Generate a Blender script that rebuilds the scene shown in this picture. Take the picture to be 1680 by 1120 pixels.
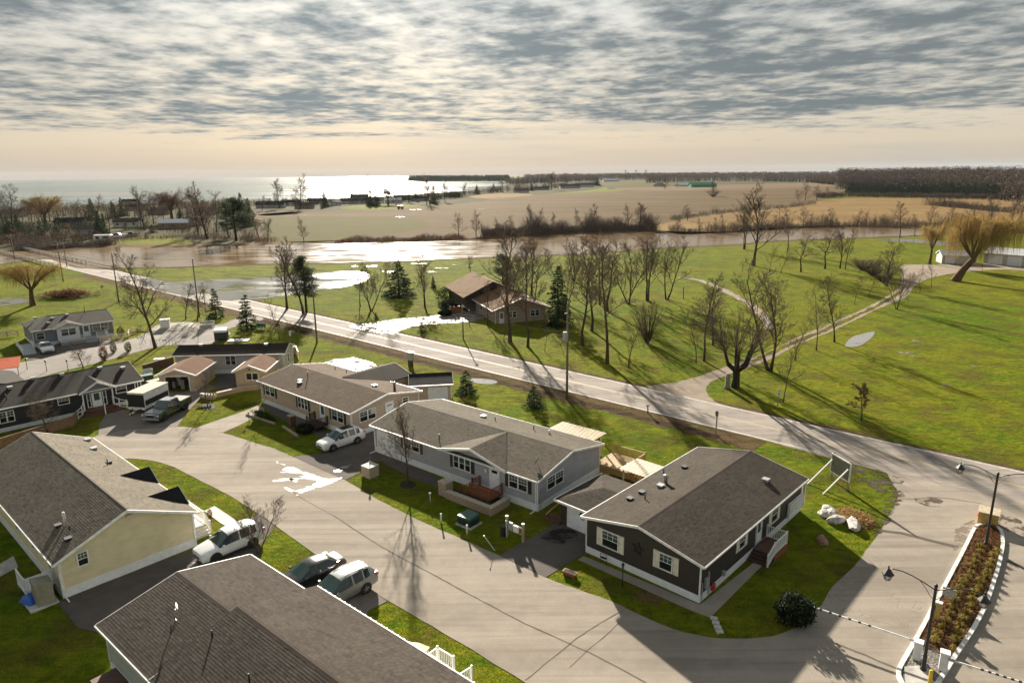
import bpy, bmesh, math, random
import numpy as np
from mathutils import Vector, Matrix
R = math.radians
for o in list(bpy.data.objects): bpy.data.objects.remove(o)
scene = bpy.context.scene
COL = scene.collection

# ---------------------------------------------------------------- camera
CAM_H = 26.0
F = 1120.0                       # focal length in photograph pixels (24 mm on 36 mm)
ROLL = math.atan(0.0095)
PITCH = math.atan((560 - 284) / F)
_cp, _sp = math.cos(PITCH), math.sin(PITCH)
_ca, _sa = math.cos(ROLL), math.sin(ROLL)
FWD = Vector((0, _cp, -_sp)); UP0 = Vector((0, _sp, _cp)); RT0 = Vector((1, 0, 0))
RT = RT0 * _ca - UP0 * _sa
UPV = RT0 * _sa + UP0 * _ca
cam = bpy.data.cameras.new('camera'); camo = bpy.data.objects.new('camera', cam); COL.objects.link(camo)
cam.lens = 24; cam.sensor_width = 36; cam.sensor_fit = 'HORIZONTAL'
cam.clip_start = 0.5; cam.clip_end = 60000
mw = Matrix((RT, UPV, -FWD)).transposed().to_4x4(); mw.translation = Vector((0, 0, CAM_H))
camo.matrix_world = mw
scene.camera = camo

# ---------------------------------------------------------------- sky and sun
SUN_AZ, SUN_EL = R(10.5), R(18.5)          # sun ahead of the camera, a little to the left
SUN_DIR = Vector((-math.sin(SUN_AZ) * math.cos(SUN_EL), math.cos(SUN_AZ) * math.cos(SUN_EL), math.sin(SUN_EL)))
world = bpy.data.worlds.new('World'); scene.world = world; world.use_nodes = True
wt = world.node_tree; wt.nodes.clear()
def WN(t, **k):
    n = wt.nodes.new(t)
    for a, b in k.items(): setattr(n, a, b)
    return n
def wlink(a, b): wt.links.new(a, b)
def wmath(op, a, b=None, c=None, clamp=False):
    n = WN('ShaderNodeMath', operation=op); n.use_clamp = clamp
    for i, v in enumerate((a, b, c)):
        if v is None: continue
        if isinstance(v, (int, float)): n.inputs[i].default_value = v
        else: wlink(v, n.inputs[i])
    return n.outputs[0]
def wramp(f, stops):
    n = WN('ShaderNodeValToRGB'); cr = n.color_ramp
    while len(cr.elements) < len(stops): cr.elements.new(0.5)
    for e, (p, c) in zip(cr.elements, stops):
        e.position = p; e.color = (*c, 1) if len(c) == 3 else c
    wlink(f, n.inputs[0]); return n.outputs[0]
def wmix(f, a, b):
    n = WN('ShaderNodeMix', data_type='RGBA')
    for i, v in zip((0, 6, 7), (f, a, b)):
        if isinstance(v, (int, float)): n.inputs[i].default_value = v
        elif isinstance(v, tuple): n.inputs[i].default_value = (*v, 1)
        else: wlink(v, n.inputs[i])
    return n.outputs[2]
SKY_STRENGTH = 0.06
sky = WN('ShaderNodeTexSky', sky_type='NISHITA')
sky.sun_disc = False; sky.sun_elevation = SUN_EL; sky.sun_rotation = -SUN_AZ
sky.air_density = 1.6; sky.dust_density = 3.0; sky.ozone_density = 1.0; sky.altitude = 100
tc = WN('ShaderNodeTexCoord')
sep = WN('ShaderNodeSeparateXYZ'); wlink(tc.outputs['Generated'], sep.inputs[0])
zz = wmath('ADD', wmath('MAXIMUM', sep.outputs[2], 0.0), 0.055)
cu = wmath('DIVIDE', sep.outputs[0], zz); cv = wmath('DIVIDE', sep.outputs[1], zz)
cmb = WN('ShaderNodeCombineXYZ'); wlink(cu, cmb.inputs[0]); wlink(cv, cmb.inputs[1])
def wnoise(scale, detail, rough, sx=1.0, sy=1.0, off=(0, 0, 0), rot=0.0, dist=0.0):
    m = WN('ShaderNodeMapping'); m.inputs['Scale'].default_value = (sx, sy, 1); m.inputs['Location'].default_value = off
    m.inputs['Rotation'].default_value = (0, 0, rot)
    wlink(cmb.outputs[0], m.inputs[0])
    n = WN('ShaderNodeTexNoise'); n.inputs['Scale'].default_value = scale; n.inputs['Detail'].default_value = detail
    n.inputs['Roughness'].default_value = rough; n.inputs['Distortion'].default_value = dist
    wlink(m.outputs[0], n.inputs['Vector']); return n.outputs[0]
big = wnoise(0.36, 3, 0.5, 0.7, 1.0, (3.1, 1.7, 0), R(8))
mid = wnoise(1.5, 4, 0.55, 1.0, 1.0, (0.4, 5.2, 0), R(-14), 0.0)
fin = wnoise(4.6, 5, 0.58, 1.1, 1.0, (8.4, 2.2, 0), R(20), 0.0)
dens = wmath('ADD', wmath('ADD', wmath('MULTIPLY', big, 0.70), wmath('MULTIPLY', mid, 0.65)), wmath('MULTIPLY', fin, 0.65))
# the deck ends a few degrees above the horizon, with a ragged edge
el = sep.outputs[2]
edge = wmath('MULTIPLY_ADD', wmath('SUBTRACT', wnoise(0.16, 4, 0.6, 1.0, 3.0, (1, 2, 0)), 0.5), 0.10, el)
em = WN('ShaderNodeMapRange', interpolation_type='SMOOTHSTEP'); em.inputs[1].default_value = 0.020; em.inputs[2].default_value = 0.075
wlink(edge, em.inputs[0])
cloud = WN('ShaderNodeMapRange', interpolation_type='SMOOTHSTEP'); cloud.inputs[1].default_value = 0.74; cloud.inputs[2].default_value = 1.15
wlink(wmath('ADD', dens, wmath('MULTIPLY', wmath('SUBTRACT', em.outputs[0], 1.0), 0.55)), cloud.inputs[0])
# low thin stratus bars close to the horizon
bars = WN('ShaderNodeTexNoise'); bm_ = WN('ShaderNodeMapping'); bm_.inputs['Scale'].default_value = (1.2, 1.2, 26); bm_.inputs['Location'].default_value = (0.3, 0, 4.4)
wlink(tc.outputs['Generated'], bm_.inputs[0]); wlink(bm_.outputs[0], bars.inputs['Vector']); bars.inputs['Scale'].default_value = 1.6; bars.inputs['Detail'].default_value = 4
barm = WN('ShaderNodeMapRange', interpolation_type='SMOOTHSTEP'); barm.inputs[1].default_value = 0.50; barm.inputs[2].default_value = 0.72
wlink(bars.outputs[0], barm.inputs[0])
lowm = WN('ShaderNodeMapRange'); lowm.inputs[1].default_value = 0.12; lowm.inputs[2].default_value = 0.02; wlink(el, lowm.inputs[0])
barf = wmath('MULTIPLY', barm.outputs[0], wmath('MULTIPLY', lowm.outputs[0], 0.6))
# angle to the sun: clouds near it are thinner and brighter
vd = WN('ShaderNodeVectorMath', operation='DOT_PRODUCT'); wlink(tc.outputs['Generated'], vd.inputs[0]); vd.inputs[1].default_value = SUN_DIR
glow = wmath('POWER', wmath('MAXIMUM', vd.outputs['Value'], 0.0), 22.0)
k = 1.0 / SKY_STRENGTH
cl_dark = tuple(v * k for v in (0.066, 0.077, 0.081)); cl_lit = tuple(v * k for v in (0.142, 0.151, 0.149))
cl = wmix(cloud.outputs[0], cl_lit, cl_dark)
gm = WN('ShaderNodeVectorMath', operation='SCALE'); wlink(cl, gm.inputs[0]); wlink(wmath('MULTIPLY_ADD', glow, 0.55, 0.92), gm.inputs['Scale'])
# thin veil between the clouds: bright white-cream high up, cream to peach near the horizon
veil = wramp(el, [(0.0, tuple(v * k for v in (0.170, 0.146, 0.124))), (0.035, tuple(v * k for v in (0.238, 0.206, 0.158))), (0.09, tuple(v * k for v in (0.255, 0.234, 0.192))), (0.22, tuple(v * k for v in (0.242, 0.248, 0.242))), (1.0, tuple(v * k for v in (0.18, 0.20, 0.215)))])
vg = WN('ShaderNodeVectorMath', operation='SCALE'); wlink(veil, vg.inputs[0]); wlink(wmath('MULTIPLY_ADD', glow, 0.35, 0.88), vg.inputs['Scale'])
clear = wmix(0.975, sky.outputs[0], vg.outputs[0])
c1 = wmix(barf, clear, gm.outputs[0])
cm = wmath('MULTIPLY', cloud.outputs[0], 1.0)
c2 = wmix(cm, c1, gm.outputs[0])
bg = WN('ShaderNodeBackground'); wlink(c2, bg.inputs[0]); bg.inputs[1].default_value = SKY_STRENGTH
wo = WN('ShaderNodeOutputWorld'); wlink(bg.outputs[0], wo.inputs[0])
world.cycles.sampling_method = 'MANUAL'; world.cycles.sample_map_resolution = 512

sl = bpy.data.lights.new('sun', 'SUN'); sl.energy = 5.0; sl.angle = R(0.9); sl.color = (1.0, 0.91, 0.77)
so = bpy.data.objects.new('sun', sl); COL.objects.link(so)
so.rotation_euler = (-SUN_DIR).to_track_quat('-Z', 'Y').to_euler(); so.location = (0, 0, 60)

scene.render.engine = 'CYCLES'
scene.cycles.max_bounces = 6; scene.cycles.transparent_max_bounces = 8; scene.cycles.caustics_reflective = False; scene.cycles.caustics_refractive = False
vs = scene.view_settings
scene.display_settings.display_device = 'sRGB'; vs.view_transform = 'Standard'; vs.look = 'None'; vs.gamma = 1.0; vs.use_curve_mapping = False
vs.exposure = 1.70

# ---------------------------------------------------------------- helpers
def g(px, py, z=0.0):
    """point of the place at height z that the photograph shows at pixel (px, py)"""
    x, y = px - 840.0, 560.0 - py
    d = RT * (x / F) + UPV * (y / F) + FWD
    t = (z - CAM_H) / d.z
    return Vector((d.x * t, d.y * t, z))
def proj(p):
    d = Vector(p) - Vector((0, 0, CAM_H)); f = d.dot(FWD)
    return 840 + F * d.dot(RT) / f, 560 - F * d.dot(UPV) / f
def height_at(px, py, ptop):
    """height of an upright thing that stands at (px, py) and ends at pixel row ptop"""
    b = g(px, py); lo, hi = 0.0, 60.0
    for _ in range(40):
        m = (lo + hi) / 2
        if proj((b.x, b.y, m))[1] > ptop: lo = m
        else: hi = m
    return lo
def rotz(v, a):
    c, s = math.cos(a), math.sin(a)
    return Vector((v[0] * c - v[1] * s, v[0] * s + v[1] * c, v[2] if len(v) > 2 else 0))

def new_obj(name, data, parent=None):
    o = bpy.data.objects.new(name, data); COL.objects.link(o)
    if parent is not None: o.parent = parent
    return o
def tag(o, label=None, cat=None, group=None, kind=None):
    if label: o['label'] = label
    if cat: o['category'] = cat
    if group: o['group'] = group
    if kind: o['kind'] = kind
    return o
def thing(name, label, cat, loc=(0, 0, 0), rz=0.0, group=None):
    o = new_obj(name, None); o.empty_display_size = 0.3
    o.location = loc; o.rotation_euler = (0, 0, rz)
    return tag(o, label, cat, group)
def copy_tree(o, parent=None):
    c = o.copy(); COL.objects.link(c); c.parent = parent
    for ch in o.children: copy_tree(ch, c)
    return c

class MB:
    """collects simple shapes and links them as one mesh object"""
    def __init__(s): s.v = []; s.f = []; s.sm = []
    def add(s, vs, fs, smooth=False):
        n = len(s.v); s.v += [tuple(p) for p in vs]
        s.f += [tuple(i + n for i in f) for f in fs]; s.sm += [smooth] * len(fs)
        return s
    def hexa(s, p):       # 8 corners: bottom ring 0-3, top ring 4-7
        return s.add(p, [(3, 2, 1, 0), (4, 5, 6, 7), (0, 1, 5, 4), (1, 2, 6, 5), (2, 3, 7, 6), (3, 0, 4, 7)])
    def box(s, x0, x1, y0, y1, z0, z1):
        return s.hexa([(x0, y0, z0), (x1, y0, z0), (x1, y1, z0), (x0, y1, z0), (x0, y0, z1), (x1, y0, z1), (x1, y1, z1), (x0, y1, z1)])
    def cbox(s, c, sx, sy, sz, rz=0.0):
        q = [rotz((x * sx / 2, y * sy / 2, 0), rz) for x, y in ((-1, -1), (1, -1), (1, 1), (-1, 1))]
        return s.hexa([(c[0] + p.x, c[1] + p.y, c[2]) for p in q] + [(c[0] + p.x, c[1] + p.y, c[2] + sz) for p in q])
    def bar(s, a, b, w, h=None, up=(0, 0, 1)):
        a, b = Vector(a), Vector(b); h = h or w
        d = (b - a).normalized(); u = Vector(up)
        if abs(d.dot(u)) > 0.98: u = Vector((0, 1, 0))
        r = d.cross(u).normalized(); u = r.cross(d).normalized()
        o = [r * (w / 2) * i + u * (h / 2) * j for i, j in ((-1, -1), (1, -1), (1, 1), (-1, 1))]
        return s.add([a + q for q in o] + [b + q for q in o], [(0, 1, 2, 3), (7, 6, 5, 4), (1, 0, 4, 5), (2, 1, 5, 6), (3, 2, 6, 7), (0, 3, 7, 4)])
    def tube(s, pts, rad, n=6, cap=True, smooth=True):
        pts = [Vector(p) for p in pts]
        if not isinstance(rad, (list, tuple)): rad = [rad] * len(pts)
        vs, fs = [], []; u = None
        for i, p in enumerate(pts):
            d = (pts[min(i + 1, len(pts) - 1)] - pts[max(i - 1, 0)]).normalized()
            if u is None:
                u = d.cross(Vector((0, 0, 1)) if abs(d.z) < 0.9 else Vector((1, 0, 0))).normalized()
            else:
                u = (u - d * u.dot(d)).normalized()
            w = d.cross(u)
            for k in range(n):
                a = 2 * math.pi * k / n
                vs.append(p + (u * math.cos(a) + w * math.sin(a)) * rad[i])
        for i in range(len(pts) - 1):
            for k in range(n):
                k2 = (k + 1) % n
                fs.append((i * n + k, i * n + k2, (i + 1) * n + k2, (i + 1) * n + k))
        s.add(vs, fs, smooth)
        if cap and n > 2:
            m = len(s.v) - len(vs)
            s.f.append(tuple(m + k for k in range(n - 1, -1, -1))); s.sm.append(False)
            s.f.append(tuple(m + (len(pts) - 1) * n + k for k in range(n))); s.sm.append(False)
        return s
    def lathe(s, prof, n=12, c=(0, 0, 0), axis='z', smooth=True):
        vs, fs = [], []
        for r, h in prof:
            for k in range(n):
                a = 2 * math.pi * k / n; x, y = r * math.cos(a), r * math.sin(a)
                p = (x, y, h) if axis == 'z' else ((x, h, y) if axis == 'y' else (h, x, y))
                vs.append((p[0] + c[0], p[1] + c[1], p[2] + c[2]))
        for i in range(len(prof) - 1):
            for k in range(n):
                k2 = (k + 1) % n
                fs.append((i * n + k, i * n + k2, (i + 1) * n + k2, (i + 1) * n + k))
        s.add(vs, fs, smooth)
        m = len(s.v) - len(vs)
        s.f.append(tuple(m + k for k in range(n - 1, -1, -1))); s.sm.append(False)
        s.f.append(tuple(m + (len(prof) - 1) * n + k for k in range(n))); s.sm.append(False)
        return s
    def prism(s, poly, z0, z1):
        n = len(poly)
        vs = [(p[0], p[1], z0) for p in poly] + [(p[0], p[1], z1) for p in poly]
        fs = [tuple(range(n - 1, -1, -1)), tuple(range(n, 2 * n))] + [(i, (i + 1) % n, n + (i + 1) % n, n + i) for i in range(n)]
        return s.add(vs, fs)
    def mesh(s, name, mat, recalc=True, bevel=0.0):
        me = bpy.data.meshes.new(name); me.from_pydata(s.v, [], s.f)
        me.polygons.foreach_set('use_smooth', s.sm)
        if recalc or bevel:
            b = bmesh.new(); b.from_mesh(me)
            if bevel: bmesh.ops.bevel(b, geom=list(b.edges), offset=bevel, segments=1, affect='EDGES', profile=0.5)
            bmesh.ops.recalc_face_normals(b, faces=b.faces); b.to_mesh(me); b.free()
        if mat is not None: me.materials.append(mat)
        return me
    def build(s, name, mat, parent=None, recalc=True, bevel=0.0):
        return new_obj(name, s.mesh(name, mat, recalc, bevel), parent)

# ---------------------------------------------------------------- materials
MATS = {}
class NT:
    def __init__(s, name):
        s.m = bpy.data.materials.new(name); s.m.use_nodes = True; s.t = s.m.node_tree; s.b = s.t.nodes['Principled BSDF']
        s.co = s.t.nodes.new('ShaderNodeNewGeometry').outputs['Position']; s.obj = None
    def n(s, t, **k):
        n = s.t.nodes.new(t)
        for a, b in k.items(): setattr(n, a, b)
        return n
    def put(s, sock, v):
        if isinstance(v, (int, float)): sock.default_value = v
        elif isinstance(v, (tuple, list)): sock.default_value = (*v, 1) if len(v) == 3 and sock.type == 'RGBA' else v
        else: s.t.links.new(v, sock)
    def objco(s):
        if s.obj is None: s.obj = s.n('ShaderNodeTexCoord').outputs['Object']
        return s.obj
    def math(s, op, a, b=None, c=None):
        n = s.n('ShaderNodeMath', operation=op)
        for i, v in enumerate((a, b, c)):
            if v is not None: s.put(n.inputs[i], v)
        return n.outputs[0]
    def noise(s, scale, detail=4, rough=0.55, co=None, stretch=None, rot=0, dist=0, off=(0, 0, 0)):
        n = s.n('ShaderNodeTexNoise'); n.inputs['Scale'].default_value = scale; n.inputs['Detail'].default_value = detail
        n.inputs['Roughness'].default_value = rough; n.inputs['Distortion'].default_value = dist
        co = co or s.co
        if stretch or rot or any(off):
            m = s.n('ShaderNodeMapping'); m.inputs['Scale'].default_value = stretch or (1, 1, 1); m.inputs['Rotation'].default_value = (0, 0, rot); m.inputs['Location'].default_value = off
            s.put(m.inputs[0], co); co = m.outputs[0]
        s.put(n.inputs['Vector'], co); return n.outputs[0]
    def ramp(s, f, stops, interp='LINEAR'):
        n = s.n('ShaderNodeValToRGB'); cr = n.color_ramp; cr.interpolation = interp
        while len(cr.elements) < len(stops): cr.elements.new(0.5)
        for e, (p, c) in zip(cr.elements, stops): e.position = p; e.color = (*c, 1) if not isinstance(c, (int, float)) else (c, c, c, 1)
        s.put(n.inputs[0], f); return n.outputs[0]
    def mix(s, f, a, b, mode='MIX'):
        n = s.n('ShaderNodeMix', data_type='RGBA', blend_type=mode)
        for i, v in zip((0, 6, 7), (f, a, b)): s.put(n.inputs[i], v)
        return n.outputs[2]
    def rng(s, f, a, b, c=0.0, d=1.0):
        n = s.n('ShaderNodeMapRange', interpolation_type='SMOOTHSTEP'); n.inputs[1].default_value = a; n.inputs[2].default_value = b; n.inputs[3].default_value = c; n.inputs[4].default_value = d
        s.put(n.inputs[0], f); return n.outputs[0]
    def bump(s, h, dist=0.02, strength=1.0):
        n = s.n('ShaderNodeBump'); n.inputs['Distance'].default_value = dist; n.inputs['Strength'].default_value = strength
        s.put(n.inputs['Height'], h); s.put(s.b.inputs['Normal'], n.outputs[0])
    def set(s, **k):
        names = dict(color='Base Color', rough='Roughness', metal='Metallic', spec='Specular IOR Level', trans='Transmission Weight', sub='Subsurface Weight', coat='Coat Weight', coatr='Coat Roughness', emit='Emission Color', emits='Emission Strength', ior='IOR', alpha='Alpha', sheen='Sheen Weight')
        for a, v in k.items(): s.put(s.b.inputs[names[a]], v)
        return s
def reg(name, nt): MATS[name] = nt.m; return nt.m

def plain(name, c, rough=0.6, metal=0.0, spec=0.5, var=0.12, scale=3.0, coat=0.0, bump=0.0):
    """flat colour with faint dirt and fading"""
    n = NT(name); co = n.objco()
    f = n.noise(scale, 5, 0.6, co); d = tuple(v * (1 - var * 1.6) for v in c); l = tuple(min(1, v * (1 + var)) for v in c)
    n.set(color=n.ramp(f, [(0.3, d), (0.62, l)]), rough=n.math('MULTIPLY_ADD', f, 0.2, max(0, rough - 0.1)), metal=metal, spec=spec, coat=coat)
    if bump: n.bump(n.noise(scale * 9, 3, 0.6, co), bump)
    return reg(name, n)
plain('white_trim', (0.74, 0.73, 0.70), 0.5)
plain('white_vinyl', (0.70, 0.71, 0.72), 0.5, var=0.07)
plain('cream_shutter', (0.66, 0.62, 0.50), 0.55)
plain('black_shutter', (0.02, 0.02, 0.022), 0.55)
plain('brown_shutter', (0.085, 0.045, 0.035), 0.6)
plain('black_metal', (0.012, 0.012, 0.013), 0.42, 0.0)
plain('galvanised', (0.42, 0.43, 0.44), 0.42, 0.7)
plain('concrete', (0.36, 0.34, 0.31), 0.85, var=0.25, scale=1.2, bump=0.01)
plain('concrete_pale', (0.47, 0.45, 0.41), 0.85, var=0.2, scale=1.2, bump=0.01)
plain('kerb_white', (0.62, 0.60, 0.56), 0.75, var=0.25, scale=2.5, bump=0.01)
plain('stone_tan', (0.36, 0.27, 0.20), 0.85, var=0.3, scale=4, bump=0.02)
plain('stone_pale', (0.45, 0.37, 0.28), 0.85, var=0.3, scale=4, bump=0.02)
plain('boulder', (0.50, 0.46, 0.42), 0.85, var=0.35, scale=3, bump=0.04)
plain('rock_red', (0.30, 0.16, 0.11), 0.85, var=0.35, scale=3, bump=0.04)
plain('deck_red', (0.22, 0.075, 0.03), 0.6, var=0.25, scale=5)
plain('deck_brown', (0.10, 0.045, 0.028), 0.6, var=0.25, scale=5)
plain('deck_dark', (0.055, 0.03, 0.022), 0.6, var=0.25, scale=5)
plain('lumber', (0.42, 0.27, 0.11), 0.65, var=0.25, scale=6)
plain('lumber_pale', (0.56, 0.46, 0.32), 0.65, var=0.2, scale=6)
plain('timber_grey', (0.22, 0.19, 0.16), 0.8, var=0.3, scale=6)
plain('pole_wood', (0.16, 0.125, 0.095), 0.85, var=0.3, scale=5)
plain('wood_post', (0.33, 0.26, 0.19), 0.8, var=0.25, scale=5)
plain('fence_brown', (0.20, 0.12, 0.065), 0.8, var=0.25, scale=4)
plain('green_metal', (0.025, 0.085, 0.065), 0.45, var=0.15)
plain('dark_green', (0.008, 0.022, 0.018), 0.5, var=0.15)
plain('grey_box', (0.32, 0.33, 0.33), 0.5)
plain('shed_resin', (0.25, 0.23, 0.17), 0.6)
plain('blue_tarp', (0.02, 0.10, 0.42), 0.5)
plain('tarp_grey', (0.12, 0.13, 0.16), 0.5)
plain('red_paint', (0.42, 0.03, 0.025), 0.5)
plain('orange_paint', (0.70, 0.12, 0.03), 0.55)
plain('yellow_wood', (0.42, 0.28, 0.08), 0.7)
plain('sign_green', (0.02, 0.16, 0.12), 0.5)
plain('sign_yellow', (0.62, 0.42, 0.02), 0.5)
plain('sign_back', (0.16, 0.15, 0.13), 0.6)
plain('rubber', (0.012, 0.012, 0.012), 0.8)
plain('rim', (0.45, 0.46, 0.48), 0.3, 0.9)
plain('rim_dark', (0.03, 0.03, 0.03), 0.4, 0.5)
plain('plastic_black', (0.015, 0.015, 0.016), 0.55)
plain('soil', (0.055, 0.035, 0.022), 0.95, var=0.4, scale=3, bump=0.03)
plain('mulch', (0.030, 0.017, 0.012), 0.95, var=0.4, scale=6, bump=0.04)
plain('roof_white', (0.66, 0.66, 0.66), 0.5, 0.0)
plain('barn_wall', (0.42, 0.40, 0.36), 0.8, var=0.25)
plain('patch_green', (0.06, 0.30, 0.14), 0.6)
plain('lamp_glass', (0.55, 0.53, 0.48), 0.25)
plain('wire', (0.035, 0.033, 0.03), 0.9, spec=0.1)
for nm, c, r in (('paint_white', (0.72, 0.73, 0.74), 0.30), ('paint_black', (0.010, 0.010, 0.011), 0.22), ('paint_silver', (0.28, 0.29, 0.275), 0.34), ('paint_slate', (0.060, 0.068, 0.078), 0.26), ('paint_pearl', (0.62, 0.61, 0.60), 0.30)):
    plain(nm, c, r, 0.5 if nm in ('paint_silver', 'paint_slate') else 0.0, 0.5, 0.03, 2.0, coat=0.8)
plain('tail_red', (0.35, 0.012, 0.010), 0.25)
plain('headlamp', (0.55, 0.57, 0.58), 0.12)
def glass(name, c, rough=0.06):
    n = NT(name); n.set(color=c, rough=rough, spec=0.6, coat=0.3); n.bump(n.noise(1.5, 2, 0.5, n.objco()), 0.004); return reg(name, n)
glass('glass', (0.012, 0.016, 0.016)); glass('glass_upper', (0.05, 0.085, 0.075)); glass('car_glass', (0.016, 0.024, 0.022), 0.04); glass('screen_glass', (0.025, 0.055, 0.045), 0.05)  # upper and door panes: reflected sky put into the colour as paler green

def siding(name, c, vertical=False):
    n = NT(name); co = n.objco(); sp = n.n('ShaderNodeSeparateXYZ'); n.put(sp.inputs[0], co)
    if vertical: ax = n.math('ADD', sp.outputs[0], sp.outputs[1])
    else: ax = sp.outputs[2]
    saw = n.math('FRACT', n.math('MULTIPLY', ax, 8.7 if not vertical else 4.0))
    f = n.noise(1.1, 5, 0.6, co, (1, 1, 2.2)); fine = n.noise(16, 3, 0.6, co, (1, 1, 5))
    base = n.mix(n.rng(f, 0.3, 0.7), tuple(v * 0.90 for v in c), tuple(min(1, v * 1.06) for v in c))
    base = n.mix(n.rng(fine, 0.35, 0.7, 0, 0.18), base, tuple(v * 0.7 for v in c))
    n.set(color=base, rough=0.62, spec=0.35); n.bump(saw, -0.014 if not vertical else 0.01)
    return reg(name, n)
siding('side_cream', (0.66, 0.57, 0.36)); siding('side_grey', (0.36, 0.36, 0.385)); siding('side_tan', (0.47, 0.36, 0.265)); siding('side_charcoal', (0.040, 0.032, 0.026))
siding('side_navy', (0.017, 0.019, 0.023)); siding('side_bluegrey', (0.20, 0.21, 0.225)); siding('side_white', (0.50, 0.48, 0.45)); siding('side_beige', (0.46, 0.36, 0.25), True); siding('side_sage', (0.40, 0.42, 0.38))
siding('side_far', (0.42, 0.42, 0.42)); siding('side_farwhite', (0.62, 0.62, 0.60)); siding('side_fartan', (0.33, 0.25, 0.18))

def shingle(name, c, use_attr=True):
    """asphalt shingle: granules, streaks and a tone of its own for every tab"""
    n = NT(name); co = n.objco()
    f = n.noise(0.55, 5, 0.62, co); g1 = n.noise(42, 3, 0.7, co); s1 = n.noise(5, 4, 0.6, co)
    base = n.mix(n.rng(f, 0.3, 0.72), tuple(v * 0.82 for v in c), tuple(v * 1.12 for v in c))
    base = n.mix(n.rng(s1, 0.35, 0.7, 0, 0.35), base, tuple(v * 1.35 for v in c))
    base = n.mix(n.rng(g1, 0.38, 0.75, 0, 0.5), base, tuple(v * 0.55 for v in c))
    if use_attr:
        a = n.n('ShaderNodeAttribute'); a.attribute_name = 'tone'
        base = n.mix(1.0, base, a.outputs['Color'], 'MULTIPLY')
    else:
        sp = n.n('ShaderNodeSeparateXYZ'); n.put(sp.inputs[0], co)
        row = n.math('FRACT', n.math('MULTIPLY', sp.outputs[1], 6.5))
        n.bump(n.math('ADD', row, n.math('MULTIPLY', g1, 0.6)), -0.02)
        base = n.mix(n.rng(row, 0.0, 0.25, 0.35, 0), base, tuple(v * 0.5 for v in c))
    n.set(color=base, rough=0.92, spec=0.05)
    return reg(name, n)
for nm, c in (('sh_grey', (0.122, 0.104, 0.080)), ('sh_dark', (0.072, 0.060, 0.048)), ('sh_cream', (0.150, 0.130, 0.102)), ('sh_brown', (0.112, 0.080, 0.055)), ('sh_front', (0.074, 0.062, 0.052))): shingle(nm, c)
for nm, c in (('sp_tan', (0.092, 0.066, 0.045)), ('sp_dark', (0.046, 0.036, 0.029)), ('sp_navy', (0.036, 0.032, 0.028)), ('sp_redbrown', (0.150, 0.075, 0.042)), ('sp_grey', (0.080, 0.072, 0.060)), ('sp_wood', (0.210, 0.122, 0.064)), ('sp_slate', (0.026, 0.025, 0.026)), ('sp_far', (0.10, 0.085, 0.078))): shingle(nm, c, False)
# ---------------------------------------------------------------- ground materials
def grass_mat(name, dry=0.0, dark=0.0):
    n = NT(name); co = n.co
    a = n.noise(0.030, 5, 0.6, co); b = n.noise(0.22, 6, 0.66, co, off=(7, 3, 0)); c = n.noise(1.3, 6, 0.7, co); d = n.noise(9, 5, 0.75, co)
    st = n.noise(0.55, 5, 0.65, co, (0.8, 4.0, 1), R(40)); st2 = n.noise(0.16, 5, 0.65, co, (1.0, 2.6, 1), R(-20), off=(2, 6, 0))
    green = n.mix(n.rng(c, 0.30, 0.70), (0.062, 0.135, 0.004), (0.150, 0.250, 0.008))
    yell = n.mix(n.rng(c, 0.30, 0.70), (0.165, 0.180, 0.006), (0.330, 0.310, 0.020))
    f = n.math('ADD', n.math('MULTIPLY', st, 0.42), n.math('ADD', n.math('MULTIPLY', a, 0.42), n.math('MULTIPLY', st2, 0.42)))
    col = n.mix(n.rng(f, 0.50 - dry * 0.16, 0.70 - dry * 0.16), green, yell)
    brown = n.mix(n.rng(d, 0.3, 0.7), (0.075, 0.045, 0.014), (0.200, 0.130, 0.040))
    col = n.mix(n.rng(n.math('MULTIPLY_ADD', c, 0.35, n.math('MULTIPLY', b, 0.75)), 0.525 - dry * 0.10, 0.66 - dry * 0.1, 0, 0.72), col, brown)
    m1 = n.noise(0.85, 6, 0.72, co, (1, 1.7, 1), R(40), off=(9, 1, 0)); col = n.mix(n.rng(m1, 0.36, 0.52, 0.50, 0.0), col, (0.030, 0.058, 0.004)); col = n.mix(n.rng(d, 0.36, 0.70, 0.60, 0.0), col, (0.020, 0.030, 0.003))
    leaf = n.n('ShaderNodeTexVoronoi'); leaf.inputs['Scale'].default_value = 1.3; n.put(leaf.inputs['Vector'], co)
    col = n.mix(n.math('MULTIPLY', n.rng(leaf.outputs['Distance'], 0.03, 0.07, 0.6, 0.0), n.rng(b, 0.45, 0.6)), col, (0.30, 0.21, 0.09))
    n.set(color=col, rough=1.0, spec=0.02)
    n.bump(n.math('ADD', n.math('MULTIPLY', d, 0.35), n.math('MULTIPLY', c, 0.9)), 0.30)
    return reg(name, n)
grass_mat('grass'); grass_mat('grass_dry', 1.0)

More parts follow.
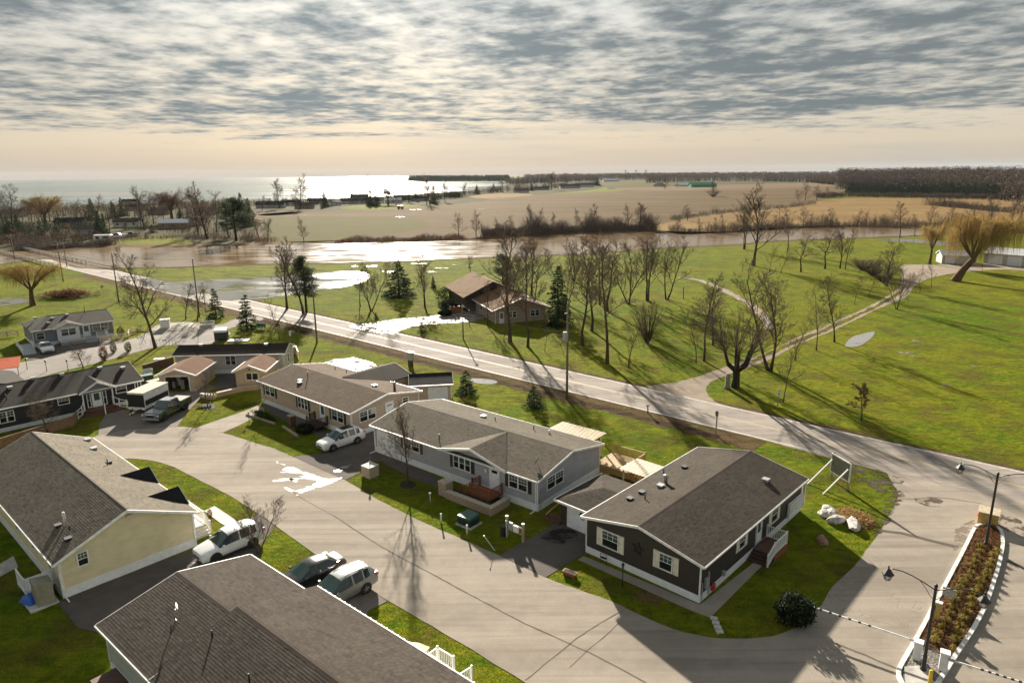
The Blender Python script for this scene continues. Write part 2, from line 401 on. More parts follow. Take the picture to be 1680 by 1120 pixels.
def asphalt(name, lo, hi, rough=0.82, patch=0.35, streak=None, wet=0.0):
    n = NT(name); co = n.co
    a = n.noise(0.09, 5, 0.6, co); b = n.noise(0.9, 5, 0.6, co); c = n.noise(26, 3, 0.7, co)
    col = n.mix(n.rng(n.math('MULTIPLY_ADD', a, 0.6, n.math('MULTIPLY', b, 0.4)), 0.38, 0.64), lo, hi)
    if streak is not None:      # worn wheel tracks along the direction of travel
        s = n.noise(0.55, 4, 0.6, co, (0.05, 1.0, 1), streak)
        col = n.mix(n.rng(s, 0.40, 0.66, 0, 0.55), col, tuple(v * 1.28 for v in hi))
        s2 = n.noise(1.7, 4, 0.65, co, (0.035, 1.0, 1), streak, off=(4, 9, 0))
        col = n.mix(n.rng(s2, 0.50, 0.70, 0, 0.40), col, tuple(v * 0.66 for v in lo))
    col = n.mix(n.rng(c, 0.36, 0.72, 0, 0.40), col, tuple(v * 0.6 for v in lo))
    st = n.noise(0.30, 6, 0.7, co, off=(11, 5, 0))
    col = n.mix(n.rng(st, 0.58, 0.68, 0, patch), col, tuple(v * 0.55 for v in lo))
    crk = n.n('ShaderNodeTexVoronoi', feature='DISTANCE_TO_EDGE'); crk.inputs['Scale'].default_value = 0.16
    m = n.n('ShaderNodeMix', data_type='VECTOR'); m.inputs[0].default_value = 0.12; n.put(m.inputs[4], co)
    nv = n.n('ShaderNodeTexNoise'); nv.inputs['Scale'].default_value = 0.8; n.put(nv.inputs['Vector'], co); sc = n.n('ShaderNodeVectorMath', operation='SCALE'); n.put(sc.inputs[0], nv.outputs['Color']); sc.inputs['Scale'].default_value = 30
    n.put(m.inputs[5], sc.outputs[0]); n.put(crk.inputs['Vector'], m.outputs[1])
    msk = n.noise(0.05, 3, 0.5, co, off=(3, 8, 0))
    cm = n.math('MULTIPLY', n.rng(crk.outputs['Distance'], 0.0, 0.008, 1, 0), n.rng(msk, 0.48, 0.60))
    col = n.mix(n.math('MULTIPLY', cm, 0.22), col, tuple(v * 0.35 for v in lo))
    n.set(color=col, rough=n.math('MULTIPLY_ADD', b, 0.1, 0.9), spec=0.12)
    n.bump(n.math('ADD', c, n.math('MULTIPLY', cm, -0.8)), 0.012)
    return reg(name, n)
asphalt('asphalt_main', (0.215, 0.185, 0.160), (0.315, 0.275, 0.240), 0.78, 0.10, R(41.3))
asphalt('asphalt_street', (0.230, 0.196, 0.160), (0.310, 0.268, 0.220), 0.80, 0.10, R(40.0))
asphalt('asphalt_drive', (0.095, 0.080, 0.072), (0.140, 0.120, 0.105), 0.80, 0.3)
asphalt('asphalt_drive_pale', (0.155, 0.130, 0.115), (0.215, 0.185, 0.160), 0.80, 0.2)
asphalt('asphalt_back', (0.20, 0.18, 0.16), (0.29, 0.26, 0.23), 0.75, 0.2)
asphalt('gravel', (0.20, 0.155, 0.115), (0.31, 0.25, 0.19), 0.9, 0.35)
asphalt('sealant', (0.105, 0.086, 0.070), (0.150, 0.125, 0.102), 0.8, 0.0)
asphalt('walk', (0.27, 0.235, 0.19), (0.36, 0.315, 0.26), 0.85, 0.2)

def verge_mat(name, c1, c2, c3):
    n = NT(name); co = n.co
    a = n.noise(0.5, 6, 0.68, co); b = n.noise(4.5, 5, 0.7, co); s = n.noise(0.9, 5, 0.6, co, (0.12, 1, 1), R(41.3))
    col = n.mix(n.rng(s, 0.36, 0.62), c1, c2); col = n.mix(n.rng(a, 0.48, 0.66), col, c3); col = n.mix(n.rng(b, 0.4, 0.7, 0, 0.6), col, tuple(v * 0.45 for v in c1))
    n.set(color=col, rough=1.0, spec=0.02); n.bump(n.math('ADD', b, a), 0.25)
    return reg(name, n)
verge_mat('verge', (0.100, 0.062, 0.034), (0.150, 0.100, 0.050), (0.075, 0.080, 0.014))
verge_mat('verge_wet', (0.045, 0.030, 0.018), (0.095, 0.065, 0.035), (0.060, 0.062, 0.012))
verge_mat('bank', (0.110, 0.065, 0.030), (0.200, 0.125, 0.055), (0.070, 0.045, 0.025))

def field_mat(name, c1, c2, c3, rot, fur=0.06):
    n = NT(name); co = n.co
    a = n.noise(0.012, 5, 0.6, co, (0.5, 1.8, 1), rot); b = n.noise(0.15, 5, 0.65, co, (0.35, 2.0, 1), rot); s = n.noise(1.2, 3, 0.6, co, (fur, 1, 1), rot)
    col = n.mix(n.rng(a, 0.36, 0.64), c1, c2); col = n.mix(n.rng(b, 0.42, 0.68, 0, 0.75), col, c3); col = n.mix(n.rng(s, 0.40, 0.70, 0, 0.45), col, tuple(v * 0.55 for v in c1))
    n.set(color=col, rough=1.0, spec=0.02); n.bump(n.math('ADD', s, b), 0.3)
    return reg(name, n)
field_mat('field_brown', (0.100, 0.064, 0.030), (0.142, 0.096, 0.048), (0.078, 0.058, 0.022), R(6))
field_mat('field_green', (0.085, 0.070, 0.018), (0.066, 0.074, 0.009), (0.115, 0.080, 0.026), R(-4))
field_mat('field_straw', (0.195, 0.122, 0.048), (0.255, 0.168, 0.072), (0.14, 0.09, 0.042), R(8))
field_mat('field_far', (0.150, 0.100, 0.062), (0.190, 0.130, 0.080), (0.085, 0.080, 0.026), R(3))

def ragged(n, lo, hi, scale, stretch=(1, 1, 1), rot=0.0, off=(0, 0, 0)):
    """lets the ground show through where a thin wet or muddy layer breaks up"""
    f = n.rng(n.noise(scale, 6, 0.68, n.co, stretch, rot, off=off), lo, hi); tr = n.n('ShaderNodeBsdfTransparent'); mx = n.n('ShaderNodeMixShader'); n.put(mx.inputs[0], f); out = n.t.nodes['Material Output']
    n.t.links.new(tr.outputs[0], mx.inputs[1]); n.t.links.new(n.b.outputs[0], mx.inputs[2]); n.t.links.new(mx.outputs[0], out.inputs[0])
field_mat('shore_ground', (0.050, 0.042, 0.018), (0.075, 0.058, 0.026), (0.062, 0.072, 0.010), R(3), .3)
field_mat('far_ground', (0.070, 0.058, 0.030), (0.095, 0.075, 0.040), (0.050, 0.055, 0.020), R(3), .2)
def water_mat(name, c, rough, wscale, wdist, stretch=(1, 1, 1), rot=0, spec=0.5, patchy=0.0, rag=None):
    n = NT(name); co = n.co
    if rag: ragged(n, *rag)
    w1 = n.noise(wscale, 4, 0.6, co, stretch, rot); w2 = n.noise(wscale * 0.13, 4, 0.6, co, stretch, rot)
    f = n.noise(0.02, 4, 0.6, co, (0.6, 1.6, 1))
    n.set(color=n.ramp(f, [(0.3, tuple(v * 0.8 for v in c)), (0.7, tuple(v * 1.15 for v in c))]), spec=spec, ior=1.33)
    n.set(rough=n.math('MULTIPLY_ADD', n.rng(w2, 0.35, 0.65), patchy, rough))
    n.bump(n.math('ADD', w1, n.math('MULTIPLY', w2, 2.0)), wdist)
    return reg(name, n)
water_mat('water_river', (0.200, 0.130, 0.065), 0.05, 0.9, 0.010, (0.6, 1.8, 1), 0, patchy=0.16)
water_mat('water_lake', (0.040, 0.105, 0.105), 0.07, 0.05, 1.1, (0.35, 1.9, 1), R(4), patchy=0.15)
water_mat('water_flood', (0.120, 0.110, 0.085), 0.06, 0.7, 0.030, (0.6, 1.8, 1), 0, patchy=0.2, rag=(0.41, 0.425, 0.10, (1, 2.2, 1)))
water_mat('water_shallow', (0.120, 0.105, 0.070), 0.10, 1.6, 0.015, (0.6, 1.8, 1), 0, patchy=0.2, rag=(0.515, 0.525, 0.22, (1, 2.4, 1)))
water_mat('puddle', (0.26, 0.25, 0.23), 0.12, 2.0, 0.004, rag=(0.30, 0.40, 0.8))
def wet_mat(name, lo, hi, sp=0.3):
    n = NT(name); co = n.co
    f = n.noise(0.75, 6, 0.70, co, (1, 1.6, 1)); c = n.noise(20, 3, 0.7, co)
    n.set(color=n.mix(n.rng(f, 0.42, 0.60), lo, hi), rough=n.rng(f, 0.46, 0.54, 0.95, 0.48), spec=n.rng(f, 0.46, 0.54, 0.0, sp)); n.bump(c, 0.006)
    return reg(name, n)
wet_mat('wet_drive', (0.13, 0.105, 0.09), (0.34, 0.30, 0.26)); wet_mat('wet_asphalt', (0.030, 0.026, 0.024), (0.045, 0.038, 0.034), 0.2); 
n = NT('wet_glaze'); n.set(color=(0.20, 0.18, 0.155), rough=0.36, spec=0.5); n.bump(n.noise(30, 2, 0.6), 0.002); ragged(n, 0.475, 0.50, 2.0, (0.22, 1.9, 1), R(-48)); reg('wet_glaze', n)
n = NT('mud_film'); n.set(color=n.mix(n.rng(n.noise(6, 5, 0.7), 0.3, 0.7), (0.05, 0.036, 0.026), (0.11, 0.082, 0.058)), rough=0.95, spec=0.1); ragged(n, 0.46, 0.62, 0.9); reg('mud_film', n)
n = NT('grit_film'); n.set(color=n.mix(n.rng(n.noise(9, 5, 0.7), 0.3, 0.7), (0.16, 0.12, 0.09), (0.26, 0.21, 0.16)), rough=0.95, spec=0.1); ragged(n, 0.44, 0.60, 0.9); reg('grit_film', n)
n = NT('road_white'); f = n.noise(3.0, 6, 0.7); n.set(color=n.mix(n.rng(f, 0.40, 0.66), (0.66, 0.64, 0.60), (0.36, 0.32, 0.28)), rough=0.7); reg('road_white', n)
n = NT('road_yellow'); f = n.noise(2.0, 6, 0.7); n.set(color=n.mix(n.rng(f, 0.36, 0.62), (0.52, 0.38, 0.14), (0.36, 0.31, 0.24)), rough=0.7); reg('road_yellow', n)
n = NT('pebbles'); v = n.n('ShaderNodeTexVoronoi'); v.inputs['Scale'].default_value = 9; n.put(v.inputs['Vector'], n.co)
n.set(color=n.mix(n.rng(v.outputs['Distance'], 0.1, 0.6), n.mix(0.6, (0.40, 0.36, 0.30), v.outputs['Color'], 'MULTIPLY'), (0.10, 0.085, 0.07)), rough=0.9); n.bump(v.outputs['Distance'], -0.03); reg('pebbles', n)

# ---------------------------------------------------------------- sheets
def smooth_ring(pts, step, closed=True, jit=0.0, seed=1, curve=True):
    rng = random.Random(seed); out = []; n = len(pts)
    for i in range(n if closed else n - 1):
        p0, p1, p2, p3 = (pts[(i + k) % n] if closed else pts[min(max(i + k, 0), n - 1)] for k in (-1, 0, 1, 2))
        m = max(1, int((p2 - p1).length / step))
        for j in range(m):
            t = j / m
            if curve: q = 0.5 * ((2 * p1) + (p2 - p0) * t + (2 * p0 - 5 * p1 + 4 * p2 - p3) * t * t + (3 * p1 - p0 - 3 * p2 + p3) * t ** 3)
            else: q = p1.lerp(p2, t)
            out.append(q + Vector((rng.uniform(-jit, jit), rng.uniform(-jit, jit), 0)))
    if not closed: out.append(pts[-1].copy())
    return out
def sheet(name, pix, z, mat, step=1.0, jit=0.0, curve=True, world=False, seed=1, kind='structure', thick=0.0, parent=None):
    pts = [Vector((p[0], p[1], 0)) for p in pix] if world else [g(*p) for p in pix]
    ring = smooth_ring(pts, step, True, jit, seed, curve) if step else pts
    me = bpy.data.meshes.new(name); b = bmesh.new()
    vs = [b.verts.new((p.x, p.y, z)) for p in ring]
    es = [b.edges.new((vs[i], vs[(i + 1) % len(vs)])) for i in range(len(vs))]
    bmesh.ops.triangle_fill(b, edges=es, use_beauty=True)
    for f in b.faces:
        if f.normal.z < 0: f.normal_flip()
    if thick:
        r = bmesh.ops.extrude_edge_only(b, edges=[e for e in b.edges if e.is_boundary])
        for e in r['geom']:
            if isinstance(e, bmesh.types.BMVert): e.co.z = z - thick
    b.to_mesh(me); b.free(); me.materials.append(MATS[mat])
    o = new_obj(name, me, parent)
    if kind: o['kind'] = kind
    return o
def band(name, pts, w, z, mat, kind='structure', parent=None, jit=0.0, seed=3):
    """ribbon of width w along world points"""
    rng = random.Random(seed); vs = []; fs = []
    for i, p in enumerate(pts):
        d = (pts[min(i + 1, len(pts) - 1)] - pts[max(i - 1, 0)]); nrm = Vector((-d.y, d.x, 0)).normalized()
        for s in (-1, 1): vs.append(p + nrm * s * (w / 2 + rng.uniform(-jit, jit)) + Vector((0, 0, z - p.z)))
    for i in range(len(pts) - 1): fs.append((2 * i, 2 * i + 2, 2 * i + 3, 2 * i + 1))
    o = MB().add(vs, fs).build(name, MATS[mat], parent)
    if kind: o['kind'] = kind
    return o

# the land: one sheet to the horizon
me = bpy.data.meshes.new('ground'); b = bmesh.new(); ringv = [b.verts.new((math.cos(a) * 10000, math.sin(a) * 10000, 0)) for a in [2 * math.pi * i / 96 for i in range(96)]]
b.faces.new(ringv); b.to_mesh(me); b.free(); me.materials.append(MATS['grass'])
new_obj('ground', me)['kind'] = 'structure'

# the lake (left half of the horizon) and the bay behind the point
def far(px, d):            # point at distance d along the azimuth of pixel column px
    q = g(px, 700); a = math.atan2(q.x, q.y); return (math.sin(a) * d, math.cos(a) * d)
lake = [g(-400, 352)[:2], g(0, 343)[:2], g(150, 338)[:2], g(300, 333)[:2], g(430, 331)[:2], g(560, 326)[:2], g(640, 322)[:2], g(720, 317)[:2], g(800, 311)[:2], g(836, 303)[:2], g(824, 298.5)[:2], g(700, 299)[:2], g(668, 297)[:2], g(664, 294.5)[:2], g(690, 292)[:2], g(860, 289.5)[:2], far(1000, 5600), far(1500, 5600), far(1900, 6000), far(1900, 9950), far(1700, 9960), far(1500, 9960), far(1200, 9960), far(1000, 9960), far(840, 9960), far(600, 9960), far(400, 9960), far(200, 9960), far(0, 9960), far(-400, 9960), far(-900, 9000), far(-900, 900)]
sheet('lake', lake, 0.25, 'water_lake', 0, 0, False, True)

# built-up shore strip and the far plain
sheet('shore_land', [(-400, 425), (-60, 418), (40, 415), (110, 408), (175, 404), (310, 403), (430, 401), (425, 380), (400, 353), (520, 347), (640, 342), (720, 337), (790, 330), (830, 321), (900, 318), (980, 310), (990, 304), (900, 308), (838, 304), (800, 312), (720, 318), (640, 323), (560, 327), (430, 332), (300, 334), (150, 339), (0, 344), (-400, 353)], 0.015, 'shore_ground', 9, 1.0)
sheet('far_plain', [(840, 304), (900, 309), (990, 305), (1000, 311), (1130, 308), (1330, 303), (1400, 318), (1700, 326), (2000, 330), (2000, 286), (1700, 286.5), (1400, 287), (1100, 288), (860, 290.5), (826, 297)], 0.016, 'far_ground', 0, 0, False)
sheet('bank_lawn', [(182, 401), (200, 394), (240, 388), (275, 386), (310, 396), (312, 403), (240, 404)], 0.03, 'grass', 3, .3)
sheet('bank_lawn', [(560, 342), (590, 337), (660, 336), (690, 337), (660, 341), (600, 344)], 0.03, 'grass', 4, .5)
sheet('bank_lawn', [(425, 352), (470, 348), (500, 347), (480, 351), (440, 354)], 0.03, 'grass', 4, .5)
sheet('bank_lawn', [(195, 372), (215, 368), (240, 371), (215, 376)], 0.03, 'grass', 3, .5)
# farmland beyond the river
sheet('brown_field', [(395, 352), (520, 347), (640, 343), (720, 338), (790, 330), (820, 322), (880, 319), (960, 316), (1040, 312), (1130, 309), (1220, 307), (1330, 303), (1420, 305), (1390, 318), (1340, 330), (1290, 342), (1180, 352), (1110, 361), (1075, 372), (1000, 383), (880, 384), (720, 394), (560, 398), (440, 401), (420, 380)], 0.03, 'field_brown', 12, 0.8)
sheet('meadow', [(432, 358), (500, 355), (580, 356), (640, 358), (690, 362), (700, 372), (640, 384), (545, 396), (455, 396), (430, 380)], 0.05, 'field_green', 6, 1.0)
sheet('straw_field', [(1085, 368), (1170, 353), (1290, 340), (1400, 325), (1640, 325), (1720, 328), (1760, 360), (1640, 366), (1500, 370), (1350, 373), (1200, 381), (1110, 384)], 0.05, 'field_straw', 8, 0.8)
sheet('far_field', [(1010, 309), (1100, 306), (1200, 303), (1330, 300), (1420, 303), (1300, 308), (1180, 311), (1060, 313)], 0.06, 'field_far', 25, 2)
sheet('far_field', [(985, 300), (1060, 295), (1110, 296), (1100, 303), (1000, 306)], 0.06, 'field_green', 25, 2)
sheet('sand_bluff', [(770, 323), (800, 318), (840, 317), (875, 319), (850, 323), (800, 326)], 0.07, 'field_straw', 8, 2)

# river, its banks, the flooded lawn
RIV_N = [(40, 418), (62, 414), (110, 409), (175, 406), (245, 407), (310, 406), (420, 403), (545, 400), (640, 398), (720, 396), (820, 392), (940, 388), (1065, 383), (1090, 384), (1190, 385), (1260, 378), (1360, 375.5), (1510, 375.5), (1600, 378)]
RIV_S = [(1590, 382), (1510, 386), (1392, 391), (1260, 396), (1215, 401), (1090, 407), (990, 415), (900, 419), (820, 422), (700, 427), (595, 430), (420, 434), (300, 438), (250, 439), (140, 440), (100, 430), (70, 424), (-60, 440), (-140, 425), (-80, 415)]
bank_out = [(p[0], p[1] - 5) for p in RIV_N] + [(1640, 384)] + [(p[0], p[1] + 1.2) for p in RIV_S]
sheet('river_bank', bank_out, 0.05, 'bank', 5, 0.5)
sheet('river', RIV_N + RIV_S, 0.10, 'water_river', 4, 0.35)
sheet('flood_water', [(225, 459), (250, 457), (280, 463), (312, 461), (360, 458), (420, 455), (470, 452), (532, 447), (585, 445), (606, 452), (596, 462), (570, 470), (532, 475), (485, 483), (420, 491), (367, 493), (340, 482), (300, 484), (262, 477), (238, 466)], 0.04, 'water_flood', 1.6, 0.35)
sheet('flood_water', [(1440, 393), (1480, 391.5), (1530, 394), (1572, 400), (1590, 404), (1560, 404), (1500, 398), (1460, 396)], 0.04, 'water_flood', 2.0, 0.3)
sheet('flood_water', [(-30, 497), (0, 491), (40, 490), (48, 495), (20, 500), (-30, 506)], 0.04, 'water_flood', 1, 0.2)
rngp = random.Random(8)
for i, (x, y, w, h) in enumerate([(600, 437, 26, 2), (690, 433, 16, 1.3), (745, 434, 14, 1.2), (770, 436, 8, 1), (800, 430, 18, 1.6), (728, 440, 12, 1), (705, 446, 14, 1), (640, 446, 14, 1.5), (860, 424, 22, 1.6), (1000, 419, 16, 1.0), (1130, 413, 26, 0.9), (1125, 456, 14, 1.6), (1085, 447, 12, 1.2), (1320, 424, 14, 1), (1340, 424, 10, 1), (1408, 556, 0, 0), (330, 447, 12, 1), (180, 447, 14, 1.2), (210, 455, 16, 1.6), (148, 486, 10, 1.2), (1545, 410, 12, 1), (1655, 393, 20, 1.2), (680, 344, 11, 0.35), (790, 343, 10, 0.3), (815, 347, 9, 0.3), (880, 329, 12, 0.2), (870, 362, 8, 0.6), (900, 365, 10, 0.5), (660, 356, 10, 0.25), (500, 353, 8, 0.3)]):
    if not w: continue
    pts = [(x + math.cos(a) * w * rngp.uniform(.5, 1.35), y + math.sin(a) * h * .7 * rngp.uniform(.3, 1.8)) for a in [k * math.pi / 5 for k in range(10)]]
    sheet('puddle', pts, 0.065, 'water_shallow', 0.8, 0.1)
sheet('puddle', [(1386, 568), (1398, 553), (1415, 548), (1434, 544), (1432, 552), (1420, 562), (1408, 568)], 0.03, 'puddle', 0.4, 0.05)
for i, (x, y) in enumerate([(1490, 580), (1500, 584), (1478, 577), (1505, 560), (1552, 630), (1600, 602)]):
    sheet('puddle', [(x + math.cos(a) * rngp.uniform(5, 12), y + math.sin(a) * rngp.uniform(1.5, 3.2)) for a in [k * math.pi / 4 for k in range(8)]], 0.03, 'grit_film', 0.3, 0.05)

# main road: a straight band
RD_A, RD_B = Vector((0.0, 95.2, 0)), Vector((0.0, 85.5, 0)); RD_D = Vector((45.1, 55.6 - 95.2, 0)).normalized(); RD_N = Vector((-RD_D.y, RD_D.x, 0))
def road_pt(t, s): return RD_A + RD_D * t + RD_N * s + Vector((0, 0, 0))       # s 0 is the far edge, -7.3 the near edge
def strip(name, t0, t1, s0, s1, z, mat, step=1.5, jit=0.0, seed=1, kind='structure'):
    n = max(2, int((t1 - t0) / step)); rng = random.Random(seed); vs = []; fs = []
    for i in range(n + 1):
        t = t0 + (t1 - t0) * i / n
        for s, sg in ((s0, 1), (s1, -1)):
            p = road_pt(t, s + rng.uniform(-jit, jit)); vs.append((p.x, p.y, z))
    for i in range(n): fs.append((2 * i, 2 * i + 1, 2 * i + 3, 2 * i + 2))
    o = MB().add(vs, fs).build(name, MATS[mat]); o['kind'] = kind; return o
strip('road_verge', -150, 40, -6.4, -10.6, 0.012, 'verge', 0.8, 0.35, 2)
strip('road_ditch', -55, 36, -8.9, -10.1, 0.016, 'verge_wet', 0.6, 0.35, 5)
strip('road_verge', -190, 110, -0.2, 1.0, 0.012, 'verge', 0.8, 0.30, 3)
strip('main_road', -215, 120, 0.0, -7.35, 0.030, 'asphalt_main', 3.0, 0.05, 4)
strip('edge_line', -185, 44.5, -7.02, -7.16, 0.034, 'road_white', 6, 0.01)
strip('edge_line', -185, 120, -0.16, -0.30, 0.034, 'road_white', 6, 0.01)
strip('centre_line', -185, 120, -3.52, -3.63, 0.034, 'road_yellow', 6, 0.01)
strip('centre_line', -185, 120, -3.78, -3.89, 0.034, 'road_yellow', 6, 0.01)

# residential street with the cul-de-sac and the gated entrance
ST_L = [(1010, 1215), (905, 1150), (840, 1106), (740, 1045), (636, 985), (580, 948), (528, 916), (486, 887), (452, 862), (420, 840), (375, 812), (340, 794), (307, 777), (280, 764), (250, 756), (212, 752), (170, 757), (120, 772), (60, 800), (30, 790), (80, 752), (130, 728), (161, 714)]
ST_R = [(200, 703), (240, 701), (291, 700), (322, 702), (366, 710), (420, 727), (450, 736), (480, 749), (520, 767), (567, 788), (607, 812), (645, 832), (695, 857), (760, 885), (820, 912), (895, 947), (950, 967), (1000, 985), (1050, 1008), (1100, 1030), (1145, 1042), (1190, 1047), (1230, 1047), (1265, 1044), (1310, 1026), (1335, 1002), (1347, 992), (1367, 960), (1400, 930), (1435, 884), (1458, 848), (1470, 823), (1474, 810), (1465, 795), (1455, 776)]
right = [road_pt(34.5, -7.0), road_pt(48, -7.0), road_pt(75, -7.0)]
st_pts = [g(*p) for p in ST_L] + [g(*p) for p in ST_R]
a_, b_ = road_pt(33.5, -7.1), road_pt(70, -7.1)
ring = smooth_ring(st_pts, 0.7, False, 0.03, 2)
ring += [a_, road_pt(50, -7.1), b_, Vector((60, 8, 0)), Vector((30, -6, 0)), Vector((8, 8, 0))]
sheet('street', [(p.x, p.y) for p in ring], 0.022, 'asphalt_street', 0, 0, False, True)
# pale shoulder and muddy corner at the entrance
sheet('verge_corner', [(1395, 762), (1430, 768), (1470, 782), (1486, 800), (1474, 822), (1450, 815), (1425, 795), (1400, 780)], 0.024, 'mud_film', 0.4, 0.25)
sheet('verge_corner', [(1440, 788), (1470, 798), (1478, 815), (1462, 848), (1440, 880), (1428, 880), (1446, 845), (1452, 815)], 0.0235, 'mud_film', 0.4, 0.2)
sheet('mud_patch', [(1500, 818), (1530, 815), (1546, 822), (1540, 831), (1515, 829)], 0.026, 'mud_film', 0.4, 0.08)
sheet('mud_patch', [(1570, 868), (1600, 850), (1612, 856), (1598, 866), (1588, 885), (1572, 900), (1560, 905), (1566, 885)], 0.0262, 'grit_film', 0.4, 0.10)
sheet('mud_patch', [(1606, 850), (1650, 842), (1690, 868), (1690, 885), (1650, 870), (1628, 858)], 0.0264, 'mud_film', 0.4, 0.10)

# driveways and walks
sheet('driveway', [(161, 714), (164, 694), (176, 677), (200, 672), (222, 676), (232, 660), (262, 648), (266, 643), (326, 642), (338, 632), (352, 636), (330, 652), (310, 673), (290, 701), (240, 703), (200, 706)], 0.028, 'asphalt_drive_pale', 0, 0, False)
sheet('driveway', [(322, 701.5), (372, 684), (400, 675), (421, 666), (432, 668), (434, 676), (420, 684), (390, 699), (366, 709.5), (344, 706)], 0.027, 'asphalt_street', 0, 0, False)
sheet('driveway', [(480, 749), (519, 745), (545, 742), (610, 706), (640, 722), (614, 737), (650, 752), (636, 757), (612, 757), (590, 776), (567, 787), (530, 772)], 0.028, 'asphalt_drive', 0, 0, False)
sheet('driveway', [(820, 912), (850, 893), (880, 877), (915, 855), (930, 846), (960, 848), (962, 905), (948, 914), (920, 932), (895, 947), (860, 930)], 0.028, 'asphalt_drive', 0, 0, False)
sheet('driveway', [(452, 864), (437, 882), (425, 897), (428, 910), (380, 940), (250, 1010), (170, 1040), (128, 1030), (95, 990), (112, 978), (328, 897), (340, 888), (392, 860), (424, 843)], 0.028, 'asphalt_drive', 0, 0, False)
sheet('driveway', [(528, 917), (500, 930), (440, 985), (560, 1060), (598, 1018), (604, 1002), (636, 986), (580, 950)], 0.028, 'asphalt_drive_pale', 0, 0, False)
sheet('walkway', [(335, 838), (352, 830), (372, 843), (393, 858), (380, 868), (362, 858)], 0.026, 'concrete_pale', 0, 0, False)
sheet('walkway', [(680, 1068), (700, 1066), (725, 1085), (775, 1118), (760, 1135), (690, 1110)], 0.026, 'concrete_pale', 0, 0, False)
sheet('walkway', [(948, 918), (958, 912), (1148, 992), (1240, 920), (1252, 926), (1165, 1013), (1130, 1000)], 0.026, 'walk', 0, 0, False)
sheet('walkway', [(-40, 946), (0, 925), (22, 912), (30, 930), (0, 946), (-40, 962)], 0.026, 'concrete', 0, 0, False)
sheet('garden_path', [(434, 652), (440, 660), (520, 700), (545, 712), (535, 722), (500, 704), (455, 684), (432, 668)], 0.026, 'asphalt_drive', 0, 0, False)
sheet('patio', [(508, 603), (545, 590), (580, 586), (612, 595), (618, 600), (580, 612), (530, 612)], 0.026, 'wet_drive', 0, 0, False)
sheet('patio', [(355, 621), (360, 605), (395, 608), (398, 634), (350, 640)], 0.026, 'asphalt_drive', 0, 0, False)
sheet('garden_bed', [(648, 752), (700, 775), (735, 792), (728, 800), (690, 790), (640, 765), (630, 757)], 0.018, 'asphalt_drive', 0.5, 0.05)
# back street on the left and the lane to the road
sheet('back_street', [(-60, 630), (0, 602), (60, 590), (110, 578), (170, 563), (216, 556), (240, 545), (262, 532), (300, 528), (330, 530), (362, 533), (384, 524), (420, 519), (432, 524), (400, 532), (372, 541), (378, 548), (352, 562), (320, 566), (280, 566), (245, 572), (180, 590), (140, 600), (90, 612), (50, 625), (0, 640), (-60, 665)], 0.02, 'asphalt_back', 0.8, 0.03)
sheet('driveway', [(38, 590), (48, 570), (90, 565), (150, 553), (185, 556), (190, 565), (160, 568), (112, 579), (60, 590)], 0.026, 'asphalt_drive', 0, 0, False)
# gravel lane to the barns
LANE = [(1050, 634), (1085, 630), (1118, 625), (1155, 614), (1195, 600), (1232, 587), (1265, 574), (1312, 552), (1385, 521), (1420, 505), (1460, 483), (1480, 465), (1478, 445), (1482, 435), (1520, 434), (1567, 434), (1620, 432), (1690, 434), (1690, 444), (1640, 442), (1575, 447), (1524, 457), (1500, 470), (1486, 487), (1440, 507), (1372, 540), (1310, 565), (1262, 590), (1205, 611), (1180, 620), (1163, 630), (1158, 642), (1166, 653), (1180, 662)]
lane_pts = smooth_ring([g(*p) for p in LANE], 0.8, False, 0.12, 7)
lane_pts += [road_pt(33, 0.05), road_pt(10, 0.05)]
sheet('gravel_lane', [(p.x, p.y) for p in lane_pts], 0.0205, 'gravel', 0, 0, False, True)
mid_strip = smooth_ring([g(*p) for p in [(1235, 593), (1290, 567), (1345, 545), (1400, 520), (1450, 496), (1478, 478)]], 1.2, False)
band('lane_grass_strip', mid_strip, 0.9, 0.026, 'grass_dry', jit=0.25)
band('footpath', smooth_ring([g(*p) for p in [(1112, 455), (1145, 459), (1170, 468), (1190, 477), (1212, 489), (1235, 503), (1255, 522), (1262, 540)]], 0.8, False), 1.6, 0.02, 'gravel', jit=0.35)
# wet driveway of the brown bungalow
sheet('wet_driveway', [(572, 535), (610, 530), (650, 524), (695, 520), (745, 513), (775, 508), (800, 512), (795, 522), (770, 528), (720, 531), (685, 534), (660, 541), (645, 548), (610, 544)], 0.034, 'wet_drive', 0.7, 0.06)
# seams and trench patches of the street
def seam(pix, w=0.10, mat='sealant', z=0.026, jit=0.02): band('road_seam', smooth_ring([g(*p) for p in pix], 0.5, False, 0.02), w, z, mat, jit=jit)
seam([(548, 846), (620, 893), (700, 937), (780, 980), (860, 1022), (935, 1056), (1005, 1090), (1060, 1120)])
seam([(862, 1116), (935, 1056), (975, 1028), (1015, 1005)], 0.08); seam([(935, 1095), (957, 1073), (990, 1045), (1015, 1022)], 0.06)
seam([(470, 800), (500, 820), (548, 846)], 0.05)
seam([(1440, 870), (1480, 875), (1520, 885), (1572, 898)], 0.42); seam([(1652, 920), (1690, 936)], 0.40)
seam([(1370, 1055), (1420, 1075), (1470, 1096)], 0.16); seam([(1478, 818), (1510, 818), (1540, 816), (1612, 826)], 0.10)
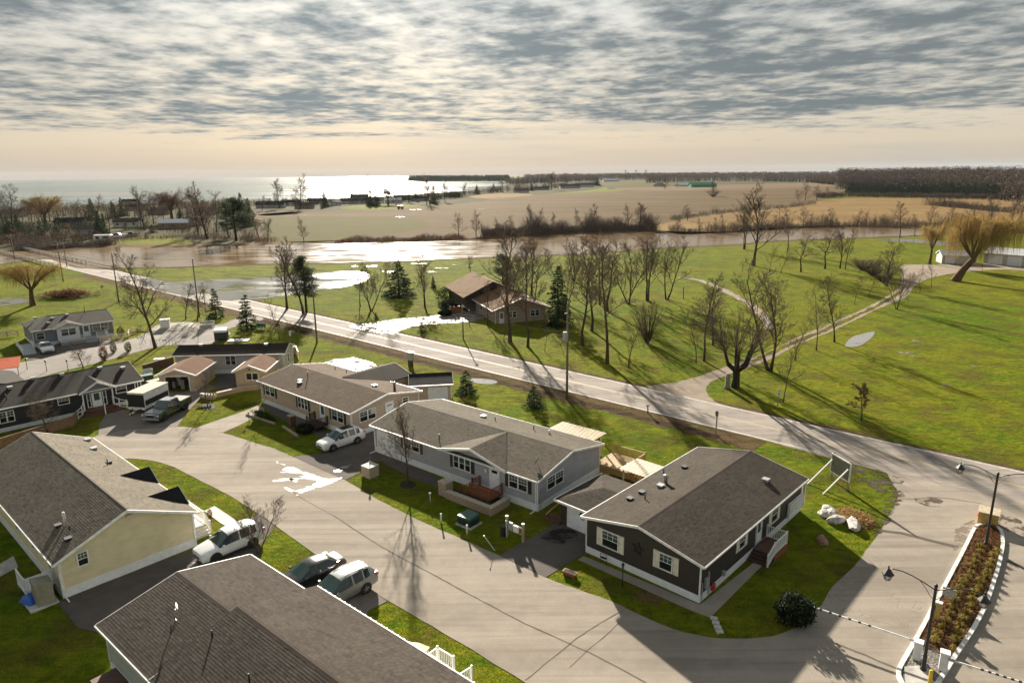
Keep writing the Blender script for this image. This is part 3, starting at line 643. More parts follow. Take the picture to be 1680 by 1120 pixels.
# melt-water running across the street from the shared driveway
for pp in ([(540, 786), (512, 778), (486, 768), (470, 766), (460, 775), (480, 776), (500, 780), (455, 786), (447, 790), (462, 790), (500, 786), (520, 790), (500, 800), (478, 808), (488, 811), (515, 802), (538, 795), (555, 787), (562, 783)], [(466, 800), (470, 799), (492, 810), (488, 813)], [(476, 784), (490, 788), (486, 791), (474, 787)], [(455, 757), (470, 762), (466, 763), (453, 759)], [(548, 772), (575, 760), (578, 762), (556, 775)]):
    sheet('wet_patch', pp, 0.0315, 'wet_glaze', 0.25, 0.05)
sheet('wet_patch', [(888, 883), (900, 872), (925, 867), (945, 872), (948, 880), (930, 885), (925, 893), (905, 890)], 0.0315, 'wet_asphalt', 0.3, 0.03)
sheet('wet_patch', [(322, 916), (326, 921), (318, 932), (308, 946), (305, 946), (312, 930)], 0.0315, 'wet_glaze', 0.3, 0.01)
sheet('puddle', [(764, 622), (790, 621), (815, 625), (808, 630), (780, 628)], 0.02, 'puddle', 0.4, 0.05)
# ---------------------------------------------------------------- house builder
UNIT = {}
def unit(kind, mat):
    """shared small meshes: unit box standing on z=0"""
    k = (kind, mat)
    if k not in UNIT:
        m = MB()
        if kind == 'box': m.box(-.5, .5, -.5, .5, 0, 1)
        elif kind == 'cyl': m.lathe([(0.5, 0), (0.5, 1)], 10)
        UNIT[k] = m.mesh(kind + '_' + mat, MATS[mat])
    return UNIT[k]
def ubox(name, mat, parent, c, sx, sy, sz, rz=0.0, kind='box'):
    o = new_obj(name, unit(kind, mat), parent); o.location = c; o.scale = (sx, sy, sz); o.rotation_euler = (0, 0, rz); return o

def tabs(parent, base, ux, us, nrm, length, slope_len, mat, seed=0, tabw=0.32, expo=0.145, clip=None):
    """asphalt shingle tabs, laid course by course; too small to pick apart singly"""
    rng = np.random.RandomState(seed); nc = max(1, int(slope_len / expo)); expo = slope_len / nc
    V, Fc, T = [], [], []
    for j in range(nc):
        off = rng.rand() * tabw; s0, s1 = j * expo, (j + 1) * expo + 0.01; x = -off
        while x < length:
            a, b = max(0, x + 0.006), min(length, x + tabw - 0.006); x += tabw
            if b - a < 0.02: continue
            if clip and clip((a + b) / 2, (s0 + s1) / 2): continue
            h = 0.011 + rng.rand() * 0.006; t = 0.84 + 0.28 * rng.rand()
            if rng.rand() < 0.10: t *= 0.8
            i = len(V)
            for (u, s, hh) in ((a, s0, h), (b, s0, h), (b, s1, 0.004), (a, s1, 0.004), (a, s0, 0.0), (b, s0, 0.0)):
                V.append(tuple(base + ux * u + us * s + nrm * hh))
            Fc += [(i, i + 1, i + 2, i + 3), (i + 4, i + 5, i + 1, i)]; T += [t, t * 0.75]
    if not V: return None
    me = bpy.data.meshes.new('shingles'); me.from_pydata(V, [], Fc)
    at = me.attributes.new('tone', 'FLOAT_COLOR', 'FACE'); arr = np.ones((len(T), 4), 'f'); arr[:, :3] = np.array(T, 'f')[:, None]; at.data.foreach_set('color', arr.ravel())
    me.materials.append(MATS[mat]); o = new_obj('shingles', me, parent); o['kind'] = 'stuff'; return o

class House:
    def __init__(s, name, label, origin, ang, L, W, he, hr, wall='side_grey', roof='sp_grey', trim='white_trim', skirt=0.55, oh=0.32, rake=0.28, tabmat=None, cat='house', group=None, cap=None, x_from=0.0, hip0=0.0, seed=1, ridge=0.5):
        s.o = thing(name, label, cat, (origin[0], origin[1], 0), R(ang), group); s.L, s.W, s.he, s.hr = L, W, he, hr; s.tr = trim
        s.sl = (hr - he) / (W * ridge); s.sl2 = (hr - he) / (W * (1 - ridge)); s.ry = W * ridge; s.oh = oh
        ry = s.ry
        w = MB(); pr = [(0, 0), (W, 0), (W, he), (ry, hr - 0.02), (0, he)]
        if hip0: w.box(0, L, 0, W, 0, he)
        else:
            vs = [(0, y, z) for y, z in pr] + [(L, y, z) for y, z in pr]
            w.add(vs, [(4, 3, 2, 1, 0), (5, 6, 7, 8, 9)] + [(i, (i + 1) % 5, 5 + (i + 1) % 5, 5 + i) for i in range(5)])
        s.wall = w.build('wall', MATS[wall], s.o)
        if skirt:
            k = MB()
            for a in ((-.03, L + .03, -.03, .0), (-.03, L + .03, W, W + .03), (-.03, 0, 0, W), (L, L + .03, 0, W)): k.box(a[0], a[1], a[2], a[3], 0, skirt)
            k.build('skirting', MATS['white_vinyl'], s.o)
        for x in (0, L):
            for y in (0, W): MB().box(x - .05 if x else -.04, x + .04 if x else .05, y - .04 if not y else y - .05, y + .05 if not y else y + .04, skirt or 0, he - 0.02).build('corner_trim', MATS[trim], s.o)
        th = 0.11; x0, x1 = -rake, L + rake
        s.roof = None; rb = MB()
        zS, zN = he - oh * s.sl, he - oh * s.sl2
        h0 = hip0
        for (ye, ze, sg) in ((-oh, zS, 0), (W + oh, zN, 1)):
            top = [(x0, ye, ze), (x1, ye, ze), (x1, ry, hr), (x0 + h0, ry, hr)]
            rb.hexa([(p[0], p[1], p[2] + 0.02) for p in top] + [(p[0], p[1], p[2] + th) for p in top])
        if h0:
            top = [(x0, -oh, zS), (x0, W + oh, zN), (x0 + h0, ry, hr)]
            rb.add([(p[0], p[1], p[2] + 0.02) for p in top] + [(p[0], p[1], p[2] + th) for p in top], [(0, 1, 2), (5, 4, 3), (0, 3, 4, 1), (1, 4, 5, 2), (2, 5, 3, 0)])
        s.roof = rb.build('roof', MATS[roof], s.o)
        s.x0, s.x1, s.th = x0, x1, th
        if tabmat:
            for sg in (0, 1):
                ye, ze = ((-oh, zS), (W + oh, zN))[sg]
                a = Vector((x0, ye, ze + th)); up = Vector((0, ry - ye, hr - ze)); ln = up.length; up = up / ln
                nr = Vector((1, 0, 0)).cross(up); nr = nr if nr.z > 0 else -nr
                tabs(s.roof, a, Vector((1, 0, 0)), up, nr, x1 - x0, ln - 0.03, tabmat, seed + sg)
        rc = MB()
        for yy, sl_, sgn in ((ry - 0.16, s.sl, -1), (ry + 0.16, s.sl2, 1)):
            pass
        rc.add([(x0 + h0, ry - .17, hr + th - .17 * s.sl + .012), (x0 + h0, ry, hr + th + .022), (x0 + h0, ry + .17, hr + th - .17 * s.sl2 + .012), (x1, ry - .17, hr + th - .17 * s.sl + .012), (x1, ry, hr + th + .022), (x1, ry + .17, hr + th - .17 * s.sl2 + .012), (x0 + h0, ry, hr + 0.03), (x1, ry, hr + 0.03)], [(0, 1, 4, 3), (1, 2, 5, 4), (0, 6, 1), (1, 6, 2), (3, 4, 7), (4, 5, 7)])
        rc.build('ridge_cap', MATS[cap or roof], s.roof)
        # eave gutters and rake boards
        for y, z, sg in ((-oh, zS, -1), (W + oh, zN, 1)):
            m = MB(); m.box(x0, x1, y - .08 if sg < 0 else y, y if sg < 0 else y + .08, z - .03, z + th - .005)
            gt = m.build('gutter', MATS[trim], s.roof)
        for x, sg in ((x0, -1), (x1, 1)):
            if h0 and x == x0: continue
            m = MB()
            for ye, ze in ((-oh, zS), (W + oh, zN)):
                m.hexa([(x + sg * d, yy, zz + dz) for dz in (-.06, th + .012) for (d, yy, zz) in ((0.0, ye, ze), (.035, ye, ze), (.035, ry, hr), (0.0, ry, hr))])
            m.build('rake_board', MATS[trim], s.roof)
    # wall frame: along the wall, height, out from the wall
    def W_(s, wall, a, z, d):
        if wall == 'S': return (a, -d, z)
        if wall == 'N': return (a, s.W + d, z)
        if wall == 'W': return (-d, a, z)
        return (s.L + d, a, z)
    def wb(s, m, wall, a0, a1, z0, z1, d0, d1):
        c = [s.W_(wall, a, z, d) for z in (z0, z1) for a, d in ((a0, d0), (a1, d0), (a1, d1), (a0, d1))]
        return m.hexa(c)
    def window(s, wall, a0, a1, z0, z1, n=1, shutter=None, shw=0.36, frame=None, grid=0, off=0.0, upper='glass_upper'):
        a0, a1 = min(a0, a1), max(a0, a1); z0, z1 = min(z0, z1), max(z0, z1); f = 0.07; fr = MB(); e = off
        for (b0, b1, c0, c1) in ((a0, a1, z0, z0 + f), (a0, a1, z1 - f, z1), (a0, a0 + f, z0 + f, z1 - f), (a1 - f, a1, z0 + f, z1 - f)): s.wb(fr, wall, b0, b1, c0, c1, e, e + .075)
        for i in range(1, n):
            x = a0 + (a1 - a0) * i / n; s.wb(fr, wall, x - f * .8, x + f * .8, z0 + f, z1 - f, e, e + .07)
        w = fr.build('window', MATS[frame or s.tr], s.o)
        wd = (a1 - a0) / n; zm = z0 + (z1 - z0) * 0.5
        for i in range(n):
            b0, b1 = a0 + wd * i + f * (1 if i == 0 else .8), a0 + wd * (i + 1) - f * (1 if i == n - 1 else .8)
            s.wb(MB(), wall, b0, b1, z0 + f, zm - .02, e + .005, e + .022).build('pane', MATS['glass'], w)
            s.wb(MB(), wall, b0, b1, zm + .02, z1 - f, e + .005, e + .040).build('pane', MATS[upper], w)
            mt = MB(); s.wb(mt, wall, b0, b1, zm - .02, zm + .02, e + .005, e + .055)
            if grid:
                for k in range(1, grid): x = b0 + (b1 - b0) * k / grid; s.wb(mt, wall, x - .012, x + .012, zm + .02, z1 - f, e + .005, e + .05)
                s.wb(mt, wall, b0, b1, (zm + z1) / 2 - .012, (zm + z1) / 2 + .012, e + .005, e + .048)
            mt.build('muntin', MATS[frame or s.tr], w)
        if shutter:
            for (b0, b1) in ((a0 - shw - .03, a0 - .03), (a1 + .03, a1 + shw + .03)):
                m = MB(); s.wb(m, wall, b0, b1, z0 - .02, z1 + .02, e, e + .05); sh = m.build('shutter', MATS[shutter], s.o)
                for k in range(7): zz = z0 + (z1 - z0) * (k + .7) / 7.6; s.wb(MB(), wall, b0 + .05, b1 - .05, zz, zz + .05, e + .05, e + .062).build('louvre', MATS[shutter], sh)
        return w
    def door(s, wall, a0, a1, z0, z1, mat='white_vinyl', glassed=True, off=0.0, lights=0):
        a0, a1 = min(a0, a1), max(a0, a1); m = MB(); e = off
        for (b0, b1, c0, c1) in ((a0, a0 + .07, z0, z1), (a1 - .07, a1, z0, z1), (a0 + .07, a1 - .07, z1 - .07, z1)): s.wb(m, wall, b0, b1, c0, c1, e, e + .08)
        s.wb(m, wall, a0 + .07, a1 - .07, z0, z1 - .07, e, e + .045); d = m.build('door', MATS[mat], s.o)
        if glassed: s.wb(MB(), wall, a0 + .22, a1 - .22, z0 + (z1 - z0) * .42, z1 - .22, e + .045, e + .055).build('pane', MATS['glass_upper'], d)
        if lights: s.wb(MB(), wall, a0 + .25, a1 - .25, z1 - .5, z1 - .25, e + .045, e + .055).build('pane', MATS['glass'], d)
        s.wb(MB(), wall, a1 - .2, a1 - .13, z0 + .95, z0 + 1.05, e + .045, e + .1).build('handle', MATS['galvanised'], d)
        return d
    def garage_door(s, wall, a0, a1, z0, z1, off=0.0, panels=4):
        m = MB()
        for (b0, b1, c0, c1) in ((a0, a0 + .1, z0, z1), (a1 - .1, a1, z0, z1), (a0 + .1, a1 - .1, z1 - .1, z1)): s.wb(m, wall, b0, b1, c0, c1, off, off + .09)
        d = m.build('garage_door', MATS[s.tr], s.o); h = (z1 - .1 - z0) / panels
        for k in range(panels): s.wb(MB(), wall, a0 + .1, a1 - .1, z0 + h * k + .012, z0 + h * (k + 1) - .012, off + .003, off + .05).build('panel', MATS['white_vinyl'], d)
        return d
    def gable(s, a0, a1, zp, out=0.0, roof='sp_grey', tabmat=None, wall=None, side='S', seed=5, drop=0.0, wallout=None):
        """small cross gable over the eave; its ridge runs back into the main slope"""
        am = (a0 + a1) / 2; oh = s.oh + out; sl = s.sl if side == 'S' else s.sl2
        ze = s.he - s.oh * sl - drop; yi = min((zp - s.he) / sl, s.ry if side == 'S' else s.W - s.ry); y0 = -oh
        fy = (lambda y: y) if side == 'S' else (lambda y: s.W - y)
        rp = MB(); ptri = []
        for aa in (a0, a1):
            t = [(aa, fy(y0), ze), (am, fy(y0), zp), (am, fy(yi), zp), (aa, fy(-s.oh), ze)]
            rp.add([(p[0], p[1], p[2] + .02) for p in t] + [(p[0], p[1], p[2] + .145) for p in t], [(0, 1, 2, 3), (7, 6, 5, 4), (0, 4, 5, 1), (1, 5, 6, 2), (2, 6, 7, 3), (3, 7, 4, 0)])
            ptri.append(t)
        gr = rp.build('gable_roof', MATS[roof], s.o)
        m = MB()
        for aa in (a0, a1):
            m.hexa([(x, fy(yy), z + dz) for dz in (-.07, .155) for (x, yy, z) in ((aa, y0 - .035, ze), (am, y0 - .035, zp), (am, y0, zp), (aa, y0, ze))])
        m.build('rake_board', MATS[s.tr], gr)
        wy = -(out) if wallout is None else -wallout
        if wall:
            w = MB(); q = [(a0 + .25, s.he - .3), (a1 - .25, s.he - .3), (am, zp - 0.02)]
            w.add([(a, fy(wy - 0.004), z) for a, z in q] + [(a, fy(wy + 0.3), z) for a, z in q], [(0, 1, 2), (5, 4, 3), (0, 3, 4, 1), (1, 4, 5, 2), (2, 5, 3, 0)]); w.build('gable_wall', MATS[wall], s.o)
        if tabmat:
            for t in ptri:
                A, P, B, A2 = (Vector(p) + Vector((0, 0, .145)) for p in t)
                un = (B - P).normalized(); up = (P - A); ln = up.length; up /= ln; nr = un.cross(up); nr = nr if nr.z > 0 else -nr
                L_ = (B - P).length + 0.0; L0 = (A2 - A).length
                tabs(gr, A, un, up, nr, L_, ln - .02, tabmat, seed, clip=lambda u, q, L_=L_, L0=L0, ln=ln: u > L0 + (L_ - L0) * (q / ln))
        return gr
    def vent(s, x, y, kind='pipe', h=0.45):
        z = s.he + (y * s.sl if y < s.ry else (s.W - y) * s.sl2) + s.th; m = MB()
        if kind == 'pipe': m.lathe([(.045, -.05), (.045, h)], 8, (x, y, z)); mt = 'plastic_black'; nm = 'vent_pipe'
        elif kind == 'box': m.box(x - .18, x + .18, y - .18, y + .18, z - .06, z + .14); m.box(x - .22, x + .22, y - .22, y + .22, z + .14, z + .18); mt = 'plastic_black'; nm = 'roof_vent'
        elif kind == 'pale': m.box(x - .2, x + .2, y - .2, y + .2, z - .06, z + .16); m.box(x - .25, x + .25, y - .25, y + .25, z + .16, z + .21); mt = 'grey_box'; nm = 'roof_vent'
        elif kind == 'chimney': m.lathe([(.14, -.05), (.14, h), (.19, h + .02), (.19, h + .16), (.05, h + .22)], 12, (x, y, z)); mt = 'galvanised'; nm = 'flue'
        elif kind == 'white': m.lathe([(.09, -.05), (.09, h), (.06, h + .05)], 10, (x, y, z)); mt = 'white_trim'; nm = 'flue'
        return m.build(nm, MATS[mt], s.roof)
    def dish(s, x, y, face=0.0):
        z = s.he + (y * s.sl if y < s.ry else (s.W - y) * s.sl2) + s.th; r = MB()
        r.tube([(x, y, z - .02), (x, y, z + .35), (x + .1 * math.cos(face), y + .1 * math.sin(face), z + .5)], .025, 6); p = r.build('dish_mast', MATS['galvanised'], s.roof)
    def downpipe(s, wall, a, foot=True):
        m = MB(); s.wb(m, wall, a - .04, a + .04, 0.15, s.he - .1, .0, .07)
        if foot: s.wb(m, wall, a - .04, a + .04, .05, .13, .0, .75)
        m.build('downpipe', MATS[s.tr], s.o)

def railing(par, p0, p1, h, mat, gap=0.14, posts=(True, True), rise0=0.08, bw=0.035, post_mat=None):
    """posts, two rails and single balusters between two points at deck level (may slope)"""
    p0, p1 = Vector(p0), Vector(p1); d = p1 - p0; L = math.hypot(d.x, d.y); a = math.atan2(d.y, d.x)
    for f, p in zip(posts, (p0, p1)):
        if f: ubox('post', post_mat or mat, par, p, .10, .10, h + .06, a)
    for z in (rise0, h - .04):
        MB().bar(p0 + Vector((0, 0, z)), p1 + Vector((0, 0, z)), .07, .05).build('rail', MATS[mat], par)
    n = max(1, int(L / gap))
    for i in range(1, n):
        q = p0.lerp(p1, i / n); ubox('baluster', mat, par, q + Vector((0, 0, rise0)), bw, bw, h - .04 - rise0, a)
def steps(par, p, ang, w, n, rise, run, mat, z_top, name='step'):
    """flight going down from p in direction ang"""
    for i in range(n):
        c = Vector(p) + rotz((run * (i + .5), 0, 0), ang); z = z_top - rise * (i + 1)
        ubox(name, mat, par, (c.x, c.y, max(0.0, z - rise + .02) if False else 0.0), run + .03, w, max(.04, z), ang)

# ---------------------------------------------------------------- the charcoal house at the corner
H = House('corner_house', 'charcoal bungalow with cream shutters and a black metal star on its end wall', (11.45, 37.25), 46.6, 16.1, 8.75, 2.72, 3.62, 'side_charcoal', 'sp_dark', tabmat='sh_dark', skirt=.50, seed=11, cap='sp_dark')
H.window('W', 7.42, 6.02, 1.05, 2.32, 1, 'cream_shutter', .38, grid=3); H.window('W', 2.93, 1.92, 1.22, 2.40, 1, 'cream_shutter', .38, grid=3)
st = []
for k in range(10):
    r = .50 if k % 2 == 0 else .20; a = R(90 + 36 * k + 8); st.append((4.51 + r * math.cos(a), 1.95 + r * math.sin(a)))
m = MB()
for k in range(10):
    (y0, z0), (y1, z1) = st[k], st[(k + 1) % 10]; m.bar((-.03, y0, z0), (-.03, y1, z1), .06, .03)
for k in range(5):
    (y0, z0), (y1, z1) = st[2 * k], st[(2 * k + 4) % 10]; m.bar((-.045, y0, z0), (-.045, y1, z1), .045, .02)
m.build('star_ornament', MATS['black_shutter'], H.o)
H.window('S', 5.15, 6.15, 1.30, 2.38, 1, 'cream_shutter', .30, grid=3); H.window('S', 10.35, 11.55, 1.12, 2.36, 1, 'cream_shutter', .30, grid=3)
H.door('S', 7.85, 8.75, .62, 2.50)
for (x, y, kd, h) in ((4.0, 6.6, 'pipe', .42), (7.3, 6.9, 'chimney', .55), (6.6, 6.9, 'pale', .3), (9.2, 8.2, 'pipe', .5), (11.0, 7.4, 'box', .3), (5.0, 7.5, 'box', .3), (3.6, 7.6, 'box', .3), (12.9, 1.6, 'pale', .3)): H.vent(x, y, kd, h)
# recessed porch at the far end of the side wall: railing before a white panel, the gap's brightness put into its colour
p = MB(); p.box(13.3, 16.1, -.28, -.05, .50, .60); pc = p.build('porch', MATS['white_vinyl'], H.o)
railing(pc, (13.4, -.2, .6), (16.0, -.2, .6), .95, 'white_trim', .12); ubox('post', 'white_trim', pc, (16.05, -.24, .5), .12, .12, 2.05); ubox('panel', 'white_vinyl', pc, (14.7, -.055, .6), 2.6, .05, 1.0)
# steps to the side door
p = MB(); p.box(7.5, 9.7, -1.55, -.04, .42, .52); pc = p.build('porch', MATS['deck_brown'], H.o)
for x in (7.58, 9.62): ubox('post', 'deck_brown', pc, (x, -1.45, 0), .1, .1, .42)
MB().box(7.5, 9.7, -1.58, -1.55, .02, .52).build('apron', MATS['deck_red'], pc)
for k in range(3): MB().box(7.5 - .3 * (k + 1), 7.5 - .3 * k, -1.5, -.06, 0, .40 - .13 * k).build('step', MATS['deck_dark'], pc)
railing(pc, (9.65, -.1, .52), (9.65, -1.5, .52), .92, 'white_trim', .13); railing(pc, (9.65, -1.5, .52), (7.6, -1.5, .52), .92, 'white_trim', .13, (False, True)); railing(pc, (7.6, -1.5, .52), (6.6, -1.5, .05), .92, 'white_trim', .13, (False, True))
# meter, hose reel, conduit by the corner
m = MB(); H.wb(m, 'S', .55, .85, .75, 1.45, 0, .14); H.wb(m, 'S', 1.0, 1.12, .1, 1.7, 0, .08); m.build('meter_box', MATS['grey_box'], H.o)
m = MB(); H.wb(m, 'S', .2, .26, .0, 1.3, .02, .08); H.wb(m, 'S', 2.9, 3.15, .55, .85, 0, .2); m.build('conduit', MATS['grey_box'], H.o)
m = MB().lathe([(.28, .06), (.28, .14)], 16, (1.6, -.2, .42), 'y'); m.lathe([(.10, .0), (.10, .20)], 12, (1.6, -.23, .42), 'y'); m.build('hose_reel', MATS['red_paint'], H.o)
CORNER = H

# garage wing attached to it (low hipped roof, white door to the street)
v = rotz((1, 0, 0), R(46.6)); u = rotz((0, 1, 0), R(46.6)); og = Vector((11.45, 37.25, 0)) + v * 1.9 + u * 8.75
m = MB(); m.box(1.9, 7.3, 8.76, 12.6, 0, 1.97); m.build('garage_wall', MATS['side_charcoal'], H.o)
zr, ze = 2.60, 1.98
gr = MB()
def slab(m, pts, t=.1):
    n = len(pts); m.add([(p[0], p[1], p[2]) for p in pts] + [(p[0], p[1], p[2] + t) for p in pts], [tuple(range(n)), tuple(range(2 * n - 1, n - 1, -1))] + [(i, n + i, n + (i + 1) % n, (i + 1) % n) for i in range(n)])
XA, XB, XM, YH = 1.55, 7.6, 4.55, 10.6; YE = 9.08
slab(gr, [(XA, YE, ze), (XA, 12.95, ze), (XM, YH, zr), (XM, YE, zr)]); slab(gr, [(XB, YE, ze), (XB, 12.95, ze), (XM, YH, zr), (XM, YE, zr)]); slab(gr, [(XA, 12.95, ze), (XB, 12.95, ze), (XM, YH, zr)])
gro = gr.build('garage_roof', MATS['sp_dark'], H.o)
for q, (xe, yd) in enumerate(((XA, 1), (XB, -1))):
    us = Vector((XM - xe, 0, zr - ze)); lnn = us.length; uu = us / lnn; ux = Vector((0, -1, 0)); nr = ux.cross(uu); nr = nr if nr.z > 0 else -nr
    tabs(gro, Vector((xe, 12.95, ze + .1)), ux, uu, nr, 5.85, lnn, 'sh_dark', 33 + q, clip=lambda a, k, lnn=lnn: a < 2.35 * k / lnn + .12 or a > 3.78)
us = Vector((0, YH - 12.95, zr - ze)); lnn = us.length; tabs(gro, Vector((XA, 12.95, ze + .1)), Vector((1, 0, 0)), us / lnn, Vector((0, zr - ze, 12.95 - YH)).normalized(), XB - XA, lnn, 'sh_dark', 37, clip=lambda a, k, lnn=lnn: a < 3.0 * k / lnn + .12 or a > 6.05 - 3.05 * k / lnn - .12)
MB().box(1.46, 1.55, 8.85, 13.04, ze - .06, ze + .11).build('fascia', MATS['white_trim'], gro); MB().box(1.46, 7.7, 12.95, 13.04, ze - .06, ze + .11).build('fascia', MATS['white_trim'], gro)
d = MB()
for (y0, y1, z0, z1) in ((9.15, 9.25, .05, 1.88), (11.85, 11.95, .05, 1.88), (9.25, 11.85, 1.8, 1.88)): d.box(1.82, 1.9, y0, y1, z0, z1)
d = d.build('garage_door', MATS['white_trim'], H.o)
for k in range(4): MB().box(1.85, 1.9, 9.25, 11.85, .05 + .435 * k, .05 + .435 * k + .42).build('panel', MATS['white_vinyl'], d)
gd = MB().lathe([(.30, 0), (.29, .02)], 20, (1.825, 10.5, 1.4), 'x'); gd.build('window_fan', MATS['glass'], d)
# timber steps beside the garage
t = thing('timber_step', 'weathered timber landing step beside the charcoal garage wing', 'steps', tuple(g(912, 853)), R(46.6))
for k in range(2): MB().box(-.5 + .42 * k, -.1 + .42 * k, -.7, .7, 0, .18 + .16 * k).build('step', MATS['deck_brown'], t)
MB().bar((-.3, .75, .35), (1.5, .75, .75), .09, .09).build('handrail', MATS['lumber'], t)
# slatted patio covers behind
def pergola(name, label, c, rz, L, W, z, n, mat, slat_w=.14, slat_h=.04, tilt=0.0, beams=True, along='x'):
    t = thing(name, label, 'pergola', c, rz)
    for x in (.15, L - .15):
        for y in (.15, W - .15): ubox('post', mat, t, (x, y, 0), .12, .12, z - .12)
    for y in ((.15, W / 2, W - .15) if beams else (.15, W - .15)): MB().box(-.15, L + .15, y - .05, y + .05, z - .14, z).build('beam', MATS[mat], t)
    for i in range(n):
        x = L * (i + .5) / n; MB().box(x - slat_w / 2, x + slat_w / 2, -.35, W + .35, z, z + slat_h).build('slat', MATS[mat], t)
    return t
pg = g(1092, 768, 2.0)
pergola('patio_cover', 'pale grey slatted patio cover between the charcoal house and the deck', tuple(Vector((pg.x, pg.y, 0))), R(136.6), 3.0, 2.1, 1.9, 10, 'lumber_pale', .25, .03)

# ---------------------------------------------------------------- the grey house
H = House('grey_house', 'light grey bungalow with a street gable, white door and red wooden porch', (-13.3, 61.6), -39.2, 19.6, 9.1, 2.72, 3.62, 'side_grey', 'sp_grey', tabmat='sh_grey', skirt=.60, seed=21)
H.gable(9.0, 16.7, 3.60, 0.12, 'sp_grey', 'sh_grey', 'side_grey', wallout=0.0)
H.garage_door('S', .45, 2.95, .10, 2.40)
H.window('S', 4.15, 6.3, 1.45, 2.55, 2, 'brown_shutter', .34, grid=3); H.window('S', 10.5, 12.55, 1.30, 2.55, 3, 'black_shutter', .36); H.window('S', 16.7, 18.65, 1.30, 2.48, 2, 'black_shutter', .34, grid=3)
H.window('E', 1.2, 3.5, 1.30, 2.45, 2, grid=3); H.door('S', 14.65, 15.75, .62, 2.55, lights=1, glassed=False)
for (x, y, kd, h) in ((8.0, .8, 'pipe', .5), (7.9, 6.9, 'pale', .3), (9.3, 7.0, 'pipe', .4), (13.6, 7.4, 'pipe', .5), (15.2, 7.6, 'white', .3)): H.vent(x, y, kd, h)
H.downpipe('S', 19.45); H.downpipe('S', .1)
m = MB(); H.wb(m, 'S', 14.2, 14.4, 1.9, 2.25, 0, .12); H.wb(m, 'S', 3.2, 3.35, 2.05, 2.3, 0, .1); m.build('wall_lamp', MATS['white_trim'], H.o)
m = MB(); H.wb(m, 'E', .25, .55, .7, 1.3, 0, .14); H.wb(m, 'E', .35, .41, .0, 1.9, 0, .06); m.build('meter_box', MATS['grey_box'], H.o)
# dish
t = MB(); z = 2.72 + 1.7 * H.sl + .13; t.tube([(18.75, 1.3, z - .1), (18.75, 1.3, z + .35)], .025); t.build('dish_mast', MATS['galvanised'], H.roof)
dd = MB().lathe([(.02, -.06), (.22, -.03), (.33, .03), (.335, .035), (.02, -.04)], 18); ob = dd.build('dish', MATS['grey_box'], H.roof); ob.location = (18.55, 1.3, z + .40); ob.rotation_euler = (R(60), 0, R(-75))
# porch
p = MB(); p.box(13.6, 16.1, -1.7, -.05, .46, .56); pc = p.build('porch', MATS['deck_red'], H.o)
railing(pc, (16.05, -.1, .56), (16.05, -1.65, .56), .85, 'deck_red', .12); railing(pc, (16.05, -1.65, .56), (13.9, -1.65, .56), .85, 'deck_red', .12, (False, True)); railing(pc, (13.9, -1.65, .56), (12.9, -1.65, .1), .8, 'deck_red', .14, (False, True)); railing(pc, (13.6, -.1, .56), (12.7, -.1, .1), .8, 'deck_red', .14)
for i in range(13): ubox('skirt_board', 'deck_red', pc, (13.75 + i * .18, -1.72, 0), .15, .03, .5)
for k in range(2): MB().box(13.6 - .32 * (k + 1), 13.6 - .32 * k, -1.65, -.1, 0, .34 - .17 * k).build('step', MATS['deck_brown'], pc)
GREY = H
# stone planter round the porch and its pillar
def gl(h, x, y, z=0): return h.o.location + rotz((x, y, z), h.o.rotation_euler.z)
bpy.context.view_layer.update()
def wall_blocks(par, p0, p1, h, thick, mat, bl=.45, bh=.2, capmat=None, seed=1):
    rng = random.Random(seed); p0, p1 = Vector(p0), Vector(p1); d = p1 - p0; L = d.length; a = math.atan2(d.y, d.x); rows = max(1, int(round(h / bh))); bh = h / rows
    for r in range(rows):
        x = -(bl / 2 if r % 2 else 0)
        while x < L - .02:
            x0, x1 = max(0, x), min(L, x + bl); x += bl
            if x1 - x0 < .06: continue
            c = p0 + d.normalized() * ((x0 + x1) / 2); ubox('block', mat, par, (c.x, c.y, p0.z + r * bh + .004), x1 - x0 - .015, thick * rng.uniform(.93, 1.0), bh - .012, a)
    if capmat:
        n = max(1, int(L / .6))
        for i in range(n):
            c = p0 + d * ((i + .5) / n); ubox('capstone', capmat, par, (c.x, c.y, p0.z + h + .002), L / n - .012, thick + .08, .07, a)
t = thing('stone_planter', 'pale stone block planter wall wrapped around the red porch', 'planter', tuple(gl(H, 0, 0)), R(-39.2))
wall_blocks(t, (12.3, -2.7, 0), (16.9, -2.7, 0), .62, .36, 'stone_tan', capmat='stone_pale', seed=2); wall_blocks(t, (17.05, -2.85, 0), (17.05, -.5, 0), .62, .36, 'stone_tan', capmat='stone_pale', seed=3)
ob = MB().box(12.4, 16.8, -2.5, -1.85, .02, .5).build('soil', MATS['mulch'], t)
t = thing('stone_pillar', 'square stone pillar at the left end of the porch planter', 'pillar', tuple(gl(H, 11.75, -2.3)), R(-39.2))
for r in range(5):
    for k in range(2): ubox('block', 'stone_tan', t, ((k - .5) * .44, 0, r * .23), .43, .86, .222) if r % 2 else ubox('block', 'stone_tan', t, (0, (k - .5) * .44, r * .23), .86, .43, .222)
ubox('capstone', 'stone_pale', t, (0, 0, 1.152), .94, .94, .08)
pl = g(608, 780)
t = thing('stone_pillar', 'square tan stone block pillar with a lamp by the shared driveway', 'pillar', tuple(pl), R(-39.2))
for r in range(4):
    for k in range(2): ubox('block', 'stone_pale', t, ((k - .5) * .54, 0, r * .24), .53, 1.08, .232) if r % 2 else ubox('block', 'stone_pale', t, (0, (k - .5) * .54, r * .24), 1.08, .53, .232)
ubox('capstone', 'concrete_pale', t, (0, 0, .962), 1.14, 1.14, .07)
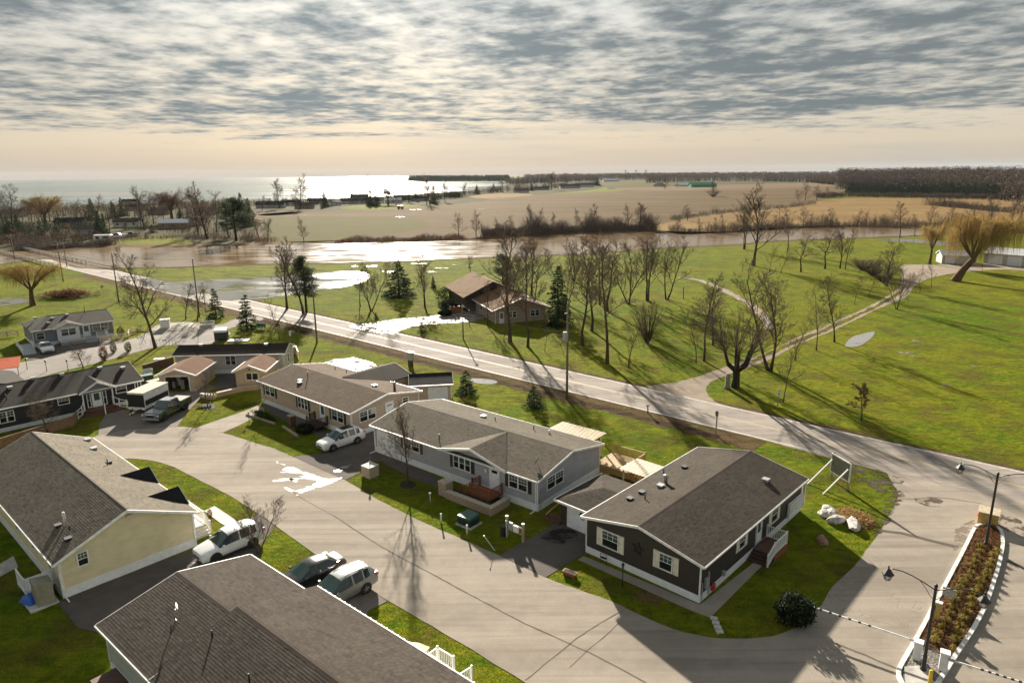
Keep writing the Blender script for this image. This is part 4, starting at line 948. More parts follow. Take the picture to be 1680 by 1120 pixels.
lp = thing('pillar_lamp', 'small black lantern standing on the driveway stone pillar', 'lamp', (pl.x, pl.y, 1.034))
MB().lathe([(.06, 0), (.03, .03), (.03, .3)], 8).build('post', MATS['black_metal'], lp); MB().lathe([(.07, .3), (.10, .5)], 8).build('lantern', MATS['lamp_glass'], lp); MB().lathe([(.13, .5), (.02, .62), (.02, .68)], 8).build('cap', MATS['black_metal'], lp)
# pergola and deck behind the grey house
pq = g(985, 716, 2.3)
pergola('garden_pergola', 'pale wooden pergola with long slats behind the grey house', tuple(gl(H, 13.6, 10.0)), R(-39.2), 4.3, 2.5, 2.35, 0, 'lumber_pale')
t = bpy.data.objects['garden_pergola']
for i in range(9): MB().box(-.35, 4.65, .1 + i * .28, .1 + i * .28 + .13, 2.35, 2.40).build('slat', MATS['lumber_pale'], t)
for i in range(7): MB().box(.1 + i * .68, .1 + i * .68 + .05, -.4, 2.9, 2.20, 2.345).build('rafter', MATS['deck_brown'], t)
t = thing('back_deck', 'new yellow timber deck with railings and a ramp of stairs behind the grey house', 'deck', tuple(gl(H, 19.0, 9.3)), R(-39.2))
for i in range(14): MB().box(.0, 3.6, .1 + i * .2, .1 + i * .2 + .185, .68, .72).build('deck_board', MATS['lumber'], t)
MB().box(0, 3.6, .02, .1, .1, .72).build('fascia', MATS['lumber'], t); MB().box(3.6, 3.66, .02, 2.9, .1, .72).build('fascia', MATS['lumber'], t)
railing(t, (.2, 2.85, .72), (3.5, 2.85, .72), .95, 'lumber', .13); railing(t, (3.55, 2.85, .72), (3.55, 1.6, .72), .95, 'lumber', .13, (False, True))
for k in range(4): MB().box(3.66 + .28 * k, 3.66 + .28 * (k + 1), .1, 1.5, 0, .56 - .14 * k).build('step', MATS['lumber'], t)
railing(t, (3.6, .1, .72), (4.8, .1, .1), .9, 'lumber', .14); railing(t, (3.6, 1.5, .72), (4.8, 1.5, .1), .9, 'lumber', .14, (False, True))

# ---------------------------------------------------------------- the tan house
H = House('tan_house', 'tan bungalow with brown roof and black shutters beside the white crossover', (-29.5, 76.6), -41.0, 17.5, 9.0, 2.70, 3.55, 'side_tan', 'sp_tan', tabmat='sh_brown', skirt=.55, seed=41)
for a, b in ((.95, 3.05), (14.1, 16.2)): H.window('S', a, b, 1.20, 2.42, 2, 'black_shutter', .32, grid=2)
H.window('S', 7.8, 9.7, 1.15, 2.45, 3, 'black_shutter', .34); H.door('S', 12.0, 12.95, .62, 2.52)
H.window('E', .95, 3.05, 1.35, 2.50, 2, grid=2); H.door('E', 4.3, 5.4, .75, 2.62, lights=1, glassed=False); H.window('E', 6.6, 7.5, 1.9, 2.55, 1)
for (x, y, kd, h) in ((5.2, 2.0, 'box', .3), (5.8, 1.6, 'box', .3), (5.3, 3.0, 'pipe', .7), (4.0, 7.6, 'pipe', .4), (6.0, 7.8, 'pipe', .4), (9.0, 7.6, 'pipe', .4), (14.2, 5.6, 'pale', .4), (16.0, 6.9, 'chimney', .6)): H.vent(x, y, kd, h)
H.downpipe('S', 17.35, False)
p = MB(); p.box(11.0, 13.4, -1.5, -.05, .45, .55); pc = p.build('porch', MATS['deck_dark'], H.o)
railing(pc, (13.35, -.1, .55), (13.35, -1.45, .55), .85, 'deck_dark', .13); railing(pc, (13.35, -1.45, .55), (11.6, -1.45, .55), .85, 'deck_dark', .13, (False, True)); railing(pc, (11.0, -.1, .55), (10.0, -.1, .1), .85, 'deck_dark', .15)
for k in range(2): MB().box(11.0 - .32 * (k + 1), 11.0 - .32 * k, -1.45, -.1, 0, .34 - .17 * k).build('step', MATS['deck_dark'], pc)
MB().box(11.0, 13.4, -1.53, -1.5, 0, .53).build('apron', MATS['deck_dark'], pc)
# rear wing with the darker roof
w = MB(); x0, x1, y0, y1, ye = 6.1, 11.9, 9.0, 12.5, 2.7
w.add([(x0, y0, 0), (x1, y0, 0), (x1, y1, 0), (x0, y1, 0), (x0, y0, ye), (x1, y0, ye), (x1, y1, ye), (x0, y1, ye), ((x0 + x1) / 2, y1, 3.55), ((x0 + x1) / 2, y0 - 2.0, 3.55)], [(3, 2, 1, 0), (0, 1, 5, 4), (1, 2, 6, 5), (2, 3, 7, 8, 6), (3, 0, 4, 7)]); w.build('wing_wall', MATS['side_tan'], H.o)
m = MB(); xm = (x0 + x1) / 2
for xa in (x0 - .3, x1 + .3): slab(m, [(xa, y0 - .1, ye - .08), (xa, y1 + .3, ye - .08), (xm, y1 + .3, 3.55), (xm, y0 - 3.9, 3.55)], .11)
wr = m.build('wing_roof', MATS['sp_dark'], H.o); mm = MB()
for xa in (x0 - .3, x1 + .3): mm.hexa([(x, y, z + dz) for dz in (-.06, .13) for (x, y, z) in ((xa, y1 + .3, ye - .08), (xm, y1 + .3, 3.55), (xm, y1 + .34, 3.55), (xa, y1 + .34, ye - .08))])
mm.build('rake_board', MATS['white_trim'], wr)
TAN = H
# low stone border with clipped hedge before the tan house
t = thing('hedge_bed', 'low clipped green hedge in a stone-edged bed before the tan house', 'hedge', tuple(gl(H, 0, 0)), R(-41))
wall_blocks(t, (2.6, -3.4, 0), (7.8, -3.0, 0), .22, .22, 'stone_tan', .5, .22); wall_blocks(t, (9.2, -2.9, 0), (12.8, -3.4, 0), .22, .22, 'stone_tan', .5, .22, seed=9)
HEDGE_BED = t
t = thing('stone_pillar', 'short brown stone pillar beside the tan house steps', 'pillar', tuple(gl(H, 9.7, -2.1)), R(-41))
for r in range(5): ubox('block', 'deck_brown', t, (0, 0, r * .24), .62, .62, .232)
ubox('capstone', 'stone_tan', t, (0, 0, 1.2), .7, .7, .07)
# small garage behind the tan house
H = House('small_garage', 'small tan garage with white door behind the tan house', tuple(g(676, 660)[:2]), 8, 4.6, 4.2, 2.1, 2.75, 'side_tan', 'sp_slate', skirt=0, cat='garage')
H.garage_door('S', 1.9, 4.2, .05, 1.75)

# ---------------------------------------------------------------- the cream house
H = House('cream_house', 'pale yellow bungalow with steep grey shingle roof at the left edge', (-23.0, 44.6), 138.2, 21.2, 8.45, 2.68, 4.50, 'side_cream', 'sp_grey', tabmat='sh_cream', skirt=.62, seed=61)
H.window('W', 6.75, 7.42, 1.75, 2.75, 1, grid=3); H.downpipe('W', .06, False); H.downpipe('W', 8.36)
H.gable(6.9, 9.9, 3.45, .08, 'sp_slate', wall='side_cream'); H.gable(1.5, 4.5, 3.45, .08, 'sp_slate', wall='side_cream')
H.window('N', 5.2, 6.0, 1.3, 2.2, 1); H.window('N', 9.2, 10.0, 1.3, 2.2, 1); H.door('N', 1.2, 2.1, .6, 2.4); H.door('S', 2.4, 3.4, .6, 2.5); H.window('S', 6, 8, 1.2, 2.4, 2, 'black_shutter')
for (x, y, kd, h) in ((3.1, 7.0, 'white', .95), (3.6, 7.3, 'box', .25), (2.2, 7.0, 'pipe', .4), (1.2, 7.4, 'box', .2), (11.5, 1.6, 'pipe', .55), (12.2, 1.3, 'box', .2), (16.7, 1.0, 'pale', .2), (20, .5, 'pale', .2)): H.vent(x, y, kd, h)
m = MB(); m.box(-.12, 0, 3.95, 4.25, 3.95, 4.1); m.build('wall_lamp', MATS['galvanised'], H.o)
p = MB(); p.box(1.4, 3.2, 8.5, 10.1, .5, .6); pc = p.build('porch', MATS['white_vinyl'], H.o)
railing(pc, (1.45, 8.55, .6), (1.45, 10.05, .6), .95, 'white_trim', .14); railing(pc, (1.45, 10.05, .6), (3.2, 10.05, .6), .95, 'white_trim', .14, (False, True))
for k in range(3): MB().box(3.2 + .3 * k, 3.2 + .3 * (k + 1), 8.6, 10.0, 0, .42 - .14 * k).build('step', MATS['concrete'], pc)
MB().box(1.4, 3.2, 10.0, 10.04, 0, .5).build('apron', MATS['plastic_black'], pc)
p = MB(); p.box(1.6, 4.2, -1.5, -.05, .5, .6); pc = p.build('porch', MATS['white_vinyl'], H.o)
railing(pc, (4.2, -1.45, .6), (1.7, -1.45, .6), .95, 'white_trim', .14); railing(pc, (1.7, -1.45, .6), (.8, -1.45, .15), .95, 'white_trim', .14, (False, True)); railing(pc, (1.7, -.3, .6), (.8, -.3, .15), .95, 'white_trim', .14)
for k in range(3): MB().box(1.6 - .28 * (k + 1), 1.6 - .28 * k, -1.4, -.35, 0, .45 - .14 * k).build('step', MATS['concrete_pale'], pc)
CREAM = H
# storage box, bins and tarpaulin behind its corner
t = thing('storage_shed', 'khaki resin storage locker at the back corner of the cream house', 'locker', tuple(gl(H, .55, 9.35)), R(138.2))
MB().box(-.55, .55, -.45, .45, .08, 1.35).build('body', MATS['shed_resin'], t); MB().add([(-.6, -.5, 1.35), (.6, -.5, 1.35), (.6, .5, 1.35), (-.6, .5, 1.35), (-.6, -.5, 1.45), (.6, -.5, 1.45), (.6, .5, 1.62), (-.6, .5, 1.62)], [(0, 1, 2, 3), (4, 5, 6, 7), (0, 1, 5, 4), (1, 2, 6, 5), (2, 3, 7, 6), (3, 0, 4, 7)]).build('lid', MATS['shed_resin'], t)
for sx in (-.27, .27): MB().box(sx - .25, sx + .25, .45, .475, .12, 1.3).build('door', MATS['shed_resin'], t)
MB().box(-.75, .75, -.6, .95, .0, .08).build('pad', MATS['concrete_pale'], t)
t = thing('tarpaulin_pile', 'bright blue tarpaulin bundle between the porch and the storage locker', 'tarpaulin', tuple(gl(H, 1.25, 9.9)), R(150))
rg = random.Random(4); m = MB(); nn = 9
vs = [((i / (nn - 1) - .5) * 1.3, (j / (nn - 1) - .5) * .9, max(0, .52 * (1 - (2 * i / (nn - 1) - 1) ** 4) * (1 - (2 * j / (nn - 1) - 1) ** 4) + rg.uniform(-.05, .05)) + .02) for i in range(nn) for j in range(nn)]
m.add(vs, [(i * nn + j, (i + 1) * nn + j, (i + 1) * nn + j + 1, i * nn + j + 1) for i in range(nn - 1) for j in range(nn - 1)], True); m.build('sheet', MATS['blue_tarp'], t)

# ---------------------------------------------------------------- the roof in the foreground
H = House('front_house', 'house in the bottom foreground seen mostly as a wide brown-grey shingle roof', (-22.0, 31.95), -39.8, 5.9, 8.3, 2.72, 3.62, 'side_sage', 'sp_dark', tabmat='sh_front', skirt=.5, seed=71)
H2 = House('front_house_tmp', 'x', (0, 0), 0, 16.0, 8.95, 2.72, 3.85, 'side_sage', 'sp_dark', tabmat='sh_front', skirt=.5, seed=75, rake=.02)
for ch in list(H2.o.children): ch.parent = H.o; ch.location = (5.92 + ch.location.x, ch.location.y, ch.location.z)
for ch in H2.roof.children:
    if ch.name.startswith('rake_board') and ch.data.vertices[0].co.x < 1: ch.data.materials[0] = MATS['sp_dark']
bpy.data.objects.remove(H2.o); H2.o = H.o
for (x, y, kd, h) in ((6.6, 2.7, 'pipe', .5), (11.0, 2.2, 'pipe', .7)):
    v_ = H.vent(x, y, kd, h)
t = MB(); t.tube([(3.6, 2.2, 3.2), (3.6, 2.2, 3.75), (3.6, 2.3, 4.0)], .03); t.tube([(3.6, 1.9, 3.2), (3.6, 2.2, 3.5)], .018); t.tube([(3.9, 2.3, 3.25), (3.6, 2.2, 3.5)], .018); t.build('dish_mast', MATS['galvanised'], H.roof)
dd = MB().lathe([(.02, -.06), (.2, -.03), (.30, .03), (.305, .035), (.02, -.04)], 18); ob = dd.build('dish', MATS['white_trim'], H.roof); ob.location = (3.6, 2.35, 4.12); ob.rotation_euler = (R(82), 0, R(150)); ob.scale = (.75, .75, .75)
MB().box(.8, 2.4, -1.3, -.05, .4, .5).build('landing', MATS['deck_brown'], H.o); m = MB(); H.wb(m, 'S', .4, .5, 2.0, 2.2, 0, .12); m.build('wall_lamp', MATS['white_trim'], H.o)
# gutter clips of the fairy lights along the street eave
for i in range(34): ubox('eave_bulb', 'white_trim', H.roof, (6.1 + i * .45, 9.28 + .15, 2.58), .06, .06, .09)
FRONT = H
p = MB(); p.box(14.0, 16.4, 8.97, 10.3, .45, .55); pc = p.build('porch', MATS['white_vinyl'], H.o)
railing(pc, (14.0, 9.9, .55), (14.0, 11.1, .55), .95, 'white_trim', .13); railing(pc, (14.0, 11.1, .55), (15.2, 11.1, .55), .95, 'white_trim', .13, (False, True)); railing(pc, (16.0, 9.9, .3), (16.0, 11.6, .05), .95, 'white_trim', .13)
MB().box(14.0, 16.4, 10.3, 11.1, .45, .55).build('landing', MATS['concrete_pale'], pc)
t = thing('garden_arch', 'small carved wooden garden bench arch beside the front walkway', 'bench', tuple(g(686, 1078)), R(-20))
for x in (-.5, .5): ubox('leg', 'timber_grey', t, (x, 0, 0), .09, .3, .62)
MB().add([(-.65, -.2, .62), (.65, -.2, .62), (.65, .2, .62), (-.65, .2, .62), (-.65, -.2, .70), (.65, -.2, .70), (.65, .2, .70), (-.65, .2, .70), (0, -.2, .80), (0, .2, .80)], [(0, 3, 2, 1), (0, 1, 5, 8, 4), (3, 7, 9, 6, 2), (4, 8, 9, 7), (8, 5, 6, 9), (0, 4, 7, 3), (1, 2, 6, 5)]).build('seat', MATS['lumber_pale'], t)
MB().box(-.45, .45, -.03, .03, .2, .26).build('stretcher', MATS['timber_grey'], t)

# ---------------------------------------------------------------- the navy house with the corner steps
N0 = Vector((-53.3, 68.1, 0)); nd = rotz((1, 0, 0), R(46)); on = N0 - nd * 9.0
H = House('navy_house', 'black-blue bungalow with white window frames and a fan of wooden corner steps', (on.x, on.y), 46.0, 22.2, 8.7, 2.62, 3.95, 'side_navy', 'sp_navy', skirt=.45)
k = 9.0
H.window('S', k - .7, k + .65, .95, 2.2, 2, frame='white_trim', grid=2); H.window('S', k + 4.65, k + 5.8, 1.6, 2.45, 1, grid=3); H.window('S', k + 10.45, k + 11.65, 1.55, 2.5, 1, grid=2)
H.gable(k + 6.6, k + 10.4, 3.55, .55, 'sp_slate', None, None, seed=8)
m = MB(); q = [(k + 6.95, 2.3), (k + 10.05, 2.3), (k + 8.5, 3.45)]; m.add([(a, -.30, z) for a, z in q] + [(a, 0, z) for a, z in q], [(0, 1, 2), (5, 4, 3), (0, 3, 4, 1), (1, 4, 5, 2), (2, 5, 3, 0)]); m.build('gable_wall', MATS['side_bluegrey'], H.o)
for x in (k + 7.0, k + 10.0): ubox('porch_post', 'white_trim', H.o, (x, -.45, .45), .12, .12, 2.0)
H.door('S', k + 7.95, k + 8.95, .55, 2.35, 'white_vinyl'); H.window('S', k + 7.45, k + 7.85, .6, 2.3, 1); H.window('S', k + 9.05, k + 9.45, .6, 2.3, 1)
for (x, y) in ((k + 1.2, 3.3), (k + 3.6, 4.3), (k + 6.3, 4.0), (k + 10.2, 3.9), (k + 12.4, 3.0), (k - 1.0, 3.1)): H.vent(x, y, 'pale')
H.vent(k + .4, 1.2, 'pipe', .6); H.vent(k + 9.6, 3.2, 'pipe', .5)
for k2 in (12.75, 13.05): H.downpipe('S', k + k2 - .2, False)
m = MB()                                                    # rear wing
m.box(k - 9, k + 3.4, 8.7, 15.5, 0, 2.6); m.build('wing_wall', MATS['side_navy'], H.o); m = MB(); xa, xb, xm = k - 9.3, k + 3.7, k - 2.2
slab(m, [(k + 3.7, 8.0, 2.6), (k + 3.7, 15.8, 2.6), (k + 0.4, 13.0, 4.2), (k + .4, 4.4, 4.15)]); slab(m, [(xa, 15.8, 2.6), (k + 3.7, 15.8, 2.6), (k + .4, 13.0, 4.2), (xa, 13.0, 4.2)]); slab(m, [(xa, 4.35, 3.93), (k + .4, 4.35, 3.98), (k + .4, 13.0, 4.2), (xa, 13.0, 4.2)]); m.build('wing_roof', MATS['sp_navy'], H.o)
# octagonal steps
pc = MB().box(k + 7.0, k + 10.0, -1.2, -.05, .42, .52).build('porch', MATS['deck_brown'], H.o)
for j in range(3):
    r = 1.9 - .32 * (2 - j) * -1 if False else 1.55 + .34 * j; cx = k + 8.5
    MB().prism([(cx - r - .2, -.06), (cx - r - .2, -.7 - .25 * j), (cx - r * .45, -1.25 - .34 * j), (cx + r * .45, -1.25 - .34 * j), (cx + r + .2, -.7 - .25 * j), (cx + r + .2, -.06)], 0, .40 - .13 * j).build('step', MATS['deck_brown'], pc)
for sx in (-1, 1):
    cx = k + 8.5; railing(pc, (cx + sx * 1.5, -.2, .52), (cx + sx * 1.9, -1.0, .25), .95, 'white_trim', .5, bw=.05); railing(pc, (cx + sx * 1.9, -1.0, .25), (cx + sx * 2.5, -1.5, .05), .95, 'white_trim', .5, (False, True), bw=.05)
ubox('post', 'white_trim', pc, (k + 8.6, -2.05, 0), .1, .1, 1.3)
NAVY = H
# long brown board fence before it
def board_fence(name, label, pix, h, mat, bw=.9, cap=True):
    pts = [g(*p) for p in pix]; t = thing(name, label, 'fence', tuple(pts[0]))
    for i in range(len(pts) - 1):
        a, b_ = pts[i] - pts[0], pts[i + 1] - pts[0]; d = b_ - a; L = d.length; n = max(1, int(L / bw)); an = math.atan2(d.y, d.x)
        for j in range(n):
            c = a + d * ((j + .5) / n); ubox('board', mat, t, (c.x, c.y, 0.0), L / n - .02, .06, h - .02 * (j % 2), an)
        for j in range(0, n + 1, 2): c = a + d * (j / n); ubox('post', mat, t, (c.x, c.y, 0), .11, .11, h + .06, an)
        MB().bar(a + Vector((0, 0, h + .03)), b_ + Vector((0, 0, h + .03)), .14, .05).build('rail', MATS[mat], t)
    return t
board_fence('board_fence', 'long low brown board fence in front of the navy house', [(-60, 757), (0, 736), (60, 717), (122, 697), (128, 688)], 1.0, 'fence_brown')
t = thing('red_awning', 'orange-red canopy edge behind the navy roof at far left', 'awning', tuple(g(5, 640)), R(30))
MB().add([(-6, -1, 2.9), (2.2, -1, 3.0), (2.2, 2, 3.7), (-6, 2, 3.7), (-6, -1, 2.84), (2.2, -1, 2.94), (2.2, 2, 3.64), (-6, 2, 3.64)], [(0, 1, 2, 3), (7, 6, 5, 4), (0, 4, 5, 1), (1, 5, 6, 2), (2, 6, 7, 3), (3, 7, 4, 0)]).build('canopy', MATS['orange_paint'], t)
for x in (-5.5, 2.0): ubox('post', 'galvanised', t, (x, -.8, 0), .08, .08, 2.9)

# ---------------------------------------------------------------- white single-wide with its two sheds
ow = g(285, 583, 2.75)
H = House('white_house', 'long white trailer home with dark brown roof behind the brown-roofed garage', (ow.x, ow.y + .25), 2.5, 14.4, 4.4, 2.72, 3.45, 'side_white', 'sp_dark', skirt=.55)
H.window('S', 6.6, 8.0, 1.2, 2.5, 2); H.window('E', 1.4, 2.4, 1.0, 2.2, 1); H.vent(2.8, 2.0, 'pale'); H.vent(11.6, 1.9, 'pale'); H.downpipe('S', 14.2, False)
WHITE6 = H
def shed(name, label, o, ang, L, W, he, hr, roofm, wallm, op=None):
    """gable shed with its gable front at x=0 facing -x; open doorway when op=(y0,y1,z1)"""
    t = thing(name, label, 'garage', (o[0], o[1], 0), R(ang)); ym = W / 2; wt_ = .1
    m = MB(); m.box(0, L, 0, wt_, 0, he); m.box(0, L, W - wt_, W, 0, he); m.box(L - wt_, L, wt_, W - wt_, 0, he)
    tri = lambda x: m.add([(x, 0, he), (x, W, he), (x, ym, hr), (x + wt_, 0, he), (x + wt_, W, he), (x + wt_, ym, hr)], [(0, 2, 1), (3, 4, 5), (0, 1, 4, 3), (1, 2, 5, 4), (2, 0, 3, 5)])
    tri(0); tri(L - wt_)
    if op: m.box(0, wt_, wt_, op[0], 0, he); m.box(0, wt_, op[1], W - wt_, 0, he); m.box(0, wt_, op[0], op[1], op[2], he)
    else: m.box(0, wt_, wt_, W - wt_, 0, he)
    m.build('wall', MATS[wallm], t); r = MB(); s_ = (hr - he) / ym
    for y in (-.3, W + .3): slab(r, [(-.3, y, he - .3 * s_), (L + .3, y, he - .3 * s_), (L + .3, ym, hr), (-.3, ym, hr)], .1)
    ro = r.build('roof', MATS[roofm], t); b = MB()
    for y in (-.3, W + .3): b.hexa([(x, yy, z + dz) for dz in (-.1, .12) for (x, yy, z) in ((-.34, y, he - .3 * s_), (-.34, ym, hr), (-.3, ym, hr), (-.3, y, he - .3 * s_))])
    b.build('rake_board', MATS['white_trim'], ro)
    for y, y2 in ((-.38, -.3), (W + .3, W + .38)): MB().box(-.3, L + .3, y, y2, he - .3 * s_ - .08, he - .3 * s_ + .1).build('gutter', MATS['white_trim'], ro)
    return t
# gable fronts of both sheds face the camera
qa = g(266, 642); qb = g(322, 642); sa = shed('open_garage', 'beige garage with reddish-brown roof and its wide door open on clutter', (qb.x, qb.y), 91.5, 6.0, 4.35, 2.2, 2.95, 'sp_redbrown', 'side_beige', (.75, 3.6, 1.95))
tr_ = MB()
for (y0, y1) in ((.65, .75), (3.6, 3.7)): tr_.box(-.03, 0, y0, y1, 0, 2.0)
tr_.box(-.03, 0, .65, 3.7, 1.95, 2.05); tr_.build('door_frame', MATS['white_trim'], sa)
m = MB().box(2.0, 2.3, 2.0, 2.3, 2.55, 2.95).build('roof_vent', MATS['plastic_black'], sa)
rg = random.Random(12)
ORD_ = ['first', 'second', 'third', 'fourth', 'fifth', 'sixth', 'seventh', 'eighth', 'ninth']
for i in range(9):
    c = (.9 + i * .5, .7 + (i * 1.37) % 2.9, 0); mt = rg.choice(['fence_brown', 'grey_box', 'timber_grey', 'deck_red', 'white_trim', 'tarp_grey', 'wood_post'])
    wp = sa.location + rotz(c, R(91.5)); t = thing('storage_box', ORD_[i] + ' box of stored clutter counted from the door of the open garage', 'box', tuple(wp), R(rg.uniform(60, 120)), 'clutter in the open garage')
    s0, s1, s2 = rg.uniform(.4, .9), rg.uniform(.3, .7), rg.uniform(.3, 1.3)
    MB().box(-s0 / 2, s0 / 2, -s1 / 2, s1 / 2, 0, s2).build('body', MATS[mt], t); MB().box(-s0 / 2 - .02, s0 / 2 + .02, -s1 / 2 - .02, s1 / 2 + .02, s2, s2 + .05).build('lid', MATS[mt], t)
qb = g(438, 633); sb = shed('garden_shed', 'small beige shed with reddish-brown roof and a dark twin window', (qb.x, qb.y - .5), 91.5, 5.0, 3.6, 2.2, 2.9, 'sp_redbrown', 'side_beige')
fr = MB()
for (y0, y1, z0, z1) in ((.75, 2.35, .95, 1.03), (.75, 2.35, 1.87, 1.95), (.75, .83, 1.03, 1.87), (2.27, 2.35, 1.03, 1.87), (1.51, 1.59, 1.03, 1.87)): fr.box(-.05, 0, y0, y1, z0, z1)
w = fr.build('window', MATS['white_trim'], sb)
for y0, y1 in ((.83, 1.51), (1.59, 2.27)): MB().box(-.02, 0, y0, y1, 1.03, 1.87).build('pane', MATS['glass'], w)
MB().lathe([(.14, -.03), (.14, 0)], 14, (0, 1.8, 2.35), 'x').build('vent', MATS['deck_red'], sb)
# retaining wall of tan blocks around the upper lawn
t = thing('retaining_wall', 'low tan block retaining wall in front of the white house patio', 'wall', tuple(g(330, 652)))
o0 = g(330, 652)
for (a, b_) in (((330, 652), (352, 655)), ((356, 651), (400, 641)), ((400, 641), (428, 638))): wall_blocks(t, g(*a) - o0, g(*b_) - o0, .5, .35, 'stone_tan', .5, .17, 'stone_pale', seed=a[0])

# ---------------------------------------------------------------- blue-grey house on the back street
H = House('blue_grey_house', 'blue-grey bungalow with white bay, ramp and long porch on the back street', (-75.4, 104.7), 43, 11.3, 8.4, 2.62, 3.9, 'side_bluegrey', 'sp_grey', skirt=.5, hip0=3.2)
H.gable(2.6, 7.0, 3.3, .5, 'sp_grey', None, 'side_farwhite', wallout=.4); MB().box(3.2, 6.3, -.45, -.004, .5, 2.58).build('bay', MATS['white_vinyl'], H.o)
H.window('S', .4, 1.55, 1.05, 2.25, 1); H.window('S', 3.7, 5.8, 1.2, 2.35, 2, off=.45); H.door('S', 6.8, 7.9, .55, 2.5); H.window('S', 8.25, 10.6, 1.2, 2.45, 2, grid=2)
for (x, y) in ((3.4, 3.0), (2.6, 1.6), (5.6, 3.6), (1.4, 5.5)): H.vent(x, y, 'pale')
H.vent(8.2, 3.6, 'pipe', 1.2)
pc = MB().box(3.2, 10.0, -2.2, -.5, .42, .5).build('porch', MATS['grey_box'], H.o)
for i in range(34): ubox('skirt_board', 'grey_box', pc, (3.3 + i * .2, -2.23, 0), .17, .03, .44)
railing(pc, (3.3, -2.15, .5), (6.5, -2.15, .5), .85, 'white_trim', .2, bw=.05); railing(pc, (8.3, -2.15, .5), (9.9, -2.15, .5), .85, 'white_trim', .2, bw=.05); railing(pc, (9.9, -2.15, .5), (9.9, -.6, .5), .85, 'white_trim', .2, (False, True), bw=.05)
for j in range(2): MB().box(6.6, 8.2, -2.23 - .3 * (j + 1), -2.23 - .3 * j, 0, .3 - .14 * j).build('step', MATS['grey_box'], pc)
# ramp with white rails on the left
pc = MB().add([(-2.2, -1.0, .45), (-.3, -1.0, .45), (-.3, 1.2, .5), (-2.2, 1.2, .5), (-2.2, -5.0, .03), (-.5, -5.0, .03)], [(0, 1, 2, 3), (4, 5, 1, 0)]).build('ramp', MATS['grey_box'], H.o)
railing(pc, (-2.2, 1.0, .5), (-2.2, -1.0, .45), .9, 'white_trim', .2, bw=.05); railing(pc, (-2.2, -1.0, .45), (-2.2, -5.0, .05), .9, 'white_trim', .25, (False, True), bw=.05); railing(pc, (-.4, -1.0, .45), (-.4, -2.6, .25), .9, 'white_trim', .25, bw=.05)
BLUE8 = H
# ---------------------------------------------------------------- brown bungalow across the road
nl = Vector((-2.9, 118.6)); wd = Vector((math.cos(R(19)), math.sin(R(19)))); nr_ = nl + wd * 9.6
H = House('brown_bungalow', 'brown brick bungalow with wide tan roofs across the main road', (nr_.x, nr_.y), 109, 17.5, 9.6, 2.6, 4.3, 'side_fartan', 'sp_wood', skirt=0, oh=.7, rake=.6)
H.window('W', 5.6, 7.2, .9, 2.1, 2); H.window('W', 1.2, 3.0, .9, 2.1, 2); H.door('W', 8.0, 8.9, 0, 2.1); H.window('N', 3, 5, .9, 2.1, 2); H.window('N', 8, 9.5, .9, 2.1, 1); H.vent(9, 6.5, 'box')
# taller rear block of the bungalow
m = MB(); X0, X1, Y0, Y1, he_, hr_ = 12.5, 26, .8, 11.6, 3.1, 5.6; ym = (Y0 + Y1) / 2
m.add([(X0, Y0, 0), (X0, Y1, 0), (X0, Y1, he_), (X0, ym, hr_), (X0, Y0, he_), (X1, Y0, 0), (X1, Y1, 0), (X1, Y1, he_), (X1, ym, hr_), (X1, Y0, he_)], [(4, 3, 2, 1, 0), (5, 6, 7, 8, 9)] + [(i, (i + 1) % 5, 5 + (i + 1) % 5, 5 + i) for i in range(5)]); m.build('rear_wall', MATS['side_charcoal'], H.o)
m = MB()
for y in (Y0 - .7, Y1 + .7): slab(m, [(X0 - .8, y, he_ - .3), (X1 + .6, y, he_ - .3), (X1 + .6, ym, hr_), (X0 - .8, ym, hr_)], .14)
rr = m.build('rear_roof', MATS['sp_wood'], H.o)
for j in range(4): MB().box(X0 - .04, X0, 3.0 + 1.5 * j, 4.2 + 1.5 * j, 3.0, 3.7 + (.5 if j in (1, 2) else 0)).build('window', MATS['glass'], H.o)
BUNG = H
t = thing('brick_gatepost', 'small brick garden wall by the wet driveway of the brown bungalow', 'wall', tuple(g(747, 514)), R(20))
for r in range(4):
    for kx in range(3): ubox('brick', 'deck_red', t, ((kx - 1) * .8 + (.2 if r % 2 else 0), 0, r * .35), .78, .5, .34)
# ---------------------------------------------------------------- farm sheds on the right
H = House('farm_shed', 'small grey shed with a white roof behind the leaning willow', (122.0, 193.0), -17, 8.5, 5.5, 2.4, 3.4, 'barn_wall', 'roof_white', skirt=0, cat='shed'); H.garage_door('S', .8, 3.2, 0, 2.1)
H = House('long_barn', 'long low grey barn with a white roof at the right edge', (133.6, 192.5), -52, 17.0, 7.0, 3.0, 4.3, 'barn_wall', 'roof_white', skirt=0, cat='barn')
for j in range(3): H.garage_door('S', 1.0 + 4.6 * j, 4.4 + 4.6 * j, 0, 2.6)
